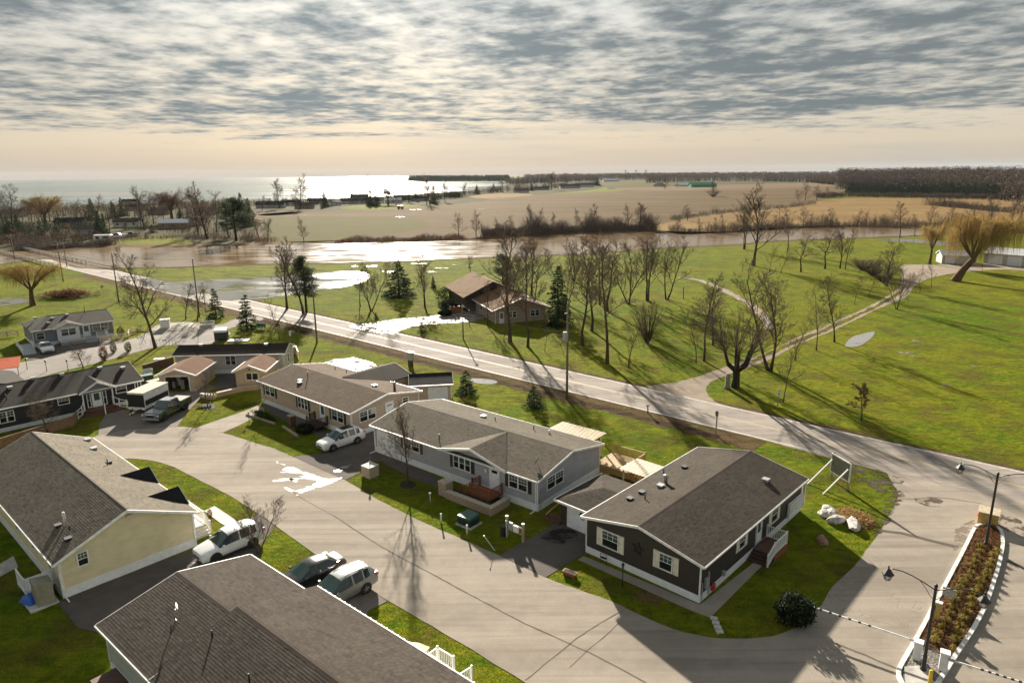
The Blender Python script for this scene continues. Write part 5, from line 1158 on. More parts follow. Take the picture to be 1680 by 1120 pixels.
# ---------------------------------------------------------------- vehicles
SUV = dict(L=4.70, W=1.86, H=1.70, wb=(0.92, 3.62), wr=.36, st=[  # x, z0, zbelt, hw, ztop, hwtop
    (0.00, .36, .66, .62, .74, .48), (0.06, .28, .74, .80, .86, .62), (0.40, .24, .86, .89, .96, .72), (1.00, .24, .95, .92, 1.04, .76), (1.22, .24, .99, .925, 1.08, .77),
    (2.02, .24, 1.03, .93, 1.60, .62), (2.30, .24, 1.04, .93, 1.66, .63), (2.72, .24, 1.05, .93, 1.69, .63), (2.82, .24, 1.05, .93, 1.69, .63), (3.52, .24, 1.06, .93, 1.67, .62), (3.62, .24, 1.07, .93, 1.66, .62),
    (4.02, .26, 1.12, .92, 1.60, .58), (4.20, .27, 1.13, .91, 1.54, .57), (4.58, .30, 1.08, .88, 1.16, .72), (4.66, .34, .95, .82, 1.00, .72), (4.70, .42, .80, .76, .86, .66)],
    ws=(4, 5), rw=(12, 13), side=[(5, 7), (8, 9), (10, 11)])
SEDAN = dict(L=4.85, W=1.83, H=1.45, wb=(0.95, 3.72), wr=.33, st=[
    (0.00, .34, .58, .60, .64, .46), (0.06, .24, .66, .80, .74, .60), (0.5, .20, .76, .88, .84, .68), (1.15, .20, .84, .90, .92, .72), (1.40, .20, .88, .905, .96, .74),
    (2.20, .20, .91, .91, 1.36, .58), (2.45, .20, .92, .91, 1.42, .57), (2.75, .20, .93, .91, 1.44, .57), (2.85, .20, .93, .91, 1.44, .57), (3.35, .20, .95, .91, 1.40, .56), (3.45, .20, .95, .91, 1.38, .56),
    (3.62, .20, .96, .90, 1.34, .55), (3.70, .20, .96, .90, 1.32, .55), (4.22, .22, .98, .88, 1.02, .70), (4.72, .26, .92, .82, 1.00, .68), (4.85, .36, .78, .74, .84, .62)],
    ws=(4, 5), rw=(12, 13), side=[(5, 7), (8, 9)])
def car(name, label, loc, heading, spec, paint, rim='rim', rails=False, sunroof=False, dark_low=False, group=None):
    """heading: direction the nose points. Local +x runs nose to tail, so the body is turned round"""
    t = thing(name, label, 'car', loc, heading + math.pi, group); L = spec['L']; st = spec['st']; n = len(st); off = -L / 2
    def sec(s):
        x, z0, zb, hw, zt, ht = s; x += off
        half = [(.84 * hw, z0), (hw * .985, z0 + .16), (hw, (z0 + zb) / 2 + .05), (hw * .97, zb), (ht + (hw - ht) * .12, zt - .045 if zt - zb > .2 else zt - .02), (ht * .86, zt), (ht * .4, zt + .022)]
        return [(x, -y, z) for y, z in half] + [(x, y, z) for y, z in reversed(half)]
    rings = [sec(s) for s in st]; m = len(rings[0]); V = [p for r in rings for p in r]
    body, gl_side, gl_ws, gl_rw = [], [], [], []
    for i in range(n - 1):
        for j in range(m - 1):
            f = (i * m + j, i * m + j + 1, (i + 1) * m + j + 1, (i + 1) * m + j); top = 4 <= j <= 8; sd = j in (3, 9)
            if top and (i, i + 1) == spec['ws']: gl_ws.append(f)
            elif top and (i, i + 1) == spec['rw']: gl_rw.append(f)
            elif sd and any(a <= i < b for a, b in spec['side']): gl_side.append(f)
            elif sd and i == spec['ws'][0]: gl_side.append(f)
            else: body.append(f)
    body.append(tuple(range(m - 1, -1, -1))); body.append(tuple((n - 1) * m + k for k in range(m)))
    for i in range(n - 1): body.append((i * m, (i + 1) * m, (i + 1) * m + m - 1, i * m + m - 1))
    def sub(faces, nm, mat, par, smooth=True):
        ids = sorted({k for f in faces for k in f}); mp = {k: a for a, k in enumerate(ids)}
        return MB().add([V[k] for k in ids], [tuple(mp[k] for k in f) for f in faces], smooth).build(nm, MATS[mat], par)
    bo = sub(body, 'body', paint, t)
    if hasattr(bo.data, 'set_sharp_from_angle'): bo.data.set_sharp_from_angle(angle=R(38))
    for f in gl_side: sub([f], 'side_window', 'car_glass', t, False)
    sub(gl_ws, 'windscreen', 'screen_glass', t); sub(gl_rw, 'rear_window', 'car_glass', t)
    hw = st[6][3]; wr = spec['wr']
    for wx in spec['wb']:
        for sy in (-1, 1):
            a = MB().lathe([(wr + .075, -.01), (wr + .075, .01)], 20, (wx + off, sy * (hw + .000), wr + .01), 'y'); a.build('wheel_arch', MATS['plastic_black'], t)
            ty = MB().lathe([(wr * .62, -.11), (wr * .95, -.11), (wr, -.06), (wr, .06), (wr * .95, .11), (wr * .62, .11)], 20, (0, 0, 0), 'y'); w = ty.build('wheel', MATS['rubber'], t); w.location = (wx + off, sy * (hw - .075), wr)
            rm = MB().lathe([(wr * .62, .112), (wr * .60, .085)], 16, (0, 0, 0), 'y') if sy > 0 else MB().lathe([(wr * .60, -.085), (wr * .62, -.112)], 16, (0, 0, 0), 'y')
            rm.build('rim', MATS['rim_dark'], w); sp_ = MB()
            for k in range(5):
                a = 2 * math.pi * k / 5 + .3; sp_.bar((0, sy * .108, 0), (wr * .58 * math.cos(a), sy * .112, wr * .58 * math.sin(a)), .075, .02, (0, 1, 0))
            sp_.lathe([(.06, sy * .10), (.06, sy * .118)] if sy > 0 else [(.06, sy * .118), (.06, sy * .10)], 10, (0, 0, 0), 'y'); sp_.build('spokes', MATS[rim], w)
    s1, s2 = st[1], st[2]; sr = st[-3]
    for sy in (-1, 1):
        MB().hexa([(off + .03, sy * s1[3] * .55, s1[2] - .04), (off + .10, sy * s1[3] * .99, s1[2] - .04), (off + .42, sy * s2[3] * 1.0, s1[2] + .02), (off + .30, sy * s2[3] * .62, s1[2] + .02), (off + .03, sy * s1[3] * .55, s1[2] + .06), (off + .12, sy * s1[3] * .98, s1[2] + .09), (off + .46, sy * s2[3] * .97, s1[2] + .135), (off + .30, sy * s2[3] * .62, s1[2] + .14)]).build('headlight', MATS['headlamp'], t)
        x = sr[0] + off; MB().hexa([(x - .14, sy * sr[3] * .99, sr[2] - .20), (x + .13, sy * sr[3] * .80, sr[2] - .20), (x + .14, sy * sr[3] * .93, sr[2] - .20), (x - .10, sy * (sr[3] + .005), sr[2] - .20), (x - .20, sy * sr[3] * .96, sr[2] + .10), (x + .05, sy * sr[3] * .78, sr[2] + .06), (x + .06, sy * sr[3] * .92, sr[2] + .06), (x - .16, sy * (sr[3] + .005), sr[2] + .10)]).build('tail_light', MATS['tail_red'], t)
        xm = st[spec['ws'][0]][0] + off + .28; zz = st[spec['ws'][0]][2] + .04
        MB().box(xm - .07, xm + .09, sy * (hw + .02) - (.0 if sy > 0 else .16), sy * (hw + .02) + (.16 if sy > 0 else .0), zz, zz + .13).build('mirror', MATS[paint], t, bevel=.02)
        if rails: MB().tube([(st[6][0] + off, sy * .58, st[6][4] + .03), (st[7][0] + off, sy * .58, st[7][4] + .06), (st[11][0] + off, sy * .56, st[11][4] + .03)], .022, 6).build('roof_rail', MATS['plastic_black'], t)
        for xx in (st[7][0] + .35, st[9][0] - .0): MB().box(xx + off - .1, xx + off + .08, sy * hw - .012, sy * hw + .02, st[7][2] - .17, st[7][2] - .13).build('door_handle', MATS[paint], t)
        if dark_low: MB().box(off + 1.3, off + 3.25, sy * hw - .02, sy * hw + .012, .22, .36).build('sill_trim', MATS['plastic_black'], t)
    MB().box(off - .012, off + .1, -.42, .42, st[0][1] + .12, st[0][2] - .04).build('grille', MATS['plastic_black'], t); MB().box(off + .0, off + .12, -.62, .62, st[0][1] - .06, st[0][1] + .09).build('bumper', MATS['plastic_black'], t)
    MB().box(-off - .06, -off + .012, -.26, .26, .62, .74).build('number_plate', MATS['white_trim'], t); MB().box(-off - .12, -off + .02, -.62, .62, .36, .48).build('bumper', MATS['plastic_black'], t)
    if sunroof: MB().box(st[6][0] + off + .05, st[10][0] + off, -.42, .42, st[8][4] + .0, st[8][4] + .035).build('sunroof', MATS['car_glass'], t)
    return t
def at2(a, b):
    """car placed between the ground points under its nose and tail"""
    p, q = g(*a), g(*b); d = p - q; return tuple((p + q) / 2), math.atan2(d.y, d.x)
lc, hd = at2((510, 748), (603, 710)); car('suv', 'white suv with a dark sunroof parked beside the tan house', tuple(g(560, 730)), R(-135), SUV, 'paint_white', sunroof=True)
car('suv', 'white suv with black wheels parked beside the cream house', tuple(g(378, 902)), R(-132), SUV, 'paint_white', rim='rim_dark', dark_low=True)
car('sedan', 'black sedan parked beside the silver suv', tuple(g(508, 954)), R(-133), SEDAN, 'paint_black')
car('suv', 'silver suv with roof rails parked under the front roof eave', tuple(g(560, 979)), R(-132), SUV, 'paint_silver', rails=True)
car('sedan', 'pale sedan parked by the ramp of the blue-grey house', tuple(g(76, 576)), R(-48), SEDAN, 'paint_pearl')
# pickup truck: cab, open bed and bonnet
def pickup(name, label, loc, heading):
    t = thing(name, label, 'truck', loc, heading)     # local +x is forward
    W = .98
    def hull(prof, y, nm, mat, taper=.0):
        v = [(x, -y, z) for x, z in prof] + [(x, y, z) for x, z in prof]; k = len(prof); return MB().add(v, [tuple(range(k)), tuple(range(2 * k - 1, k - 1, -1))] + [(i, k + i, k + (i + 1) % k, (i + 1) % k) for i in range(k)]).build(nm, MATS[mat], t, bevel=.03)
    hull([(-2.9, .5), (2.85, .42), (2.9, .62), (2.88, 1.02), (2.6, 1.12), (1.25, 1.20), (.9, 1.22), (-2.9, 1.18)][:8], W, 'body', 'paint_slate')
    MB().hexa([(1.35, -.9, 1.18), (1.35, .9, 1.18), (-1.0, .9, 1.18), (-1.0, -.9, 1.18), (.55, -.72, 1.85), (.55, .72, 1.85), (-.85, .74, 1.85), (-.85, -.74, 1.85)]).build('cab', MATS['paint_slate'], t, bevel=.03)
    MB().hexa([(1.32, -.80, 1.24), (1.32, .80, 1.24), (1.30, .80, 1.24), (1.30, -.80, 1.24), (.62, -.68, 1.81), (.62, .68, 1.81), (.55, .68, 1.81), (.55, -.68, 1.81)]).build('windscreen', MATS['screen_glass'], t)
    for sy in (-1, 1):
        for (x0, x1) in ((.08, .92), (-.80, -.02)):
            MB().hexa([(x0, sy * .885, 1.26), (x1, sy * .885, 1.26), (x1, sy * .91, 1.26), (x0, sy * .91, 1.26), (x0, sy * .745, 1.78), (min(x1, .55), sy * .745, 1.78), (min(x1, .55), sy * .77, 1.78), (x0, sy * .77, 1.78)]).build('side_window', MATS['car_glass'], t)
        MB().box(.75, .95, sy * 1.0 - (.22 if sy < 0 else 0), sy * 1.0 + (.22 if sy > 0 else 0), 1.22, 1.42).build('mirror', MATS['plastic_black'], t, bevel=.02)
        MB().box(2.80, 2.93, sy * .90 - .12, sy * .90 + .06, .78, 1.0).build('headlight', MATS['headlamp'], t); MB().box(-2.93, -2.86, sy * .9 - .08, sy * .9 + .08, .75, 1.1).build('tail_light', MATS['tail_red'], t)
        MB().box(-2.85, -1.05, sy * .94 - .05, sy * .94 + .05, 1.17, 1.30).build('bed_side', MATS['paint_slate'], t)
        for wx in (1.95, -1.75):
            MB().lathe([(.48, -.01), (.48, .01)], 20, (wx, sy * W, .43), 'y').build('wheel_arch', MATS['plastic_black'], t)
            w = MB().lathe([(.25, -.13), (.38, -.13), (.40, -.08), (.40, .08), (.38, .13), (.25, .13)], 20, (0, 0, 0), 'y').build('wheel', MATS['rubber'], t); w.location = (wx, sy * (W - .09), .40)
            MB().lathe([(.25, -.10), (.25, .128), (.08, .10)] if sy > 0 else [(.08, -.10), (.25, -.128), (.25, .10)], 16, (0, 0, 0), 'y').build('rim', MATS['rim'], w)
    for i in range(5): MB().box(-.7 + i * .26, -.52 + i * .26, -.6, .6, 1.86, 1.88).build('roof_rib', MATS['rim'], t)
    MB().box(-2.86, -1.08, -.88, .88, 1.19, 1.33).build('bed_cover', MATS['plastic_black'], t)
    MB().box(2.86, 2.95, -.66, .66, .66, 1.02).build('grille', MATS['rim'], t); MB().box(2.88, 2.97, -.5, .5, .72, .96).build('grille_mesh', MATS['plastic_black'], t)
    MB().box(2.82, 3.05, -.95, .95, .40, .60).build('bumper', MATS['rim'], t, bevel=.03); MB().box(-3.05, -2.9, -.9, .9, .45, .62).build('bumper', MATS['rim'], t)
pk0, pk1 = g(266, 694), g(296, 655); pickup('pickup_truck', 'dark slate pickup truck parked facing the street', tuple((g(277, 680))), R(-100))
# enclosed trailer beside it
t = thing('utility_trailer', 'tall box trailer with black front and pale roof parked beside the pickup', 'trailer', tuple(g(246, 668)), R(-100))
MB().box(-2.2, 2.0, -1.05, 1.05, .45, 2.35).build('body', MATS['white_trim'], t, bevel=.05); MB().box(2.0, 2.06, -1.02, 1.02, .75, 2.2).build('front_panel', MATS['plastic_black'], t)
MB().box(-2.25, 2.05, -1.08, 1.08, 2.352, 2.42).build('roof', MATS['stone_pale'], t); MB().box(2.0, 2.1, -1.06, 1.06, .45, .72).build('stone_guard', MATS['white_trim'], t)
for sy in (-1, 1):
    for x in (-.9, -.1): w = MB().lathe([(.18, -.1), (.32, -.1), (.32, .1), (.18, .1)], 16, (x, sy * 1.0, .33), 'y').build('wheel', MATS['rubber'], t)
    MB().box(-2.0, 1.9, sy * 1.05 - .01, sy * 1.05 + .02, .9, 1.5).build('stripe', MATS['plastic_black'], t)
MB().bar((2.0, -.6, .5), (3.2, 0, .5), .1).build('drawbar', MATS['black_metal'], t); MB().bar((2.0, .6, .5), (3.2, 0, .5), .1).build('drawbar', MATS['black_metal'], t); MB().lathe([(.05, .0), (.05, .7)], 8, (3.0, 0, 0)).build('jack', MATS['black_metal'], t)
# boats and a camper on the far bank
def boat(label, px, py, rz, L, mat):
    t = thing('boat', label, 'boat', tuple(g(px, py)), rz); w = L * .16
    MB().hexa([(-L / 2, -w * .7, .35), (L * .35, -w * .7, .35), (L * .35, w * .7, .35), (-L / 2, w * .7, .35), (-L / 2, -w, 1.3), (L / 2, -w * .15, 1.55), (L / 2, w * .15, 1.55), (-L / 2, w, 1.3)]).build('hull', MATS[mat], t)
    MB().hexa([(-L * .15, -w * .7, 1.3), (L * .18, -w * .6, 1.35), (L * .18, w * .6, 1.35), (-L * .15, w * .7, 1.3), (-L * .12, -w * .55, 2.1), (L * .08, -w * .5, 2.1), (L * .08, w * .5, 2.1), (-L * .12, w * .55, 2.1)]).build('cabin', MATS['glass'], t)
    MB().box(-L * .4, L * .3, -.3, .3, 0, .36).build('cradle', MATS['timber_grey'], t)
boat('white boat on a cradle at the far river bank', 193, 390, R(10), 8.5, 'white_trim'); boat('grey-blue covered boat right of the white boat on the far bank', 215, 388, R(15), 7.0, 'tarp_grey')
t = thing('camper_trailer', 'white camper with a dark window by the far river bank', 'camper', tuple(g(170, 397)), R(5)); MB().box(-3.4, 3.4, -1.2, 1.2, .5, 3.0).build('body', MATS['white_trim'], t, bevel=.2); MB().box(-2.4, -1.0, -1.24, -1.2, 1.3, 2.4).build('window', MATS['glass'], t); MB().box(.5, 2.6, -1.24, -1.2, 1.5, 2.4).build('window', MATS['glass'], t)
for x in (-.8, .3): MB().lathe([(.2, -.1), (.38, -.1), (.38, .1), (.2, .1)], 14, (x, -1.1, .38), 'y').build('wheel', MATS['rubber'], t)
# small red farm machine on the field edge
t = thing('farm_wagon', 'small dark red wagon standing at the edge of the brown field', 'wagon', tuple(g(657, 343)), R(20)); MB().box(-2.2, 2.2, -1, 1, .8, 2.6).build('box', MATS['red_paint'], t)
for x in (-1.4, 1.4):
    for y in (-1, 1): MB().lathe([(.2, -.15), (.5, -.15), (.5, .15), (.2, .15)], 12, (x, y, .5), 'y').build('wheel', MATS['rubber'], t)
MB().bar((2.2, 0, .8), (3.8, 0, .5), .12).build('drawbar', MATS['black_metal'], t)
# ---------------------------------------------------------------- entrance island with kerb stones
ISL = [(1598, 864), (1607, 861), (1620, 860), (1634, 864), (1645, 873), (1648, 890), (1646, 908), (1642, 927), (1633, 958), (1620, 995), (1600, 1034), (1572, 1077), (1550, 1112), (1530, 1140), (1510, 1150), (1490, 1142), (1474, 1118), (1470, 1104), (1476, 1088), (1497, 1052), (1520, 1010), (1547, 960), (1575, 908), (1588, 882)]
isl = smooth_ring([g(*p) for p in ISL], 0.30, True)
ic = sum(isl, Vector()) / len(isl)
def inset(ring, d):
    out = []
    for i, p in enumerate(ring):
        t_ = (ring[(i + 1) % len(ring)] - ring[i - 1]).normalized(); nn = Vector((-t_.y, t_.x, 0))
        if nn.dot(ic - p) < 0 and (p - ic).length < 2.0: nn = -nn
        out.append(p + nn * d)
    return out
area = sum(isl[i].x * isl[(i + 1) % len(isl)].y - isl[(i + 1) % len(isl)].x * isl[i].y for i in range(len(isl)))
sg = 1 if area > 0 else -1
def off_ring(ring, d):
    out = []
    for i, p in enumerate(ring):
        t_ = (ring[(i + 1) % len(ring)] - ring[i - 1]).normalized(); out.append(p + Vector((-t_.y, t_.x, 0)) * d * sg)
    return out
kerb = new_obj('island_kerb', None); kerb['kind'] = 'structure'
dense = smooth_ring(isl, 0.1, True); N_ = len(dense); k_ = 10; inn = off_ring(dense, .22)
for i in range(0, N_ - k_ // 2, k_):
    a = dense[i:min(i + k_, N_)]; b_ = inn[i:min(i + k_, N_)]
    if i + k_ < N_: a, b_ = a + [dense[i + k_].lerp(dense[i + k_ - 1], .08)], b_ + [inn[i + k_].lerp(inn[i + k_ - 1], .08)]
    m = MB(); n_ = len(a)
    V = [(p.x, p.y, .0) for p in a] + [(p.x, p.y, .0) for p in b_] + [(p.x, p.y, .16) for p in a] + [(p.x, p.y, .165) for p in b_]
    fs = [(0, n_, 3 * n_, 2 * n_), (n_ - 1, 3 * n_ - 1, 4 * n_ - 1, 2 * n_ - 1)]
    for j in range(n_ - 1): fs += [(j, j + 1, 2 * n_ + j + 1, 2 * n_ + j), (n_ + j, 3 * n_ + j, 3 * n_ + j + 1, n_ + j + 1), (2 * n_ + j, 2 * n_ + j + 1, 3 * n_ + j + 1, 3 * n_ + j)]
    m.add(V, fs).build('kerb_stone', MATS['kerb_white'], kerb)
bed = off_ring(isl, .24); sheet('island_soil', [(p.x, p.y) for p in bed], .10, 'bank', 0, 0, False, True)
sheet('island_gravel', [(1500, 1062), (1528, 1066), (1566, 1078), (1548, 1110), (1530, 1136), (1508, 1144), (1490, 1134), (1478, 1106)], .115, 'pebbles', .3, .04)
sheet('island_pad', [(1483, 1096), (1508, 1094), (1524, 1100), (1522, 1135), (1500, 1140), (1485, 1130)], .135, 'concrete', 0, 0, False)
# ---------------------------------------------------------------- lamp posts
def lamp_post(label, base, rz, h=5.0, span=(1.75, 1.75)):
    t = thing('lamp_post', label, 'lamp', base, rz, None)
    MB().lathe([(.16, 0), (.16, .12), (.11, .16), (.10, .9), (.085, 1.0), (.07, h), (.085, h + .02), (.085, h + .12), (.02, h + .2)], 12).build('pole', MATS['black_metal'], t)
    for s, L in zip((-1, 1), span):
        pts = [(s * L * f, 0, h - .15 + z) for f, z in ((.03, 0), (.25, .22), (.5, .42), (.72, .52), (.9, .50), (1.0, .36))]
        ar = MB().tube(pts, .03, 8).build('arm', MATS['black_metal'], t)
        MB().tube([(s * L * f, 0, h - .15 + z) for f, z in ((.03, -.55), (.10, -.42), (.18, -.12), (.28, .15), (.33, .26))], .015, 6).build('scroll', MATS['black_metal'], ar)
        x = s * L; z = h + .12
        ln = MB().lathe([(.05, z + .20), (.10, z + .14), (.30, z - .10), (.31, z - .15)], 6, (x, 0, 0), smooth=False).build('lantern_hood', MATS['black_metal'], t)
        MB().lathe([(.02, z + .20), (.045, z + .25), (.012, z + .38)], 6, (x, 0, 0)).build('finial', MATS['black_metal'], ln)
        MB().lathe([(.22, z - .16), (.15, z - .42)], 6, (x, 0, 0), smooth=False).build('lantern_glass', MATS['lamp_glass'], t)
        fr = MB()
        for k in range(6):
            a = 2 * math.pi * k / 6; fr.bar((x + .245 * math.cos(a), .245 * math.sin(a), z - .14), (x + .155 * math.cos(a), .155 * math.sin(a), z - .43), .022)
        fr.lathe([(.165, z - .43), (.165, z - .46)], 6, (x, 0, 0), smooth=False); fr.build('lantern_frame', MATS['black_metal'], ln)
    return t
b1 = g(1514, 1101); b2 = g(1617, 895)
lamp_post('tall black double-arm street lamp near the barrier on the island', (b1.x, b1.y, .12), R(-35), height_at(1514, 1101, 966), (2.2, 2.05)); lamp_post('tall black double-arm street lamp at the road end of the island', (b2.x, b2.y, .12), R(-30), height_at(1617, 895, 781), (2.2, 2.0))
# ---------------------------------------------------------------- barriers
def barrier(label, px, py, tip, hgt=1.05):
    p = g(px, py); q = g(*tip, 1.0); d = Vector((q.x - p.x, q.y - p.y, 0)); a = math.atan2(d.y, d.x); L = d.length
    t = thing('barrier_gate', label, 'barrier', (p.x, p.y, .12), a)
    MB().box(-.20, .20, -.19, .19, 0, hgt).build('cabinet', MATS['white_vinyl'], t, bevel=.02); MB().box(-.23, .23, -.22, .22, hgt, hgt + .07).build('lid', MATS['white_trim'], t); MB().box(-.14, .14, -.20, -.19, .25, .80).build('door_panel', MATS['white_trim'], t)
    bm_ = MB().box(.15, .45, -.30, -.20, hgt - .22, hgt - .10).build('boom_clamp', MATS['grey_box'], t); n = 10
    for i in range(n):
        x0, x1 = .45 + (L - .45) * i / n, .45 + (L - .45) * (i + 1) / n
        MB().box(x0, x1, -.275, -.225, hgt - .20, hgt - .12).build('boom_stripe', MATS['white_trim'], t)
        if i > 2: MB().box(x1 - .16, x1 - .02, -.280, -.220, hgt - .205, hgt - .115).build('boom_stripe', MATS['rubber'], t)
    MB().box(L - .05, L + .1, -.30, -.2, hgt - .26, hgt - .08).build('boom_tip', MATS['white_trim'], t)
barrier('white barrier cabinet with striped boom reaching left over the entrance lane', 1503, 1083, (1327, 997)); barrier('white barrier cabinet with striped boom reaching right out of frame', 1546, 1101, (1690, 1118))
t = thing('kiosk_reader', 'yellow wooden post box with reader beside the lamp on the island', 'kiosk', tuple(g(1536, 1020)), R(-40)); ubox('post', 'yellow_wood', t, (0, 0, 0), .28, .2, 1.3); MB().box(-.18, .18, -.14, .14, 1.3, 1.36).build('cap', MATS['white_trim'], t); MB().box(-.25, -.14, -.12, .12, .85, 1.15).build('reader', MATS['rubber'], t)
t = thing('info_panel', 'small grey panel sign standing in the island planting', 'sign', tuple(g(1554, 992)), R(-40)); ubox('post', 'grey_box', t, (0, 0, 0), .06, .06, .6); MB().box(-.35, .35, -.03, .03, .6, 1.15).build('panel', MATS['grey_box'], t)
t = thing('bollard', 'short yellow bollard at the bottom edge of the island', 'bollard', tuple(g(1524, 1126)), 0); MB().lathe([(.09, 0), (.09, .95), (.06, 1.02)], 12).build('post', MATS['sign_yellow'], t); MB().lathe([(.14, 0), (.14, .04)], 12).build('base', MATS['concrete'], t)
t = thing('sand_box', 'yellow wooden sand box with pale lid at the island road end', 'box', tuple(g(1620, 858)), R(-38))
MB().box(-.62, .62, -.45, .45, .03, .95).build('body', MATS['yellow_wood'], t); MB().add([(-.68, -.5, .95), (.68, -.5, .95), (.68, .5, .95), (-.68, .5, .95), (-.68, -.5, 1.0), (.68, -.5, 1.0), (.68, .5, 1.15), (-.68, .5, 1.15)], [(0, 3, 2, 1), (4, 5, 6, 7), (0, 1, 5, 4), (1, 2, 6, 5), (2, 3, 7, 6), (3, 0, 4, 7)]).build('lid', MATS['lumber_pale'], t)
for i in range(4): MB().box(-.6 + i * .31, -.33 + i * .31, -.475, -.45, .06, .9).build('plank', MATS['yellow_wood'], t)
t = thing('traffic_cone', 'orange cone leaning by the yellow sand box', 'cone', tuple(g(1607, 846)), 0); MB().lathe([(.15, .03), (.03, .6)], 12).build('cone', MATS['orange_paint'], t); MB().box(-.19, .19, -.19, .19, 0, .03).build('base', MATS['orange_paint'], t); MB().lathe([(.105, .27), (.085, .38)], 12).build('band', MATS['white_trim'], t)
# ---------------------------------------------------------------- billboard seen from behind
bb = g(1377, 795); t = thing('billboard', 'framed roadside sign seen from behind, propped by two white struts', 'sign', tuple(bb), R(103))
W_, z0, z1 = 2.2, .85, 2.35
for x in (-W_ / 2 + .1, W_ / 2 - .1): ubox('post', 'wood_post', t, (x, 0, 0), (.12), .12, 2.6)
MB().box(-W_ / 2, W_ / 2, .06, .10, z0, z1).build('panel', MATS['sign_back'], t); fr = MB()
for (x0, x1, a, b_) in ((-W_ / 2 - .1, -W_ / 2, z0 - .1, z1 + .1), (W_ / 2, W_ / 2 + .1, z0 - .1, z1 + .1), (-W_ / 2, W_ / 2, z0 - .1, z0), (-W_ / 2, W_ / 2, z1, z1 + .1)): fr.box(x0, x1, .03, .13, a, b_)
fr.build('frame', MATS['white_trim'], t)
for x in (-W_ / 2 + .1, W_ / 2 - .1): MB().bar((x, .15, 1.9), (x - .2, 2.5, .02), .09).build('strut', MATS['white_trim'], t)
# ---------------------------------------------------------------- utility poles and wires
POLES = []
def pole(label, px, py, top, arm=0.0, armz=.35, tr=False, r=.15, rz=None, lamp=False):
    b_ = g(px, py); h = height_at(px, py, top); t = thing('utility_pole', label, 'utility pole', tuple(b_), R(48.7) if rz is None else rz)
    MB().lathe([(r, 0), (r * .62, h)], 8).build('pole', MATS['pole_wood'], t)
    for k in range(int(arm > 0) ):
        MB().box(-arm / 2, arm / 2, -.16, -.06, h - armz - .12, h - armz).build('crossarm', MATS['wood_post'], t)
        for x in (-arm / 2 + .12, 0, arm / 2 - .12): MB().lathe([(.05, h - armz), (.07, h - armz + .1), (.03, h - armz + .2)], 6, (x, -.11, 0)).build('insulator', MATS['grey_box'], t)
    if not arm: MB().lathe([(.05, h), (.06, h + .15)], 6).build('insulator', MATS['grey_box'], t)
    if tr: MB().lathe([(.26, h - 4.4), (.28, h - 4.3), (.28, h - 3.4), (.2, h - 3.3)], 12, (-.42, 0, 0)).build('transformer', MATS['grey_box'], t); MB().box(-.6, 0, -.04, .04, h - 1.2, h - 1.1).build('bracket', MATS['grey_box'], t)
    POLES.append((b_, h, t)); return t
pole('tall wooden utility pole with a transformer beside the main road', 930, 655, 497, tr=True); pole('tall wooden utility pole behind the white house beside the road', 520, 562, 440)
pole('wooden utility pole with crossarm left of the flooded lawn', 327, 520, 425, 0, rz=R(48.7)); pole('wooden utility pole in front of the bare tree by the road', 195, 495, 416)
pole('utility pole with wide crossarm near the bridge', 104, 462, 399, 2.6, .3); pole('second utility pole just behind the wide crossarm pole', 110, 438, 397, 1.6, .3)
pole('utility pole with crossarm on the bridge approach at far left', 24, 424, 385, 2.6, .3)
pole('short wooden pole on the lawn before the brown bungalow', 760, 556, 500, .6, .3, r=.11); pole('thin pole behind the short lawn pole by the wet driveway', 770, 534, 510, 0, r=.06)
def wire(p, q, sag=.6, r=.011):
    p, q = Vector(p), Vector(q); return [p.lerp(q, i / 14) - Vector((0, 0, sag * 4 * (i / 14) * (1 - i / 14))) for i in range(15)]
order = [6, 4, 3, 2, 1, 0]; ext = POLES[0][0] + (POLES[0][0] - POLES[1][0]) * 1.0
for dz, nm in ((0.1, 'topmost of the overhead wires along the main road'), (-1.4, 'middle overhead wire along the main road'), (-3.3, 'lowest overhead cable along the main road')):
    m = MB(); seq = [POLES[i][0] + Vector((0, 0, POLES[i][1] + dz)) for i in order]
    for a, b_ in zip(seq[:-1], seq[1:]): m.tube(wire(a, b_, .7), .014, 4)
    o = m.build('overhead_wire', MATS['wire'], None, recalc=False); tag(o, nm, 'wire', 'overhead wires')
m = MB(); a = POLES[0][0] + Vector((0, 0, POLES[0][1] - 3.4)); b_ = POLES[7][0] + Vector((0, 0, POLES[7][1] - .2)); m.tube(wire(a, b_, .8), .013, 4); o = m.build('service_wire', MATS['wire'], None, recalc=False); tag(o, 'service cable from the transformer pole to the short lawn pole', 'wire', 'overhead wires')
m = MB(); m.tube(wire(b_, gl(BUNG, 4, 9.6, 2.8), .5), .013, 4); o = m.build('service_wire', MATS['wire'], None, recalc=False); tag(o, 'service cable from the short lawn pole to the brown bungalow', 'wire', 'overhead wires')
m = MB(); m.tube(wire(POLES[1][0] + Vector((0, 0, POLES[1][1] - 2)), POLES[7][0] + Vector((0, 0, POLES[7][1] - .2)), 1.2), .013, 4); o = m.build('service_wire', MATS['wire'], None, recalc=False); tag(o, 'long service cable crossing the lawn from the pole behind the white house', 'wire', 'overhead wires')
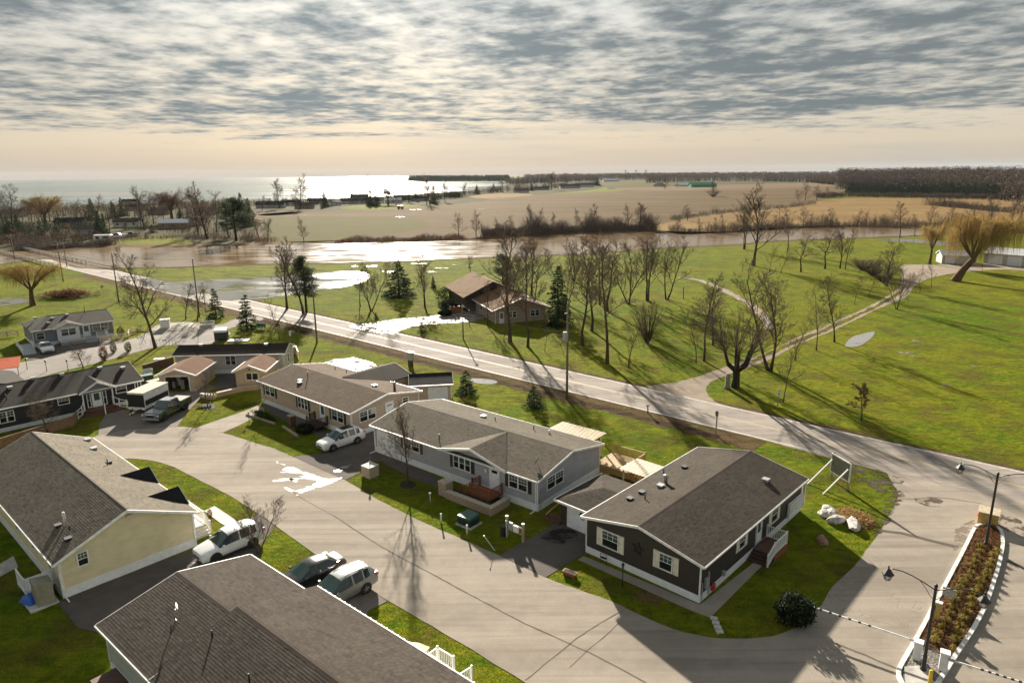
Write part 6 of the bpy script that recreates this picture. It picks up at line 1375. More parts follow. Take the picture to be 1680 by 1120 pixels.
# ---------------------------------------------------------------- bridge rails at far left
t = thing('bridge', 'road bridge with white guard rails at the far left', 'bridge', (0, 0, 0))
for s in (.6, -8.2):
    for zz in (.55, 1.0): MB().bar(road_pt(-250, s) + Vector((0, 0, zz)), road_pt(-176, s) + Vector((0, 0, zz)), .10, .26).build('guard_rail', MATS['concrete_pale'], t)
    for k in range(19): p = road_pt(-250 + 4.1 * k, s); ubox('rail_post', 'concrete', t, (p.x, p.y, 0), .18, .18, 1.0, R(-41))
for k in range(3): MB().bar(road_pt(-176 + 8 * k, .9) + Vector((0, 0, .6)), road_pt(-168 + 8 * k, .9) + Vector((0, 0, .55)), .06, .3).build('guard_rail', MATS['galvanised'], t)
# ---------------------------------------------------------------- signs and small street things
def sign_post(name, label, px, py, top, w, h, mat, rz, text=None, post='wood_post', tmat='rubber', r=.05, size=.3, shape='box', cat='sign'):
    b_ = g(px, py); H_ = height_at(px, py, top); t = thing(name, label, cat, tuple(b_), rz)
    ubox('post', post, t, (0, .05, 0), r * 2, r * 2, H_ - h * .3)
    if shape == 'box': MB().box(-w / 2, w / 2, -.02, .0, H_ - h, H_).build('panel', MATS[mat], t)
    else: MB().add([(0, -.01, H_ - h), (w / 2, -.01, H_ - h / 2), (0, -.01, H_), (-w / 2, -.01, H_ - h / 2), (0, .0, H_ - h), (w / 2, .0, H_ - h / 2), (0, .0, H_), (-w / 2, .0, H_ - h / 2)], [(0, 1, 2, 3), (7, 6, 5, 4), (0, 4, 5, 1), (1, 5, 6, 2), (2, 6, 7, 3), (3, 7, 4, 0)]).build('panel', MATS[mat], t)
    if text:
        for i, tx in enumerate(text):
            c = bpy.data.curves.new('lettering', 'FONT'); c.body = tx; c.size = size; c.align_x = 'CENTER'; c.align_y = 'CENTER'; c.extrude = .002; c.materials.append(MATS[tmat])
            o = bpy.data.objects.new('lettering_tmp', c); COL.objects.link(o); dg = bpy.context.evaluated_depsgraph_get(); me = bpy.data.meshes.new_from_object(o.evaluated_get(dg)); bpy.data.objects.remove(o)
            lo = new_obj('lettering', me, t); lo.rotation_euler = (R(90), 0, 0); lo.location = (0, -.024, H_ - h * (i + .5) / len(text)); me.materials.clear(); me.materials.append(MATS[tmat])
    return t
sp_ = sign_post('road_sign', 'small white road sign with dark markings by the far edge of the main road', 1276, 670, 639, .62, .72, 'white_trim', R(30)); zt = height_at(1276, 670, 639)
for (x, z, w, h) in ((-.12, .14, .24, .07), (.12, .14, .14, .07), (-.14, .40, .10, .14), (.02, .46, .10, .10), (.16, .38, .08, .12), (-.05, .58, .30, .06)): MB().box(x - w / 2, x + w / 2, -.026, -.02, zt - z - h / 2, zt - z + h / 2).build('marking', MATS['rubber'], sp_)
sign_post('warning_sign', 'brown-backed sign post standing in the near road ditch', 1174, 714, 674, .32, .55, 'sign_back', R(-41))
sign_post('warning_sign', 'yellow diamond road sign by the bare trees at the flooded lawn', 339, 522, 473, .95, .95, 'sign_yellow', R(40), shape='diamond')
sign_post('marker_sign', 'small grey marker sign by the road left of the bare tree', 168, 476, 468, .6, .6, 'grey_box', R(40))
t = sign_post('green_sign', 'green board sign by the back street mouth', 429, 540, 530, 1.7, .9, 'sign_green', R(-10))
zt = height_at(429, 540, 530)
for i in range(3): MB().box(-.7 + i * .5, -.36 + i * .5, -.026, -.02, zt - .82, zt - .5).build('marking', MATS['white_trim'], t); MB().box(-.6 + i * .5, -.3 + i * .5, -.032, -.026, zt - .62, zt - .45).build('marking', MATS['dark_green'], t)
t = thing('mailbox', 'black rural mailbox on a leaning post beside the road verge', 'mailbox', tuple(g(490, 549)), R(48)); ubox('post', 'pole_wood', t, (0, 0, 0), .1, .1, 1.0); MB().lathe([(.14, -.25), (.14, .25)], 10, (0, 0, 1.14), 'x').build('box', MATS['plastic_black'], t)
t = thing('mailbox', 'leaning black mailbox post in the ditch near the transformer pole', 'mailbox', tuple(g(1063, 678)), R(48)); MB().bar((0, 0, 0), (-.1, 0, .95), .1).build('post', MATS['pole_wood'], t); MB().box(-.28, .1, -.1, .1, .9, 1.05).build('box', MATS['pole_wood'], t)
t = thing('meter_pedestal', 'small white pedestal post near the mailbox by the road', 'pedestal', tuple(g(476, 551)), 0); ubox('body', 'white_trim', t, (0, 0, 0), .25, .25, .75); ubox('cap', 'grey_box', t, (0, 0, .75), .3, .3, .08)
t = thing('notice_board', 'grey box notice board on a short dark post beside the main road', 'board', tuple(g(674, 601)), R(-41)); ubox('post', 'deck_dark', t, (0, 0, 0), .7, .35, .95); ubox('panel', 'grey_box', t, (0, 0, .95), .95, .5, 1.05); ubox('roof', 'white_trim', t, (0, 0, 2.0), 1.15, .65, .12)
def cabinet(name, label, px, py, w, d, h, rz, pad=True, mat='green_metal', low='dark_green'):
    t = thing(name, label, 'utility box', tuple(g(px, py)), rz)
    if pad: MB().box(-w / 2 - .15, w / 2 + .15, -d / 2 - .15, d / 2 + .15, 0, .10).build('pad', MATS['concrete'], t)
    MB().box(-w / 2, w / 2, -d / 2, d / 2, .10, h * .72).build('body', MATS[low], t); MB().hexa([(-w / 2 - .02, -d / 2 - .02, h * .72), (w / 2 + .02, -d / 2 - .02, h * .72), (w / 2 + .02, d / 2 + .02, h * .72), (-w / 2 - .02, d / 2 + .02, h * .72), (-w / 2 - .02, -d / 2 - .02, h * .92), (w / 2 + .02, -d / 2 - .02, h * .92), (w / 2 - .05, d / 2, h), (-w / 2 + .05, d / 2, h)]).build('lid', MATS[mat], t)
    for s in (-1, 1): MB().box(s * w / 4 - w / 4 + .04, s * w / 4 + w / 4 - .04, -d / 2 - .012, -d / 2, .16, h * .68).build('door', MATS[low], t)
    return t
cabinet('transformer_box', 'green transformer box on a concrete pad before the grey house', 769, 859, 1.25, 1.1, .85, R(-39)); cabinet('transformer_box', 'tall dark green utility box beside the back street', 364, 557, 1.9, 1.5, 1.9, R(10), False, 'white_trim')
for lb, px, py in (('white bollard post left of the green transformer box', 724, 858), ('white bollard post just before the green transformer box', 766.5, 877)):
    t = thing('bollard', lb, 'bollard', tuple(g(px, py)), 0, 'white lawn bollards'); MB().lathe([(.07, 0), (.07, .72), (.05, .76)], 10).build('post', MATS['white_vinyl'], t); MB().lathe([(.085, .72), (.085, .80), (.02, .83)], 10).build('cap', MATS['white_trim'], t)
t = thing('meter_rack', 'two timber posts carrying grey meter boxes on the lawn by the grey house', 'meter rack', tuple(g(845, 884)), R(-39)); 
for x in (-.75, .75): ubox('post', 'wood_post', t, (x, 0, 0), .17, .17, 1.45 if x > 0 else 1.6); ubox('cap', 'white_trim', t, (x, 0, 1.45 if x > 0 else 1.6), .2, .2, .05)
MB().box(-.75, .75, -.03, .03, 1.0, 1.12).build('rail', MATS['wood_post'], t); MB().box(-.75, .75, -.03, .03, .55, .65).build('rail', MATS['wood_post'], t); ubox('meter', 'grey_box', t, (-.3, -.12, .75), .34, .16, .55); ubox('meter', 'white_trim', t, (.2, -.12, .7), .4, .16, .5); MB().lathe([(.05, 0), (.05, 1.35), (.09, 1.4)], 8, (-.6, -.22, 0)).build('conduit', MATS['white_vinyl'], t); ubox('bin', 'plastic_black', t, (-1.0, -.1, 0), .35, .35, .75)
t = thing('lawn_stake', 'thin leaning white stake on the lawn before the dark driveway', 'stake', tuple(g(812, 903)), 0); MB().bar((0, 0, 0), (-.75, .35, .95), .03).build('rod', MATS['white_trim'], t); MB().lathe([(.05, .93), (.05, 1.0)], 8, (-.77, .36, 0)).build('knob', MATS['white_trim'], t)
for i, (lb, px, py, h) in enumerate((('black garden lamp post at the charcoal house front walk', 1021, 961, 1.7), ('black garden lamp on the tan house lawn', 409, 692, 1.15), ('black lantern stake in the upper lawn tree ring', 346, 674, 1.0), ('white garden lamp on the lawn left of the stone planter', 706, 824, .9))):
    t = thing('garden_lamp', lb, 'lamp', tuple(g(px, py)), 0); mt = 'white_trim' if i == 3 else 'black_metal'; MB().lathe([(.035, 0), (.03, h * .75)], 8).build('post', MATS[mt], t); MB().lathe([(.06, h * .75), (.09, h * .92)], 8).build('lantern', MATS['lamp_glass' if i else 'green_metal'], t); MB().lathe([(.13, h * .92), (.02, h)], 8).build('cap', MATS[mt], t)
for i, (px, py, tp) in enumerate(((45, 606, 602), (77, 609, 597), (112, 608, 591))):
    t = thing('street_lantern', ['leftmost', 'middle', 'rightmost'][i] + ' of three slim dark lantern posts along the back street', 'lamp', tuple(g(px, py)), 0, 'back street lantern posts'); h = max(1.6, height_at(px, py, tp)); MB().lathe([(.05, 0), (.04, h - .3)], 6).build('post', MATS['pole_wood'], t); MB().lathe([(.08, h - .3), (.14, h - .05), (.03, h)], 6).build('lantern', MATS['black_metal'], t)
t = thing('white_bin', 'white cube bin at the gravel turning area of the back street', 'bin', tuple(g(272, 538)), R(20)); ubox('body', 'white_trim', t, (0, 0, 0), 1.5, 1.5, 1.5); ubox('lid', 'concrete_pale', t, (0, 0, 1.5), 1.6, 1.6, .12)
t = thing('gravel_heap', 'pale flat gravel and slab heap beside the white cube bin', 'gravel heap', tuple(g(300, 537)), 0)
rg = random.Random(3); m = MB(); nn = 10; vs = [((i / (nn - 1) - .5) * 9, (j / (nn - 1) - .5) * 6, max(0.0, .22 * (1 - (2 * i / (nn - 1) - 1) ** 2) * (1 - (2 * j / (nn - 1) - 1) ** 2) + rg.uniform(-.05, .05)) + .03) for i in range(nn) for j in range(nn)]; m.add(vs, [(i * nn + j, (i + 1) * nn + j, (i + 1) * nn + j + 1, i * nn + j + 1) for i in range(nn - 1) for j in range(nn - 1)], True).build('mound', MATS['walk'], t)
for i in range(4): ubox('slab', 'concrete', t, (rg.uniform(-3, 3), rg.uniform(-2, 2), .2), 1.6, .9, .06, rg.uniform(0, 3))
def rail_fence(label, pix, h=.9, n=3, mat='lumber_pale'):
    pts = [g(*p) for p in pix]; t = thing('rail_fence', label, 'fence', tuple(pts[0]))
    for a, b_ in zip(pts[:-1], pts[1:]):
        a, b_ = a - pts[0], b_ - pts[0]; k = max(1, int((b_ - a).length / 2.2))
        for j in range(k + 1): q = a.lerp(b_, j / k); ubox('post', mat, t, (q.x, q.y, 0), .13, .13, h + .08)
        for j in range(n): z = h * (j + 1) / n; MB().bar(a + Vector((0, 0, z)), b_ + Vector((0, 0, z)), .05, .14).build('rail', MATS[mat], t)
rail_fence('cream wooden rail fence right of the blue-grey house porch', [(165, 563), (183, 560), (211, 555), (213, 549), (225, 546)]); rail_fence('short white rail fence beside the gravel turning area', [(333, 534), (352, 535)], mat='white_trim')
rail_fence('brown rail fence left of the blue-grey house ramp', [(-10, 556), (12, 552), (30, 551)], mat='wood_post')
board_fence('board_fence', 'pale timber screen fence behind the white house gable', [(466, 588), (474, 585), (486, 580), (490, 590)], 1.2, 'lumber_pale')
board_fence('board_fence', 'brown timber screen left of the open garage', [(236, 612), (262, 604), (285, 598)], 1.1, 'deck_brown')
rg = random.Random(20)
for i, (lb, px, py, mt, s) in enumerate((('pale tan crate stack left of the open garage', 255, 634, 'stone_pale', 1.3), ('dark green tarped crate behind the pickup', 241, 624, 'green_metal', 1.2), ('white crate on the yard clutter left of the garage', 243, 612, 'white_trim', .9), ('tan crate in the yard clutter beyond the trailer', 250, 605, 'wood_post', 1.0), ('long pale chest beside the yard fence', 262, 596, 'lumber_pale', 1.1))):
    t = thing('storage_crate', lb, 'crate', tuple(g(px, py)), R(rg.uniform(0, 60))); MB().box(-s * .6, s * .6, -s * .4, s * .4, 0, s * .6).build('body', MATS[mt], t, bevel=.03); MB().box(-s * .64, s * .64, -s * .44, s * .44, s * .6, s * .66).build('lid', MATS[mt], t)
for i in range(5):
    t = thing('flower_pot', ['leftmost', 'second', 'third', 'fourth', 'rightmost'][i] + ' white flower pot in the row on the upper retaining wall', 'pot', tuple(g(332 + i * 4.6, 652 - i * .3, .58)), 0, 'white pots on the wall'); MB().lathe([(.10, 0), (.17, .25), (.18, .28)], 10).build('pot', MATS['white_trim'], t); MB().lathe([(.14, .26), (.10, .36), (.02, .42)], 8).build('plant', MATS['mulch'], t)
t = thing('flower_box', 'red flower box on the lawn before the charcoal house', 'planter', tuple(g(935, 944)), R(-35)); MB().hexa([(-.42, -.16, .05), (.42, -.16, .05), (.42, .16, .05), (-.42, .16, .05), (-.48, -.2, .32), (.48, -.2, .32), (.48, .2, .32), (-.48, .2, .32)]).build('box', MATS['deck_red'], t); MB().box(-.42, .42, -.15, .15, .30, .335).build('soil', MATS['mulch'], t)
for x in (-.4, .4): ubox('foot', 'deck_red', t, (x, 0, 0), .08, .3, .05)
t = thing('hoop_trellis', 'thin black wire plant stand by the charcoal house walk', 'plant stand', tuple(g(990, 925)), R(-40)); m = MB()
for x in (-.25, .25): m.bar((x, 0, 0), (x, 0, .75), .025)
m.bar((-.25, 0, .75), (.25, 0, .75), .025); m.bar((-.25, 0, .45), (.25, 0, .45), .02); m.build('frame', MATS['black_metal'], t); MB().box(-.2, .2, -.08, .08, .46, .52).build('shelf', MATS['black_metal'], t)
for i in range(4): 
    p = g(1171 + i * 3.2, 1014 + i * 7.3); t = thing('stepping_stone', ['nearest the walk', 'second from the walk', 'third from the walk', 'nearest the street'][i] + ' pale stepping stone in the corner lawn, of four', 'stepping stone', tuple(p), R(-20 + 7 * i), 'corner lawn stepping stones'); ubox('slab', 'concrete_pale', t, (0, 0, 0), .42, .34, .05)
def rock(name, label, px, py, s, mat, seed, cat='rock', group=None, flat=.55, z=0):
    rg = random.Random(seed); p = g(px, py); t = thing(name, label, cat, (p.x, p.y, z), R(rg.uniform(0, 180)), group); b = bmesh.new(); bmesh.ops.create_icosphere(b, subdivisions=2, radius=1)
    for v in b.verts:
        k = 1 + rg.uniform(-.16, .16); v.co = Vector((v.co.x * s[0] * k, v.co.y * s[1] * k, max(-.05, v.co.z * s[2] * k + s[2] * .35)))
    me = bpy.data.meshes.new('stone'); b.to_mesh(me); b.free(); me.materials.append(MATS[mat]); new_obj('stone', me, t); return t
for i, (px, py, s, lb) in enumerate(((1358, 838, (.55, .5, .35), 'round pale boulder at the upper end of the corner rock bed'), (1364, 846, (.6, .5, .4), 'second pale boulder from the top of the corner rock bed'), (1352, 845, (.45, .45, .35), 'outermost pale boulder left in the corner rock bed'), (1372, 856, (.75, .42, .4), 'long pale boulder in the middle of the corner rock bed'), (1400, 863, (1.1, .45, .4), 'longest flat pale boulder at the lower end of the rock bed'))): rock('boulder', lb, px, py, s, 'boulder', 40 + i, group='rock bed boulders')
rock('rock', 'reddish rock lying in the shadow on the corner lawn', 1349, 888, (.7, .4, .3), 'rock_red', 9); rock('rock', 'pink flat rock under the dark round shrub', 1290, 1017, (.6, .35, .25), 'rock_red', 19)
sheet('rock_bed', [(1360, 838), (1385, 832), (1425, 845), (1440, 860), (1425, 868), (1390, 862), (1370, 852)], .02, 'bank', .4, .1)
sheet('flower_bed', [(1040, 975), (1060, 968), (1080, 978), (1088, 990), (1070, 990), (1050, 985)], .02, 'bank', .3, .08)
sheet('tree_ring', [(656, 793), (666, 788), (678, 790), (682, 796), (674, 801), (660, 800)], .03, 'mulch', .2, .03)
sheet('tree_ring', [(330, 666), (342, 661), (352, 664), (352, 670), (340, 672), (331, 671)], .03, 'mulch', .2, .03)
# stump and fallen logs
t = thing('tree_stump', 'short grey stump beside the pollarded tree', 'stump', tuple(g(1193, 637)), 0); MB().lathe([(.42, 0), (.30, .3), (.28, 1.5), (.24, 1.9)], 9).build('trunk', MATS['timber_grey'], t); MB().lathe([(.23, 1.9), (.2, 1.93)], 9).build('cut_face', MATS['wood_post'], t)
t = thing('short_post', 'dark leaning post alone on the riverside lawn', 'post', tuple(g(1121, 490)), 0); MB().bar((0, 0, 0), (-.1, 0, 2.4), .2).build('post', MATS['pole_wood'], t); ubox('cap', 'pole_wood', t, (-.1, 0, 2.38), .26, .26, .08)
t = thing('concrete_slab', 'pale slab lying on the grass behind the white house', 'slab', tuple(g(392, 559)), R(5)); MB().box(-1.6, 1.6, -.8, .8, 0, .16).build('slab', MATS['grey_box'], t); MB().box(-.4, .4, -.3, .3, .16, .22).build('hatch', MATS['white_trim'], t)
t = thing('bike_rack', 'grey metal rack by the back street behind the large bare tree', 'rack', tuple(g(268, 566)), R(10)); m = MB(); m.bar((-1.8, 0, .9), (1.8, 0, .9), .06); m.build('top_bar', MATS['grey_box'], t)
for i in range(9): ubox('bar', 'grey_box', t, (-1.8 + i * .45, 0, 0), .05, .05, .9)
# ---------------------------------------------------------------- vegetation
def leafy(name, stops, rough=0.85, trans=True, scale=0.8):
    n = NT(name); f = n.noise(scale, 4, 0.6); oi = n.n('ShaderNodeObjectInfo').outputs['Random']
    c = n.ramp(n.math('MULTIPLY_ADD', oi, 0.25, n.math('MULTIPLY', f, 0.8)), stops); n.set(color=c, rough=rough, spec=0.15)
    if trans:
        tr = n.n('ShaderNodeBsdfTranslucent'); n.put(tr.inputs[0], c); mx = n.n('ShaderNodeMixShader'); mx.inputs[0].default_value = 0.35
        out = n.t.nodes['Material Output']; n.t.links.new(n.b.outputs[0], mx.inputs[1]); n.t.links.new(tr.outputs[0], mx.inputs[2]); n.t.links.new(mx.outputs[0], out.inputs[0])
    return reg(name, n)
def bark(name, c):
    n = NT(name); co = n.objco(); f = n.noise(3, 5, 0.65, co, (1, 1, .3)); n.set(color=n.ramp(f, [(0.3, tuple(v * .55 for v in c)), (0.7, tuple(v * 1.3 for v in c))]), rough=0.95, spec=0.1); n.bump(f, 0.05); return reg(name, n)
bark('bark', (0.085, 0.062, 0.044)); bark('bark_dark', (0.050, 0.038, 0.030)); bark('bark_willow', (0.125, 0.080, 0.040))
leafy('twig', [(0.3, (0.085, 0.062, 0.044)), (0.7, (0.155, 0.115, 0.080))], .95, False, .3); leafy('twig_red', [(0.3, (0.130, 0.076, 0.050)), (0.7, (0.220, 0.135, 0.090))], .95, False, .3); leafy('twig_gold', [(0.3, (0.34, 0.225, 0.070)), (0.7, (0.50, 0.36, 0.13))], .9, True, .3)
leafy('twig_grey', [(0.3, (0.095, 0.074, 0.060)), (0.7, (0.160, 0.126, 0.102))], .95, False, .3)
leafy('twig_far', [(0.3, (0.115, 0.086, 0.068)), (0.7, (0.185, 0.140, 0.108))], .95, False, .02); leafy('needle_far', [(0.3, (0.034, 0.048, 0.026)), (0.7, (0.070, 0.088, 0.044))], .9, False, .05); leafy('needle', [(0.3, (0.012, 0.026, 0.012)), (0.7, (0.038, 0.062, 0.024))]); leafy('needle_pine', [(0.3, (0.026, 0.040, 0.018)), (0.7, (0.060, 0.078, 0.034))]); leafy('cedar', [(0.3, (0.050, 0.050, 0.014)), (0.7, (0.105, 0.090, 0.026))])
leafy('leaf_green', [(0.3, (0.018, 0.038, 0.010)), (0.7, (0.055, 0.082, 0.018))]); leafy('leaf_brown', [(0.3, (0.10, 0.050, 0.020)), (0.7, (0.20, 0.115, 0.045))]); leafy('leaf_dark', [(0.3, (0.008, 0.014, 0.008)), (0.7, (0.020, 0.030, 0.014))]); leafy('straw_leaf', [(0.3, (0.19, 0.115, 0.040)), (0.7, (0.34, 0.22, 0.085))]); leafy('ornamental', [(0.3, (0.20, 0.165, 0.030)), (0.7, (0.34, 0.27, 0.070))])
leafy('rust_leaf', [(0.3, (0.10, 0.045, 0.022)), (0.7, (0.19, 0.09, 0.04))]); leafy('blade', [(0.25, (0.065, 0.120, 0.008)), (0.75, (0.150, 0.190, 0.016))])

class Sticks:
    """collects tapered stick tubes; the rings are worked out in one go"""
    def __init__(s): s.q = {}
    def add(s, P, Rr, n): s.q.setdefault((len(P), n), []).append(([tuple(p) for p in P], Rr))
    def mesh(s, name, mat, smooth=True):
        VV, FF = [], []; base = 0
        for (m, n), L in s.q.items():
            P = np.array([l[0] for l in L], float); Rr = np.array([l[1] for l in L], float); K = len(L)
            D = np.empty_like(P); D[:, 1:-1] = P[:, 2:] - P[:, :-2]; D[:, 0] = P[:, 1] - P[:, 0]; D[:, -1] = P[:, -1] - P[:, -2]; D /= np.linalg.norm(D, axis=2)[..., None] + 1e-9
            d0 = D[:, 0]; ref = np.where(np.abs(d0[:, 2:3]) < .9, np.array([[0, 0, 1.0]]), np.array([[1.0, 0, 0]])); u = np.cross(d0, ref); u /= np.linalg.norm(u, axis=1)[:, None]
            V = np.empty((K, m, n, 3))
            for i in range(m):
                u = u - D[:, i] * (u * D[:, i]).sum(1)[:, None]; u /= np.linalg.norm(u, axis=1)[:, None] + 1e-9; w = np.cross(D[:, i], u)
                for k in range(n):
                    a = 6.28318 * k / n; V[:, i, k] = P[:, i] + (u * math.cos(a) + w * math.sin(a)) * Rr[:, i][:, None]
            idx = np.arange(K * m * n).reshape(K, m, n) + base; nx = np.roll(idx, -1, 2)
            FF.append(np.stack([idx[:, :-1], nx[:, :-1], nx[:, 1:], idx[:, 1:]], -1).reshape(-1, 4)); VV.append(V.reshape(-1, 3)); base += K * m * n
        V = np.concatenate(VV); Fq = np.concatenate(FF); return fast_mesh(name, V, Fq, mat, smooth)
def fast_mesh(name, V, Fq, mat, smooth=False):
    me = bpy.data.meshes.new(name); k = Fq.shape[1]; me.vertices.add(len(V)); me.vertices.foreach_set('co', np.ascontiguousarray(V, 'f').ravel()); me.loops.add(Fq.size); me.loops.foreach_set('vertex_index', np.ascontiguousarray(Fq, 'i').ravel())
    me.polygons.add(len(Fq)); me.polygons.foreach_set('loop_start', np.arange(0, Fq.size, k, dtype='i')); me.update(calc_edges=True)
    if smooth: me.polygons.foreach_set('use_smooth', np.ones(len(Fq), bool))
    me.materials.append(MATS[mat]); return me
def unitv(v): return v / (np.linalg.norm(v) + 1e-9)
def bare_tree(seed, H=10.0, r0=.16, clear=.25, nb=(14, 7, 7, 5), ang=(52, 48, 45, 40), ln=(.42, .55, .5, .45), upw=.25, wob=.08, droop=0.0, stems=1, lean=0.0, twig_r=.010, spread=0.0, mats=('bark', 'twig')):
    """trunk and crown meshes of a leafless tree, root at the origin, height H"""
    rng = random.Random(seed); T, C = Sticks(), Sticks(); ga = rng.gauss; un = rng.uniform
    def branch(p, d, L, r, lvl):
        n = (7, 5, 4, 3, 1)[min(lvl, 4)]; up = upw if lvl else .12; wb = wob * (1 + .5 * lvl); P, D = [p], [d]; dd = d; uz = up / n * (1 if lvl < 3 else .6)
        for i in range(n):
            dd = Vector((dd.x + ga(0, wb), dd.y + ga(0, wb), dd.z + ga(0, wb) + uz - (droop * (i + 1) / n if lvl >= 2 else 0))).normalized(); P.append(P[-1] + dd * (L / n)); D.append(dd)
        end = r * (.25 if lvl < 3 else .6); Rr = [r + (end - r) * (i / n) for i in range(n + 1)]
        if lvl == 0: Rr[0] = r * 1.45; Rr[1] = max(Rr[1], r * .95)
        (T if lvl <= 0 or (lvl == 1 and r > .05) else C).add(P, Rr, (7, 5, 4, 3, 3)[min(lvl, 4)])
        if lvl >= len(nb): return
        k = max(1, int(nb[lvl] * un(.8, 1.2)))
        for i in range(k):
            c0 = clear if lvl == 0 else .22; f = min(c0 + (1 - c0) * ((i + rng.random()) / k), .985); x = f * n; a = int(x); t = x - a
            q = P[a].lerp(P[min(a + 1, n)], t); dr = D[min(a + 1, n)]; az = 2.4 * i + un(-.7, .7) + seed
            perp = dr.cross(Vector((.31, .2, 1)) if abs(dr.z) < .95 else Vector((1, 0, 0))).normalized(); per2 = dr.cross(perp)
            an = math.radians(ang[lvl] * un(.7, 1.25)) * (1 - .35 * f if lvl == 0 else 1); nd = (dr * math.cos(an) + (perp * math.cos(az) + per2 * math.sin(az)) * math.sin(an)).normalized()
            prof = (1 - .55 * f) if lvl == 0 else (1 - .45 * f); l2 = L * ln[lvl] * prof * un(.7, 1.15); rr = max(twig_r, r * (.5 if lvl == 0 else .55) * (1 - .5 * f))
            if lvl + 1 >= len(nb): rr = twig_r
            branch(q, nd, l2, rr, lvl + 1)
    for k in range(stems):
        a = 6.283 * k / stems + .5; d = Vector((math.cos(a) * spread + lean, math.sin(a) * spread, 1.0)).normalized(); o = .12 * (stems > 1)
        branch(Vector((math.cos(a) * o, math.sin(a) * o, -.05)), d, H * (1 if k == 0 else un(.8, .98)) * .93, r0 * (1 if stems == 1 else .7), 0)
    return T.mesh('trunk', mats[0]), C.mesh('crown', mats[1], False)
def leaf_mesh(name, mat, pts, size, rng, n=1, nrm=None, flat=.4):
    """small leaf-shaped faces at the given points"""
    P = np.repeat(np.asarray(pts), n, 0); k = len(P); a = rng.normal(size=(k, 3)); a /= np.linalg.norm(a, axis=1)[:, None]; b_ = rng.normal(size=(k, 3)); b_ -= a * (a * b_).sum(1)[:, None]; b_ /= np.linalg.norm(b_, axis=1)[:, None]
    s = size * rng.uniform(.6, 1.3, (k, 1)); V = np.empty((k, 4, 3)); V[:, 0] = P - a * s; V[:, 1] = P + b_ * s * flat; V[:, 2] = P + a * s; V[:, 3] = P - b_ * s * flat
    return fast_mesh(name, V.reshape(-1, 3), np.arange(4 * k).reshape(-1, 4), mat)
def conifer(seed, H=8.0, Rb=2.2, mat='needle', dens=1.0, low=.06, irregular=.15):
    rng = np.random.RandomState(seed); T = Sticks(); T.add(np.array([(0, 0, -.05), (0, 0, H * .5), (0, 0, H * .99)]), [H * .020, H * .012, .01], 7); pts = []
    z = H * low; nw = int(H * 3.2)
    for i in range(nw):
        f = i / nw; zz = H * (low + (1 - low) * f); rad = Rb * (1 - f) ** .85 * rng.uniform(1 - irregular, 1 + irregular) + .08
        for k in range(int(8 * (1 - f) + 4)):
            a = rng.uniform(0, 6.283); L = rad * rng.uniform(.75, 1.08); d = np.array((math.cos(a), math.sin(a), -.12 - .35 * (1 - f))); p0 = np.array((0, 0, zz)); e = p0 + d * L; T.add(np.array([p0, p0 + d * L * .55, e + np.array((0, 0, .12 * L))]), [.018 + .012 * (1 - f), .014, .006], 3)
            m = int((10 + 16 * L) * dens); t = rng.uniform(.18, 1, m) ** .75; q = p0 + np.outer(t, d) * L + np.array((0, 0, 1)) * (.12 * L * t ** 2)[:, None]; sp = np.array((-d[1], d[0], 0)); q += np.outer(rng.normal(0, 1, m) * (.28 * L * (1.05 - t)) + rng.normal(0, .04, m), sp) + rng.normal(0, .05, (m, 3)); pts.append(q)
    return T.mesh('trunk', 'bark_dark'), leaf_mesh('crown', mat, np.concatenate(pts), .16 if H > 5 else .10, rng, 1, flat=.32)
def pine_tree(seed, H=11.0, Rb=2.6):
    rng = np.random.RandomState(seed); T = Sticks(); T.add(np.array([(0, 0, -.05), (.1, 0, H * .5), (0, .1, H * .97)]), [H * .02, H * .014, .03], 7); pts = []
    for i in range(46):
        f = .28 + .72 * i / 46; a = rng.uniform(0, 6.28); L = Rb * (1 - (2 * abs(f - .5)) ** 2 * .55) * rng.uniform(.6, 1.1) * (1.15 - .6 * f); p0 = np.array((0, 0, H * f)); e = p0 + np.array((math.cos(a) * L, math.sin(a) * L, L * rng.uniform(0, .35))); T.add(np.array([p0, (p0 + e) / 2, e]), [.05, .03, .012], 4)
        for c in range(5): cc = p0 + (e - p0) * rng.uniform(.45, 1.05); pts.append(cc + rng.normal(0, 1, (34, 3)) * np.array((.42, .42, .22)))
    return T.mesh('trunk', 'bark_dark'), leaf_mesh('crown', 'needle_pine', np.concatenate(pts), .20, rng, 1, flat=.22)
def blob_shrub(seed, rx, ry, rz, mat, n=900, size=.09, stems=True):
    rng = np.random.RandomState(seed); d = rng.normal(size=(n, 3)); d /= np.linalg.norm(d, axis=1)[:, None]; r = rng.uniform(.45, 1.0, n) ** .5; k = 1 + .18 * np.sin(d[:, 0] * 5 + seed) * np.cos(d[:, 1] * 4 + 1) + .1 * rng.normal(size=n)
    P = d * (r * k)[:, None] * np.array((rx, ry, rz)) + np.array((0, 0, rz * .92)); P[:, 2] = np.maximum(P[:, 2], .03); T = Sticks()
    for i in range(9): q = P[rng.randint(n)]; T.add(np.array([(0, 0, -.03), q * .5, q * .92]), [.03, .02, .008], 4)
    return T.mesh('stems', 'bark_dark'), leaf_mesh('foliage', mat, P, size, rng, 1, flat=.5)
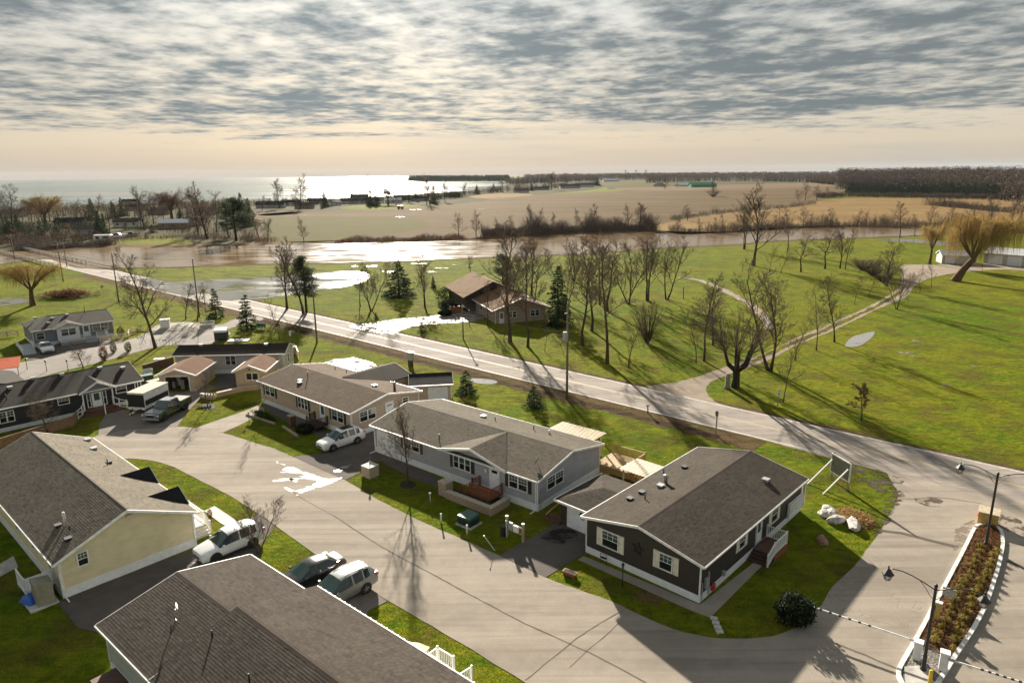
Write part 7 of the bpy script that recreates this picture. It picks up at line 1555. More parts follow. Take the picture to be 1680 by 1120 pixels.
def twig_shrub(seed, H, spread, n=60, mat='twig', r=.010):
    rng = np.random.RandomState(seed); T, C = Sticks(), Sticks()
    for i in range(n):
        a = rng.uniform(0, 6.28); s = spread * rng.uniform(.2, 1) ; d = unitv(np.array((math.cos(a) * s, math.sin(a) * s, 1.0))); L = H * rng.uniform(.65, 1.05); P = np.array([d * 0, d * L * .5 + rng.normal(0, .05, 3), d * L + np.array((0, 0, .12 * L)) + rng.normal(0, .08, 3)]); P[0] = (math.cos(a) * .1, math.sin(a) * .1, -.03); T.add(P, [r * 2.2, r * 1.5, r * .7], 4)
        for k in range(7):
            f = rng.uniform(.3, .95); q = P[1] * (1 - f) + P[2] * f if f > .5 else P[0] * (1 - f) + P[1] * f; d2 = unitv(d + rng.normal(0, .5, 3)); l = L * .28 * rng.uniform(.5, 1.2); C.add(np.array([q, q + d2 * l]), [r * .9, r * .5], 3)
    return T.mesh('stems', 'bark'), C.mesh('twigs', mat, False)
def willow(seed, H=14.0, spread=9.0, lean=(.35, 0), hang=2.6, r0=.7, strands=12, mats=('bark_willow', 'twig_gold')):
    rng = np.random.RandomState(seed); T, C = Sticks(), Sticks(); ln = np.array((lean[0], lean[1], 1.0)); tp = unitv(ln) * H * .34; T.add(np.array([(0, 0, -.1), tp * .5 + rng.normal(0, .08, 3), tp]), [r0 * 1.25, r0 * .85, r0 * .72], 9)
    for i in range(11):
        a = 6.283 * i / 11 + rng.uniform(-.3, .3); out = rng.uniform(.45, 1.0); mid = tp + np.array((math.cos(a) * spread * .22 * out, math.sin(a) * spread * .22 * out, H * .24)); end = tp + np.array((math.cos(a) * spread * .5 * out + lean[0] * H * .32, math.sin(a) * spread * .5 * out, H * (.62 - .20 * out) * rng.uniform(.85, 1.08))); P = np.array([tp, (tp + mid) / 2 + rng.normal(0, .15, 3), mid, (mid + end) / 2 + np.array((0, 0, H * .035)), end]); T.add(P, [r0 * .42, r0 * .33, r0 * .24, r0 * .15, r0 * .06], 6)
        for k in range(16):
            f = rng.uniform(.45, 1.0) * 4; j = min(3, int(f)); t = f - j; q = P[j] * (1 - t) + P[j + 1] * t; d = unitv(rng.normal(0, 1, 3) * np.array((1, 1, .35)) + np.array((math.cos(a) * .6, math.sin(a) * .6, .55))); L = spread * .17 * rng.uniform(.5, 1.2); e1 = q + d * L * .6 + np.array((0, 0, .15)); e2 = q + d * L; C.add(np.array([q, e1, e2]), [.05, .03, .018], 3)
            for s in range(strands):
                t2 = rng.uniform(.15, 1); b0 = q * (1 - t2) + e2 * t2 + rng.normal(0, .25, 3); o = unitv(d + rng.normal(0, .6, 3)); h = hang * rng.uniform(.4, 1.15); C.add(np.array([b0, b0 + o * .5 + np.array((0, 0, .25)), b0 + o * .95 + np.array((0, 0, -.30 * h)), b0 + o * 1.15 + np.array((0, 0, -h))]), [.017, .015, .012, .008], 3)
    return T.mesh('trunk', mats[0]), C.mesh('crown', mats[1], False)

PROTO = {
    'A': [bare_tree(11, 10, .15, .20, (17, 9, 8, 6), (58, 50, 46, 44)), bare_tree(12, 10, .14, .22, (16, 9, 8, 6), (54, 48, 46, 44), upw=.4), bare_tree(13, 10, .16, .16, (15, 10, 8, 6), (62, 52, 46, 44), (.48, .55, .5, .45)), bare_tree(14, 10, .14, .28, (18, 8, 8, 6), (56, 50, 46, 44), wob=.12)],
    'V': [bare_tree(21, 10, .15, .24, (12, 8, 7, 6), (36, 38, 42, 42), (.52, .55, .5, .45), .45, stems=2, spread=.18), bare_tree(22, 10, .15, .20, (14, 9, 8, 6), (38, 38, 42, 42), (.55, .5, .5, .45), .5), bare_tree(23, 10, .14, .18, (9, 8, 7, 6), (34, 36, 40, 42), (.6, .55, .5, .45), .5, stems=3, spread=.28)],
    'S': [bare_tree(31, 10, .065, .22, (16, 8, 5), (46, 44, 42), (.40, .5, .45), .4, twig_r=.015), bare_tree(32, 10, .07, .18, (15, 9, 5), (48, 44, 42), (.42, .5, .45), .3, twig_r=.015)],
    'T': [bare_tree(41, 10, .10, .30, (20, 9, 7, 5), (48, 46, 44, 42), (.30, .55, .5, .45), .35), bare_tree(42, 10, .11, .36, (18, 9, 7, 5), (52, 48, 44, 42), (.33, .55, .5, .45), .3)],
    'F': [bare_tree(51, 10, .14, .12, (18, 10, 8), (58, 48, 46), (.46, .55, .5), .35, twig_r=.022, mats=('bark_dark', 'twig_grey')), bare_tree(52, 10, .13, .12, (17, 10, 8), (46, 46, 46), (.46, .55, .5), .45, twig_r=.022, mats=('bark_dark', 'twig_grey')), bare_tree(53, 10, .14, .10, (19, 10, 8), (60, 48, 46), (.46, .55, .5), .3, twig_r=.022, mats=('bark_dark', 'twig_red'))],
    'W': [willow(61, 10, 9.5, (.0, .0), 1.8, .42, 9, ('bark_willow', 'twig_red')), willow(62, 10, 8.5, (.05, 0), 1.5, .42, 8, ('bark_willow', 'twig_gold'))],
    'C': [conifer(71, 8, 2.1), conifer(72, 8, 1.9, dens=.9), conifer(73, 8, 2.5, irregular=.3)],
    'c': [conifer(74, 4, 1.35, 'needle', 1.6), conifer(75, 4, 1.2, 'needle', 1.5)],
    'P': [pine_tree(81), pine_tree(82, 11, 3.0)],
    'Y': [blob_shrub(91, .6, .6, 1.0, 'cedar', 1100, .08), blob_shrub(92, .5, .5, 1.0, 'rust_leaf', 900, .08)],
    'B': [twig_shrub(95, 3.0, .75, 70), twig_shrub(96, 3.0, .6, 60, 'twig_red')],
}
PH = {'A': 10, 'V': 10, 'S': 10, 'T': 10, 'F': 10, 'W': 10, 'C': 8, 'c': 4, 'P': 11, 'Y': 2.0, 'B': 3.2}
PN = {'A': ('bare_tree', 'tree'), 'V': ('bare_tree', 'tree'), 'S': ('young_tree', 'tree'), 'T': ('bare_tree', 'tree'), 'F': ('bare_tree', 'tree'), 'W': ('willow_tree', 'tree'), 'C': ('spruce_tree', 'tree'), 'c': ('spruce_tree', 'tree'), 'P': ('pine_tree', 'tree'), 'Y': ('shrub', 'shrub'), 'B': ('shrub', 'shrub')}
ORD = ['first', 'second', 'third', 'fourth', 'fifth', 'sixth', 'seventh', 'eighth', 'ninth', 'tenth', 'eleventh', 'twelfth', 'thirteenth', 'fourteenth', 'fifteenth', 'sixteenth', 'seventeenth', 'eighteenth', 'nineteenth', 'twentieth']
def ordn(i): return ORD[i] if i < 20 else ('twenty-' + ORD[i - 20] if i < 29 else ('thirtieth' if i == 29 else 'thirty-' + ORD[i - 30]))
GROUPS = {}
prng = random.Random(77)
def plant(kind, px, py, top, label=None, group=None, wide=1.0, desc=None, var=None):
    b_ = g(px, py); h = height_at(px, py, top); k = h / PH[kind] * 1.02; v = prng.randrange(len(PROTO[kind])) if var is None else var; nm, cat = PN[kind]
    t = thing(nm, label or '', cat, tuple(b_), prng.uniform(0, 6.28) if kind != 'W' else prng.uniform(-.4, .4), group); t.scale = (k * wide, k * wide, k)
    tm, cm = PROTO[kind][v]; pn = ('stems', 'foliage' if kind == 'Y' else 'twigs') if kind in 'YB' else ('trunk', 'crown'); new_obj(pn[0], tm, t); new_obj(pn[1], cm, t)
    if not label: GROUPS.setdefault((group, nm), []).append((px, t, desc))
    return t
def finish_groups():
    for (grp, nm), L in GROUPS.items():
        L.sort(key=lambda e: e[0]); kd = {'bare_tree': 'leafless tree', 'young_tree': 'slender leafless sapling', 'willow_tree': 'willow', 'spruce_tree': 'spruce', 'pine_tree': 'pine', 'shrub': 'shrub'}[nm]
        for i, (px, t, d) in enumerate(L): t['label'] = f'{d or kd}, {ordn(i)} from the left of the {grp}'
PARK = 'trees on the riverside lawn'
for k, px, py, tp, wd in [('V', 471, 507, 405, 1.0), ('A', 498, 515, 404, 1.0), ('T', 591, 502, 432, .9), ('V', 609, 510, 430, 1.0), ('V', 697, 503, 428, 1.0), ('A', 772, 450, 420, .9), ('A', 837, 561, 377, .8), ('S', 827, 561, 498, 1.0), ('T', 866, 569, 402, 1.0), ('S', 894, 577, 525, 1.1), ('V', 872, 485, 393, 1.0), ('S', 925, 583, 550, 1.5), ('V', 941, 461, 398, 1.1), ('T', 956, 567, 393, 1.1), ('T', 971, 543, 392, 1.1), ('T', 996, 596, 398, 1.0), ('T', 997, 511, 392, 1.2), ('V', 1031, 498, 398, 1.1), ('S', 1031, 602, 508, 1.2), ('V', 1062, 493, 383, 1.15), ('V', 1094, 491, 398, 1.1), ('S', 1142, 596, 512, 1.2), ('T', 1155, 592, 455, 1.1), ('A', 1170, 566, 470, .9), ('T', 984, 500, 402, 1.1), ('V', 930, 500, 410, .9), ('A', 842, 480, 402, .9), ('S', 1218, 447, 420, 1.4), ('V', 1236, 436, 318, 1.1), ('V', 1221, 409, 335, 1.1), ('T', 1292, 413, 342, 1.0), ('A', 1314, 446, 384, 1.2), ('A', 1353, 441, 378, 1.3), ('V', 1378, 440, 378, 1.0), ('T', 1387, 442, 376, .9), ('S', 1262, 446, 403, 1.4), ('S', 1281, 448, 410, 1.4), ('T', 1476, 390, 333, 1.2), ('T', 1500, 388, 352, 1.1), ('S', 1425, 389, 372, 1.3), ('S', 1434, 389, 372, 1.3), ('B', 1415, 443, 425, 3.0), ('B', 1432, 452, 428, 2.6), ('A', 1454, 469, 398, 1.2), ('B', 1448, 462, 432, 1.9)]:
    plant(k, px, py, tp, None, PARK if k != 'B' else 'thicket by the lane bend', wd * 1.18)
ROW = 'row of trees along the gravel lane'
for k, px, py, tp, wd in [('V', 1262, 608, 450, 1.25), ('S', 1304, 591, 518, 1.3), ('S', 1339, 575, 478, 1.2), ('A', 1369, 561, 458, .8), ('S', 1402, 500, 455, 1.2), ('S', 1425, 487, 447, 1.2), ('V', 1471, 507, 440, .9), ('S', 1490, 495, 474, 1.2), ('S', 1509, 481, 437, 1.0), ('S', 1528, 472, 430, 1.2), ('S', 1582, 455, 432, .8), ('S', 1611, 450, 428, .8)]: plant(k, px, py, tp, None, ROW, wd * 1.15)
plant('S', 1285, 660, 560, 'slender multi-twig sapling beside the small white road sign', None, 1.3); plant('B', 1062, 563, 500, 'vase-shaped multi-stem bare shrub tree on the roadside lawn', None, 1.0)
plant('C', 915, 534, 436, 'tall dark spruce right of the brown bungalow', None, 1.05, var=0); plant('C', 655, 486, 426, 'broad dark spruce on the lawn left of the bungalow', None, 1.5, var=2); plant('C', 711, 472, 452, 'small brown conical evergreen beside the bungalow', None, 1.1, var=1); plant('P', 503, 513, 424, 'dark pine left of the roadside pole', None, 1.25, var=0); plant('P', 826, 498, 420, 'bushy pine standing behind the bungalow roof', None, 1.1, var=1)
plant('C', 850, 512, 470, 'dark spruce close behind the bungalow right gable', None, 1.2, var=1); plant('V', 800, 535, 470, 'thin bare tree in front of the bungalow gable', None, .9); plant('A', 880, 520, 430, 'bare tree at the right end of the bungalow', None, .9)
plant('c', 355, 522, 472, 'small spruce just right of the yellow diamond sign', None, 1.0); plant('c', 406, 541, 482, 'small spruce at the back street mouth', None, 1.1); plant('c', 617, 523, 512, 'round dark bush left of the wet driveway', None, 1.3); plant('c', 693, 545, 528, 'low spruce bush at the wet driveway mouth', None, 1.6)
plant('c', 765, 647, 606, 'young green pine on the near verge left of the road pole', None, 1.35, var=0); plant('c', 876, 667, 632, 'dense young spruce on the near verge behind the grey house', None, 1.7, var=1)
plant('A', 255, 570, 416, 'large many-limbed bare tree behind the back street turning area', None, .9, var=2); plant('A', 305, 523, 468, 'low bare tree left of the leaning road pole', None, 1.1); plant('A', 324, 527, 470, 'bare tree at the foot of the leaning road pole', None, 1.0); plant('S', 348, 523, 476, 'thin bare sapling beside the yellow diamond sign', None, 1.0)
plant('S', 459, 558, 485, 'sparse bare sapling right of the green board sign', None, 1.0); plant('S', 325, 561, 528, 'pale young bare tree at the back street lawn', None, 1.2); plant('A', 137, 604, 562, 'small round bare tree behind the navy house roof', None, 1.2); plant('S', 145, 605, 585, 'thin bare bush stem beside the small round tree', None, 1.2)
plant('A', 341, 668, 612, 'small bare ornamental tree in the mulch ring of the upper lawn', None, 1.0, var=3); plant('S', 427, 690, 620, 'slim bare tree at the corner of the tan house', None, .8); plant('A', 80, 712, 640, 'leafless purplish bush in front of the navy house', None, 1.0, var=2)
plant('V', 669, 794, 676, 'slim bare tree on the grey house front lawn', None, .9, var=1); plant('V', 424, 908, 822, 'small bare tree with spreading branches beside the white suv', None, 1.15, var=2)
plant('Y', 171, 591, 566, 'rusty brown conical cedar, leftmost of the back street cedars', None, 1.0, var=1); plant('Y', 187, 578, 562, 'middle cedar of the back street lawn', None, 1.0, var=0); plant('Y', 211, 577, 560, 'right-hand cedar of the back street lawn', None, 1.0, var=0); plant('Y', 199, 552, 535, 'green conical cedar beside the blue-grey house', None, 1.0, var=0)
plant('Y', 318, 840, 830, 'white-tipped low shrub by the cream house steps', None, 1.1); plant('Y', 345, 850, 834, 'rusty grass clump beside the cream house walkway', None, .9, var=1)
# the dark round yew by the barrier tip
t = thing('shrub', 'large dark round evergreen shrub beside the barrier tip', 'shrub', tuple(g(1302, 1018))); a, b_ = blob_shrub(5, 1.15, 1.05, .85, 'leaf_dark', 2600, .10); new_obj('stems', a, t); new_obj('foliage', b_, t)
t = HEDGE_BED; a, b_ = blob_shrub(6, 2.3, .5, .35, 'leaf_green', 1800, .08); o = new_obj('foliage', b_, t); o.location = (5.2, -2.7, 0); o = new_obj('stems', a, t); o.location = (5.2, -2.7, 0)
t = thing('shrub', 'dark reddish shrub mass at the tan house porch corner', 'shrub', tuple(gl(TAN, 12.6, -2.4))); a, b_ = blob_shrub(7, 1.0, .6, .55, 'leaf_dark', 1100, .09); new_obj('stems', a, t); new_obj('foliage', b_, t)
for i, (lb, px, py, s, mt) in enumerate((('dark green juniper left of the bungalow drive', 740, 492, (3.4, 2.4, 1.5), 'leaf_green'), ('clipped dark bush beside the brick garden wall', 738, 512, (1.9, 1.6, 1.3), 'leaf_dark'), ('low bush at the edge of the wet driveway', 731, 518, (1.2, 1.0, .6), 'leaf_dark'))):
    t = thing('shrub', lb, 'shrub', tuple(g(px, py))); a, b_ = blob_shrub(30 + i, s[0], s[1], s[2], mt, 1600, .20); new_obj('stems', a, t); new_obj('foliage', b_, t)
# brown-leaved small oak on the field
rng = np.random.RandomState(9); tm, cm = bare_tree(99, 4.2, .08, .3, (10, 7, 5), (60, 50, 45), (.5, .5, .45), .2); b_ = g(1413, 691); t = thing('oak_tree', 'small oak holding brown leaves alone on the right field', 'tree', tuple(b_)); new_obj('trunk', tm, t); cr = new_obj('crown', cm, t)
vv = np.array([v.co for v in cm.vertices]); pk = vv[rng.choice(len(vv), 900)] + rng.normal(0, .06, (900, 3)); new_obj('leaves', leaf_mesh('leaves', 'leaf_brown', pk, .09, rng, 1, flat=.6), cr); t.scale = (height_at(1413, 691, 630) / 4.3,) * 3
# pollarded tree by the lane mouth
rng = np.random.RandomState(17); T, C = Sticks(), Sticks(); T.add(np.array([(0, 0, -.1), (.05, 0, .8), (0, 0, 1.7)]), [.42, .32, .34], 9)
for i in range(6):
    a = 6.283 * i / 6 + .3; e = np.array((math.cos(a) * 1.3, math.sin(a) * 1.3, 3.4)); m_ = np.array((math.cos(a) * .9, math.sin(a) * .9, 2.2)); T.add(np.array([(0, 0, 1.5), m_, e]), [.22, .16, .12], 7)
    for k in range(12):
        d = unitv(np.array((math.cos(a) * .5, math.sin(a) * .5, 1.0)) + rng.normal(0, .35, 3)); L = rng.uniform(1.8, 3.6); P = np.array([e, e + d * L * .5 + rng.normal(0, .1, 3), e + d * L + np.array((0, 0, .2))]); C.add(P, [.04, .025, .010], 4)
        for q in range(6): f = rng.uniform(.3, 1); s0 = P[0] * (1 - f) + P[2] * f; d2 = unitv(d + rng.normal(0, .6, 3)); C.add(np.array([s0, s0 + d2 * rng.uniform(.5, 1.3)]), [.018, .008], 3)
t = thing('pollarded_tree', 'squat pollarded tree with knuckled limbs at the gravel lane mouth', 'tree', tuple(g(1206, 635))); new_obj('trunk', T.mesh('trunk', 'bark_dark'), t); new_obj('crown', C.mesh('crown', 'twig', False), t); t.scale = (height_at(1206, 635, 520) / 6.6,) * 3
# the great leaning willow and its companion
tm, cm = willow(63, 14, 15, (.62, -.1), 4.4, .70, 15); t = thing('willow_tree', 'huge golden weeping willow leaning right over the barns', 'tree', tuple(g(1567, 461))); new_obj('trunk', tm, t); new_obj('crown', cm, t); h = height_at(1567, 461, 346); t.scale = (h / 12.6,) * 3
plant('W', 1525, 433, 364, 'smaller golden willow beside the small farm shed', None, .75, var=1); plant('W', 54, 501, 428, 'wide brown willow at the left edge beyond the blue-grey house', None, 1.35, var=1)
# brush pile
t = thing('brush_pile', 'heap of reddish brush left of the road', 'brush pile', tuple(g(112, 487))); rng = np.random.RandomState(3); C = Sticks()
for i in range(700):
    p = rng.normal(0, 1, 3) * np.array((3.6, 2.2, .4)); p[2] = abs(p[2]) + max(0, 1.5 - (p[0] / 4.5) ** 2 - (p[1] / 2.6) ** 2) * rng.rand(); d = unitv(rng.normal(0, 1, 3) * np.array((1, 1, .4))); C.add(np.array([p, p + d * rng.uniform(.8, 2.0)]), [.03, .012], 3)
new_obj('sticks', C.mesh('sticks', 'twig_red', False), t)['kind'] = 'stuff'
blob = blob_shrub(12, 4.2, 2.5, .8, 'rust_leaf', 1200, .25); new_obj('litter', blob[1], t)

# ---------------------------------------------------------------- far bank: brush, reeds and trees
def brush(name, label, pix, hgt, depth, n, seed, mat='twig_grey', r=.03, rows=1.0, cat='brush'):
    """brush along a line of ground points; reads as one mass"""
    rng = np.random.RandomState(seed); pts = [g(*p) for p in pix]; seg = [(b_ - a).length for a, b_ in zip(pts[:-1], pts[1:])]; tot = sum(seg); C = Sticks()
    for i in range(n):
        x = rng.rand() * tot; j = 0
        while x > seg[j]: x -= seg[j]; j += 1
        p = pts[j].lerp(pts[j + 1], x / seg[j]); q = np.array((p.x, p.y, 0)) + np.array((rng.normal(0, .5), rng.uniform(0, depth), 0)); cl = .65 + .45 * math.sin(p.x * .35 + seed) * math.cos(p.x * .13 + 2) ; h = max(.35 * hgt, hgt * cl * rng.uniform(.5, 1.15)); d = unitv(np.array((rng.normal(0, .28), rng.normal(0, .28), 1.0))); P = np.array([q, q + d * h * .5 + rng.normal(0, .1, 3), q + d * h]); C.add(P, [r * 1.6, r, r * .5], 3)
        for k in range(6): f = rng.uniform(.15, .95); s0 = P[0] * (1 - f) + P[2] * f; d2 = unitv(d + rng.normal(0, .7, 3)); C.add(np.array([s0, s0 + d2 * h * rng.uniform(.15, .4)]), [r * .8, r * .4], 3)
    o = new_obj(name, C.mesh(name, mat, False)); tag(o, label, cat, None, 'stuff'); return o
brush('riverbank_brush', 'dense grey-brown brush along the middle of the far river bank', [(790, 391), (860, 388), (940, 384), (1010, 381), (1080, 380)], 7.6, 16, 3600, 1); brush('riverbank_brush', 'brown brush on the far bank before the straw field', [(1105, 383), (1180, 383), (1260, 377), (1350, 374)], 4.6, 10, 1500, 2)
brush('riverbank_brush', 'grey brush on the far bank behind the right lawn', [(1350, 374), (1430, 374), (1520, 374), (1600, 376), (1720, 388)], 5.5, 16, 2200, 3); brush('riverbank_brush', 'low reddish brush on the far bank below the meadow', [(545, 400), (620, 397), (680, 396), (760, 393)], 2.6, 9, 1300, 4, 'twig_red')
brush('riverbank_brush', 'brown reed fringe at the far water edge', [(620, 398.5), (700, 396), (780, 393.5), (830, 391)], 1.3, 3, 900, 5, 'straw_leaf'); brush('riverbank_brush', 'dark brush on the left far bank below the shore houses', [(20, 410), (70, 411), (120, 407), (170, 405)], 3.6, 12, 1500, 6)
brush('hedgerow', 'dark hedgerow between the brown and straw fields', [(1105, 362), (1160, 353), (1230, 346), (1300, 341), (1340, 335)], 4.0, 9, 900, 7); brush('riverbank_brush', 'bushes on the left bank behind the boats', [(170, 396), (240, 393), (300, 392), (400, 396), (440, 400)], 3.0, 12, 900, 8, 'twig_red')
brush('field_hedge', 'brown thicket at the right edge of the straw field', [(1560, 340), (1620, 345), (1690, 352)], 9, 40, 900, 15, 'twig_grey', .05)
FB = 'trees along the far river bank'
for k, px, py, tp, wd in [('F', 499, 397, 360, 1.0), ('F', 440, 396, 362, 1.5), ('F', 425, 390, 350, 1.4), ('F', 752, 386, 352, 1.1), ('F', 781, 387, 350, 1.2), ('F', 870, 378, 340, 1.0), ('F', 884, 380, 345, .9), ('F', 908, 379, 352, .9), ('F', 948, 378, 345, .9), ('F', 972, 377, 338, 1.1), ('F', 1032, 376, 338, .9), ('F', 1050, 376, 336, 1.4), ('F', 1060, 377, 340, 1.2), ('F', 1128, 362, 338, 1.5), ('F', 1188, 351, 342, 1.5), ('F', 1112, 383, 355, .8), ('F', 1148, 384, 358, .7), ('F', 1175, 382, 357, .8), ('F', 1186, 382, 352, .8), ('F', 1318, 374, 342, 1.2), ('F', 1330, 373, 350, 1.1), ('F', 1362, 374, 343, 1.1), ('F', 1405, 373, 346, 1.2), ('F', 1420, 372, 348, 1.2), ('F', 1525, 372, 337, 1.2), ('F', 1560, 371, 338, 1.3), ('F', 1590, 368, 335, 1.4), ('F', 1625, 372, 330, 1.4), ('F', 1660, 366, 330, 1.4), ('F', 1672, 360, 310, 1.3), ('F', 818, 386, 360, 1.0), ('F', 840, 384, 356, 1.1)]: plant(k, px, py, tp, None, FB, wd)
SB = 'trees among the lakeshore houses'
for k, px, py, tp, wd in [('F', 22, 375, 308, 1.2), ('W', 75, 372, 318, 1.2), ('F', 8, 380, 315, 1.1), ('F', 125, 360, 330, 1.3), ('F', 160, 352, 322, 1.4), ('C', 152, 362, 325, 1.2), ('C', 164, 388, 348, 1.2), ('C', 172, 386, 350, 1.0), ('C', 201, 355, 324, 1.3), ('C', 186, 358, 330, 1.3), ('F', 237, 378, 313, 1.1), ('F', 252, 368, 318, 1.0), ('W', 283, 365, 312, 1.2), ('F', 340, 392, 309, 1.2), ('F', 325, 385, 315, 1.1), ('F', 355, 380, 318, 1.1), ('P', 388, 395, 327, 1.7), ('P', 375, 390, 335, 1.2), ('C', 398, 368, 316, 1.0), ('C', 410, 370, 325, 1.2), ('c', 250, 382, 368, 1.8), ('C', 297, 368, 340, 1.2), ('F', 430, 346, 322, 1.2), ('F', 458, 342, 298, 1.2), ('F', 492, 343, 291, 1.3), ('C', 533, 340, 314, 1.3), ('C', 577, 332, 312, 1.0), ('F', 545, 338, 316, 1.2), ('F', 610, 334, 292, 1.0), ('C', 608, 338, 304, 1.0), ('C', 617, 338, 308, 1.0), ('W', 637, 336, 306, 1.2), ('F', 650, 334, 308, 1.1), ('F', 706, 338, 291, 1.0), ('F', 700, 336, 300, 1.1), ('C', 712, 334, 304, 1.0), ('F', 730, 332, 300, 1.1), ('F', 670, 332, 303, 1.2), ('C', 683, 330, 308, 1.2), ('F', 762, 322, 302, 1.3), ('C', 782, 318, 303, 1.4), ('C', 810, 314, 301, 1.5), ('F', 825, 316, 294, 1.6), ('F', 850, 316, 292, 1.6), ('C', 872, 313, 299, 1.4), ('F', 905, 312, 285, 1.5), ('F', 925, 310, 286, 1.4), ('C', 980, 305, 291, 1.8), ('F', 1170, 322, 300, 1.2), ('B', 1170, 323, 312, 2.6), ('F', 1090, 311, 300, 2.2), ('F', 1321, 329, 301, 1.2), ('F', 1340, 328, 306, 1.6), ('F', 1360, 326, 308, 1.4), ('F', 1310, 330, 312, 1.6), ('F', 180, 380, 345, 1.3), ('F', 232, 372, 340, 1.2), ('F', 60, 400, 372, 1.6), ('F', 105, 398, 370, 1.8), ('F', 30, 402, 374, 1.6), ('c', 95, 388, 368, 2.0), ('C', 15, 392, 355, 1.4), ('C', 32, 390, 352, 1.4), ('C', 68, 388, 358, 1.2)]: plant(k, px, py, tp, None, SB if k != 'B' else 'thicket in the brown field', wd)

# ---------------------------------------------------------------- far houses
FH = [(118, 372, 14, 8, 'side_fartan', 'sp_slate', 10, 'dark-roofed wide shore house behind the far left evergreens'), (145, 385, 9, 6, 'side_far', 'sp_far', 5, 'grey low cottage between the left willow and the evergreens'), (210, 372, 12, 7, 'side_farwhite', 'sp_grey', 12, 'pale-roofed cottage behind the bright lawn'), (262, 352, 14, 8, 'side_fartan', 'sp_far', 6, 'low brown shore house between the tall bare trees'), (288, 374, 14, 7, 'side_fartan', 'roof_white', 8, 'brown cottage with shining pale roof above the bank lawn'), (318, 370, 9, 6, 'side_fartan', 'sp_far', 8, 'small brown annex right of the shining-roof cottage'), (60, 350, 16, 8, 'side_fartan', 'sp_far', 4, 'brown house behind the leftmost bare trees'), (225, 345, 14, 8, 'side_fartan', 'sp_slate', 5, 'dark cottage close to the lake edge at left'), (20, 356, 16, 9, 'side_fartan', 'sp_far', 0, 'brown roofed house at the far left lake edge'), (340, 352, 14, 8, 'side_far', 'sp_far', 5, 'grey house behind the big bare tree clump'),
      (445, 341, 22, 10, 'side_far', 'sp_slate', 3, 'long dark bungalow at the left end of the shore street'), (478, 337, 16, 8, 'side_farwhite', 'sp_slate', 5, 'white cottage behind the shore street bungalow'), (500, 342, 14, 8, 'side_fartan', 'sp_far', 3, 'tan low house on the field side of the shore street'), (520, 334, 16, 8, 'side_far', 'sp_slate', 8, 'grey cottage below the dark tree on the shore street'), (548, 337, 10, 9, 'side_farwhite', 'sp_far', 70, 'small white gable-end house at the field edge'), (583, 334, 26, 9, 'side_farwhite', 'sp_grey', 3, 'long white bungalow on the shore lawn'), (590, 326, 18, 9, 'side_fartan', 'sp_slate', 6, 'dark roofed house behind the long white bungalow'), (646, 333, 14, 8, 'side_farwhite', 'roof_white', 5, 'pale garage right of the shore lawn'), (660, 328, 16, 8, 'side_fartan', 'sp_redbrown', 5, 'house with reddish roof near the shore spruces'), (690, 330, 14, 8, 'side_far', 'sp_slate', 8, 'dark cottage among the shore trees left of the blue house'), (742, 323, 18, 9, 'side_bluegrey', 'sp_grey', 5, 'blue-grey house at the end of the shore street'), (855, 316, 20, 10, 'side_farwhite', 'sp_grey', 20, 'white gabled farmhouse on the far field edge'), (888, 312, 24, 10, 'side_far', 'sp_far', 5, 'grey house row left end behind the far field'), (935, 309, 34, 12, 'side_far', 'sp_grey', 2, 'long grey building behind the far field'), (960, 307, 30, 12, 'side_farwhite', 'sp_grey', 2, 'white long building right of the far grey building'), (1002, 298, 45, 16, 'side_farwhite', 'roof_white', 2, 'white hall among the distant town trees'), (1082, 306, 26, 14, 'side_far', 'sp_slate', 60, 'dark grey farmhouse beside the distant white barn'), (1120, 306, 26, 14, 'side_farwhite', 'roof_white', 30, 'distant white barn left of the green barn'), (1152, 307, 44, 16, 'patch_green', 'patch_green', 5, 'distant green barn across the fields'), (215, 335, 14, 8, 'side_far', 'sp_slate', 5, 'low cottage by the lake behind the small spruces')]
for i, (px, py, L, W, wm, rm, an, lb) in enumerate(FH):
    p = g(px, py); sc = 1.0; t = thing('cottage' if L < 30 else 'far_building', lb, 'house' if 'barn' not in lb else 'barn', tuple(p), R(an)); he = 2.8 if L < 30 else 4.0; hr = he + W * .24
    m = MB(); pr = [(-W / 2, 0), (W / 2, 0), (W / 2, he), (0, hr - .05), (-W / 2, he)]; vs = [(-L / 2, y, z) for y, z in pr] + [(L / 2, y, z) for y, z in pr]; m.add(vs, [(4, 3, 2, 1, 0), (5, 6, 7, 8, 9)] + [(k, (k + 1) % 5, 5 + (k + 1) % 5, 5 + k) for k in range(5)]).build('wall', MATS[wm], t)
    r = MB()
    for y in (-W / 2 - .5, W / 2 + .5): slab(r, [(-L / 2 - .5, y, he - .12), (L / 2 + .5, y, he - .12), (L / 2 + .5, 0, hr), (-L / 2 - .5, 0, hr)], .2)
    ro = r.build('roof', MATS[rm], t); MB().box(L * .2, L * .2 + .6, .3, .9, hr - .6, hr + .7).build('chimney', MATS['deck_red'], ro)
    for k in range(max(2, int(L / 4))):
        x = -L / 2 + L * (k + .5) / max(2, int(L / 4)); w_ = MB().box(x - .75, x + .75, -W / 2 - .06, -W / 2, 1.0, 2.2).build('window', MATS['white_trim'], t); MB().box(x - .62, x + .62, -W / 2 - .08, -W / 2 - .06, 1.12, 2.08).build('pane', MATS['glass'], w_)
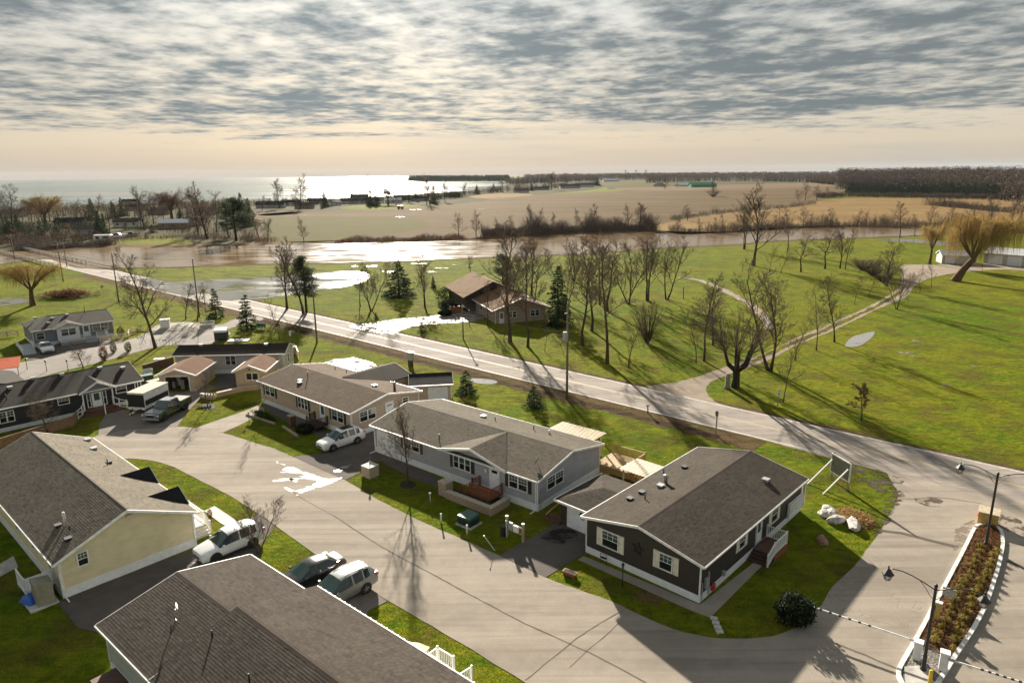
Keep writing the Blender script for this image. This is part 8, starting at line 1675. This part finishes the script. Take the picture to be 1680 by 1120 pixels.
for i, (px, py, tp) in enumerate(((1026, 293, 279), (1043, 293, 279), (1059, 293, 278.5))):
    p = g(px, py); h = height_at(px, py, tp); t = thing('radio_mast', ['left', 'middle', 'right'][i] + ' of three distant masts above the town trees', 'mast', tuple(p), 0, 'distant masts'); MB().bar((0, 0, 0), (0, 0, min(h, 60)), 2.2).build('mast', MATS['sign_back'], t); MB().bar((-6, 0, min(h, 60) * .9), (6, 0, min(h, 60) * .9), 1.2).build('arm', MATS['sign_back'], t)

# ---------------------------------------------------------------- far woods, each reads as one mass
def hill_z(x, y): return 0.0
def wood(name, label, pix, depth, h, n, seed, mat='twig_grey', crown=1.0, conif=False, rise=0.0, m_=34, ls=.055):
    rng = np.random.RandomState(seed); pts = [g(*p) for p in pix]; seg = [(b_ - a).length for a, b_ in zip(pts[:-1], pts[1:])]; tot = sum(seg); P = []; S = []
    C = Sticks()
    for i in range(n):
        x = rng.rand() * tot; j = 0
        while x > seg[j]: x -= seg[j]; j += 1
        p = pts[j].lerp(pts[j + 1], x / seg[j]); q = np.array((p.x, p.y, 0.0)); dq = rng.uniform(0, depth); q[:2] += unitv(q[:2]) * dq; q[2] = rise * min(1.0, dq / depth * 1.6); hh = h * rng.uniform(.7, 1.12); C.add(np.array([q, q + np.array((0, 0, hh * .8))]), [.22 * h / 10, .06], 3); m = m_
        for k in range(m):
            f = rng.uniform(.22, 1.0); rad = hh * .30 * crown * (math.sin(min(1, f * 1.05) * 3.0) ** .6 + .15 if not conif else (1.08 - f)); a = rng.uniform(0, 6.28); P.append(q + np.array((math.cos(a) * rad * rng.rand() ** .5, math.sin(a) * rad * rng.rand() ** .5, hh * f)))
    me = leaf_mesh(name, mat, np.array(P), h * ls, rng, 1, flat=.30 if not conif else .5); me2 = C.mesh(name + '_stems', 'bark_dark', False); o = new_obj(name, me); tag(o, label, 'woods', None, 'stuff')
    o2 = new_obj('trunks', me2, o); o2['kind'] = 'stuff'
hr_ = [(1368, 311.5), (1450, 312.5), (1560, 315.5), (1760, 318.5)]; hp = [g(*p) for p in hr_]
m = MB(); rows = 10; vs = []
for i, p in enumerate(hp):
    d = Vector((p.x, p.y, 0)).normalized()
    for r in range(rows): f = r / (rows - 1); q = p + d * 420 * f; vs.append((q.x, q.y, 0.02 + 11.0 * min(1.0, f * 2.0) * (.35 if i == 0 else 1)))
m.add(vs, [(i * rows + r, (i + 1) * rows + r, (i + 1) * rows + r + 1, i * rows + r + 1) for i in range(len(hp) - 1) for r in range(rows - 1)], True).build('wooded_hill', MATS['far_ground'])['kind'] = 'structure'
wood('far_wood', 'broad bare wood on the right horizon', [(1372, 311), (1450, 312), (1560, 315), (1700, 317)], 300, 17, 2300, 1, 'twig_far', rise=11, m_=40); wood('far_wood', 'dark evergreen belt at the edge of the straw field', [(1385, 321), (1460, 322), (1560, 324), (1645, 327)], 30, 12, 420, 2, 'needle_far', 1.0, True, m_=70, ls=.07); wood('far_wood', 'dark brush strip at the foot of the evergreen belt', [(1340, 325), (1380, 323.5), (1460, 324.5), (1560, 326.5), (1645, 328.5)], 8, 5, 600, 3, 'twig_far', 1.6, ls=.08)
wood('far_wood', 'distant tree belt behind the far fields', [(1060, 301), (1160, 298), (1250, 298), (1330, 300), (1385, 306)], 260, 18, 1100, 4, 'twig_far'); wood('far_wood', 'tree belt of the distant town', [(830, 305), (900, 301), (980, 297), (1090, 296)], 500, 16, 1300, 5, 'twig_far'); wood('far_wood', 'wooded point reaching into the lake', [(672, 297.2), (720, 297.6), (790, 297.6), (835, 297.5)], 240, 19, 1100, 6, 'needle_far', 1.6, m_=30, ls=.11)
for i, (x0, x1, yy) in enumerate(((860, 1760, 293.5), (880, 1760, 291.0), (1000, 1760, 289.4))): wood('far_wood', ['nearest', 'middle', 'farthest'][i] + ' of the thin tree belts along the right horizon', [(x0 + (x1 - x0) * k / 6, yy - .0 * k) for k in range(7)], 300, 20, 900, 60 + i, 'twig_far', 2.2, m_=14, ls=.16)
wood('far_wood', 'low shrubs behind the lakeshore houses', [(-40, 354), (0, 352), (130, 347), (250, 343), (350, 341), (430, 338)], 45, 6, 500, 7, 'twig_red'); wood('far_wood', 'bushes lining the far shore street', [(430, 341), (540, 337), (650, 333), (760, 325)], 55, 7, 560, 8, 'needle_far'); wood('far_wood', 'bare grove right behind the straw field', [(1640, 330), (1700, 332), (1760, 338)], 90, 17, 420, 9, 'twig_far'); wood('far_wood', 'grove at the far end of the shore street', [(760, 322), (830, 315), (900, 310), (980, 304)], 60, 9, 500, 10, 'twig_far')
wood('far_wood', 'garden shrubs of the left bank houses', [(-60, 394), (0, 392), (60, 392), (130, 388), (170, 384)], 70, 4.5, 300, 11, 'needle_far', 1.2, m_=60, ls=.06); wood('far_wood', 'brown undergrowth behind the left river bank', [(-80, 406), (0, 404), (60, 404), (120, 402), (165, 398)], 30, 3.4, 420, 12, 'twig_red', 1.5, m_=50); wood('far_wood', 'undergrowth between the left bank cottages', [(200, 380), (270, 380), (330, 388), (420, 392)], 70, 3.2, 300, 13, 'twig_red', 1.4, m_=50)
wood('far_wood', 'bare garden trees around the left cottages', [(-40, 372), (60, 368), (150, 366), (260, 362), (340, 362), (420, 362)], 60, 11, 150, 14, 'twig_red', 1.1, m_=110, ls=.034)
finish_groups()

# ---------------------------------------------------------------- island planting: grass clumps one by one, ground litter as stuff
def clump_mesh(seed, n, h, sp, mat):
    rng = np.random.RandomState(seed); V, Fc = [], []
    for i in range(n):
        a = rng.uniform(0, 6.28); o = rng.uniform(.1, 1) * sp; w = .018; p = np.array((math.cos(a) * .06, math.sin(a) * .06, 0)); e1 = np.array((math.cos(a) * o * .55, math.sin(a) * o * .55, h * rng.uniform(.6, 1.0))); e2 = np.array((math.cos(a) * o, math.sin(a) * o, h * rng.uniform(.3, .8))); s = np.array((-math.sin(a), math.cos(a), 0)) * w; k = len(V); V += [tuple(p - s), tuple(p + s), tuple(e1 + s * .8), tuple(e1 - s * .8), tuple(e2)]; Fc += [(k, k + 1, k + 2, k + 3), (k + 3, k + 2, k + 4)]
    me = bpy.data.meshes.new('blades'); me.from_pydata(V, [], Fc); me.materials.append(MATS[mat]); return me
CL = [clump_mesh(i, 70, .42, .42, 'ornamental') for i in range(3)]; RC = [clump_mesh(10 + i, 60, .28, .30, 'rust_leaf') for i in range(2)]
ax0, ax1 = g(1622, 905), g(1545, 1062); rg = random.Random(31); cnt = 0
for row, s in enumerate((-.42, .42)):
    for i in range(17):
        p = ax0.lerp(ax1, i / 16.0); d = (ax1 - ax0).normalized(); q = p + Vector((-d.y, d.x, 0)) * (s + rg.uniform(-.1, .1)); 
        t = thing('grass_clump', f'golden grass clump, {ordn(i)} from the road end in the {"right" if row else "left"} island row', 'grass clump', (q.x, q.y, .10), rg.uniform(0, 6), 'island grass clumps'); t.scale = (rg.uniform(.85, 1.2),) * 3; new_obj('blades', CL[(i + row) % 3], t); new_obj('litter', RC[i % 2], t).scale = (.5, .5, .4)
bx = [p for p in off_ring(isl, .3)]
def inside(p, ring):
    c = False
    for i in range(len(ring)):
        a, b_ = ring[i], ring[i - 1]
        if (a.y > p[1]) != (b_.y > p[1]) and p[0] < (b_.x - a.x) * (p[1] - a.y) / (b_.y - a.y) + a.x: c = not c
    return c
rng = np.random.RandomState(4); pts = []; xs = [p.x for p in bx]; ys = [p.y for p in bx]
gr_ring = [g(*p) for p in [(1500, 1062), (1528, 1066), (1566, 1078), (1548, 1110), (1530, 1136), (1508, 1144), (1490, 1134), (1478, 1106)]]
while len(pts) < 5200:
    p = (rng.uniform(min(xs), max(xs)), rng.uniform(min(ys), max(ys)))
    if inside(p, bx) and not inside(p, gr_ring): pts.append((p[0], p[1], .10 + rng.uniform(0, .16)))
o = new_obj('bed_litter', leaf_mesh('bed_litter', 'rust_leaf', pts, .085, rng, 1, flat=.35)); tag(o, 'rusty low ground cover filling the island bed', 'ground cover', None, 'stuff')
pts = []
ring = [g(*p) for p in [(1366, 842), (1390, 834), (1425, 846), (1438, 860), (1422, 866), (1392, 860), (1376, 852)]]; xs = [p.x for p in ring]; ys = [p.y for p in ring]
while len(pts) < 900:
    p = (rng.uniform(min(xs), max(xs)), rng.uniform(min(ys), max(ys)))
    if inside(p, ring): pts.append((p[0], p[1], rng.uniform(.02, .4)))
o = new_obj('bed_litter', leaf_mesh('bed_litter', 'straw_leaf', pts, .12, rng, 1, flat=.25)); tag(o, 'dry ornamental stems growing in the corner rock bed', 'ground cover', None, 'stuff')

# ---------------------------------------------------------------- blades of the nearer lawns
LAWNS = [[(567, 789), (607, 813), (645, 833), (695, 858), (760, 886), (820, 913), (848, 894), (880, 876), (860, 850), (800, 850), (730, 812), (640, 765), (610, 760)],
    [(897, 948), (950, 968), (1000, 986), (1050, 1009), (1100, 1031), (1145, 1043), (1190, 1048), (1265, 1045), (1310, 1027), (1335, 1003), (1367, 961), (1400, 931), (1435, 885), (1458, 849), (1420, 800), (1335, 785), (1330, 840), (1255, 930), (1167, 1015), (1130, 1002), (946, 920)],
    [(214, 753), (250, 757), (307, 778), (375, 813), (418, 840), (392, 856), (352, 828), (330, 830), (260, 785)], [(486, 888), (527, 916), (500, 928), (460, 955), (428, 935), (428, 908)], [(636, 987), (740, 1047), (840, 1107), (900, 1150), (780, 1150), (776, 1118), (700, 1064), (670, 1066), (604, 1003)],
    [(367, 710), (420, 728), (480, 750), (518, 744), (545, 730), (470, 690), (440, 682)], [(0, 950), (60, 1000), (110, 1000), (165, 1045), (150, 1040), (220, 1115), (220, 1190), (0, 1190)], [(292, 700), (322, 701), (420, 667), (428, 645), (400, 645), (335, 655)],
    [(1010, 690), (1150, 725), (1330, 770), (1440, 790), (1340, 790), (1330, 780), (1240, 740), (1150, 730), (1095, 765), (1020, 735)]]
rng = np.random.RandomState(88); P = []
for li, L in enumerate(LAWNS):
    ring = [g(*p) for p in L]; xs = [p.x for p in ring]; ys = [p.y for p in ring]; A = abs(sum(ring[i - 1].x * ring[i].y - ring[i].x * ring[i - 1].y for i in range(len(ring)))) / 2; n = int(A * (90 if li < 8 else 60)); bx = (max(xs) - min(xs)) * (max(ys) - min(ys)); Q = np.stack([rng.uniform(min(xs), max(xs), int(n * bx / A)), rng.uniform(min(ys), max(ys), int(n * bx / A))], 1)
    c = np.zeros(len(Q), bool)
    for i in range(len(ring)):
        a, b_ = ring[i], ring[i - 1]; t_ = ((a.y > Q[:, 1]) != (b_.y > Q[:, 1])) & (Q[:, 0] < (b_.x - a.x) * (Q[:, 1] - a.y) / ((b_.y - a.y) or 1e-9) + a.x); c ^= t_
    P.append(Q[c])
P = np.concatenate(P); k = len(P); a = rng.uniform(0, 6.283, k); h = rng.uniform(.03, .085, k); w = .016; V = np.zeros((k, 3, 3)); dx, dy = np.cos(a), np.sin(a); lx, ly = rng.normal(0, .035, k), rng.normal(0, .035, k)
V[:, 0, 0] = P[:, 0] - dx * w; V[:, 0, 1] = P[:, 1] - dy * w; V[:, 1, 0] = P[:, 0] + dx * w; V[:, 1, 1] = P[:, 1] + dy * w; V[:, 2, 0] = P[:, 0] + lx; V[:, 2, 1] = P[:, 1] + ly; V[:, 2, 2] = h
o = new_obj('lawn_grass', fast_mesh('lawn_grass', V.reshape(-1, 3), np.arange(3 * k).reshape(-1, 3), 'blade')); tag(o, 'short grass blades of the near lawns', 'grass', None, 'stuff')
# ---------------------------------------------------------------- thin air over the plain
n = bpy.data.materials.new('haze'); n.use_nodes = True; n.node_tree.nodes.clear(); pv = n.node_tree.nodes.new('ShaderNodeVolumePrincipled'); pv.inputs['Color'].default_value = (0.82, 0.88, 0.95, 1); pv.inputs['Density'].default_value = 0.000022; pv.inputs['Anisotropy'].default_value = 0.0
mo = n.node_tree.nodes.new('ShaderNodeOutputMaterial'); n.node_tree.links.new(pv.outputs[0], mo.inputs['Volume'])
hz = MB().box(-10500, 10500, -10500, 10500, -1.2, 95).build('haze', n); hz['kind'] = 'stuff'; hz['label'] = 'thin pale haze over the plain and lake'; hz['category'] = 'haze'
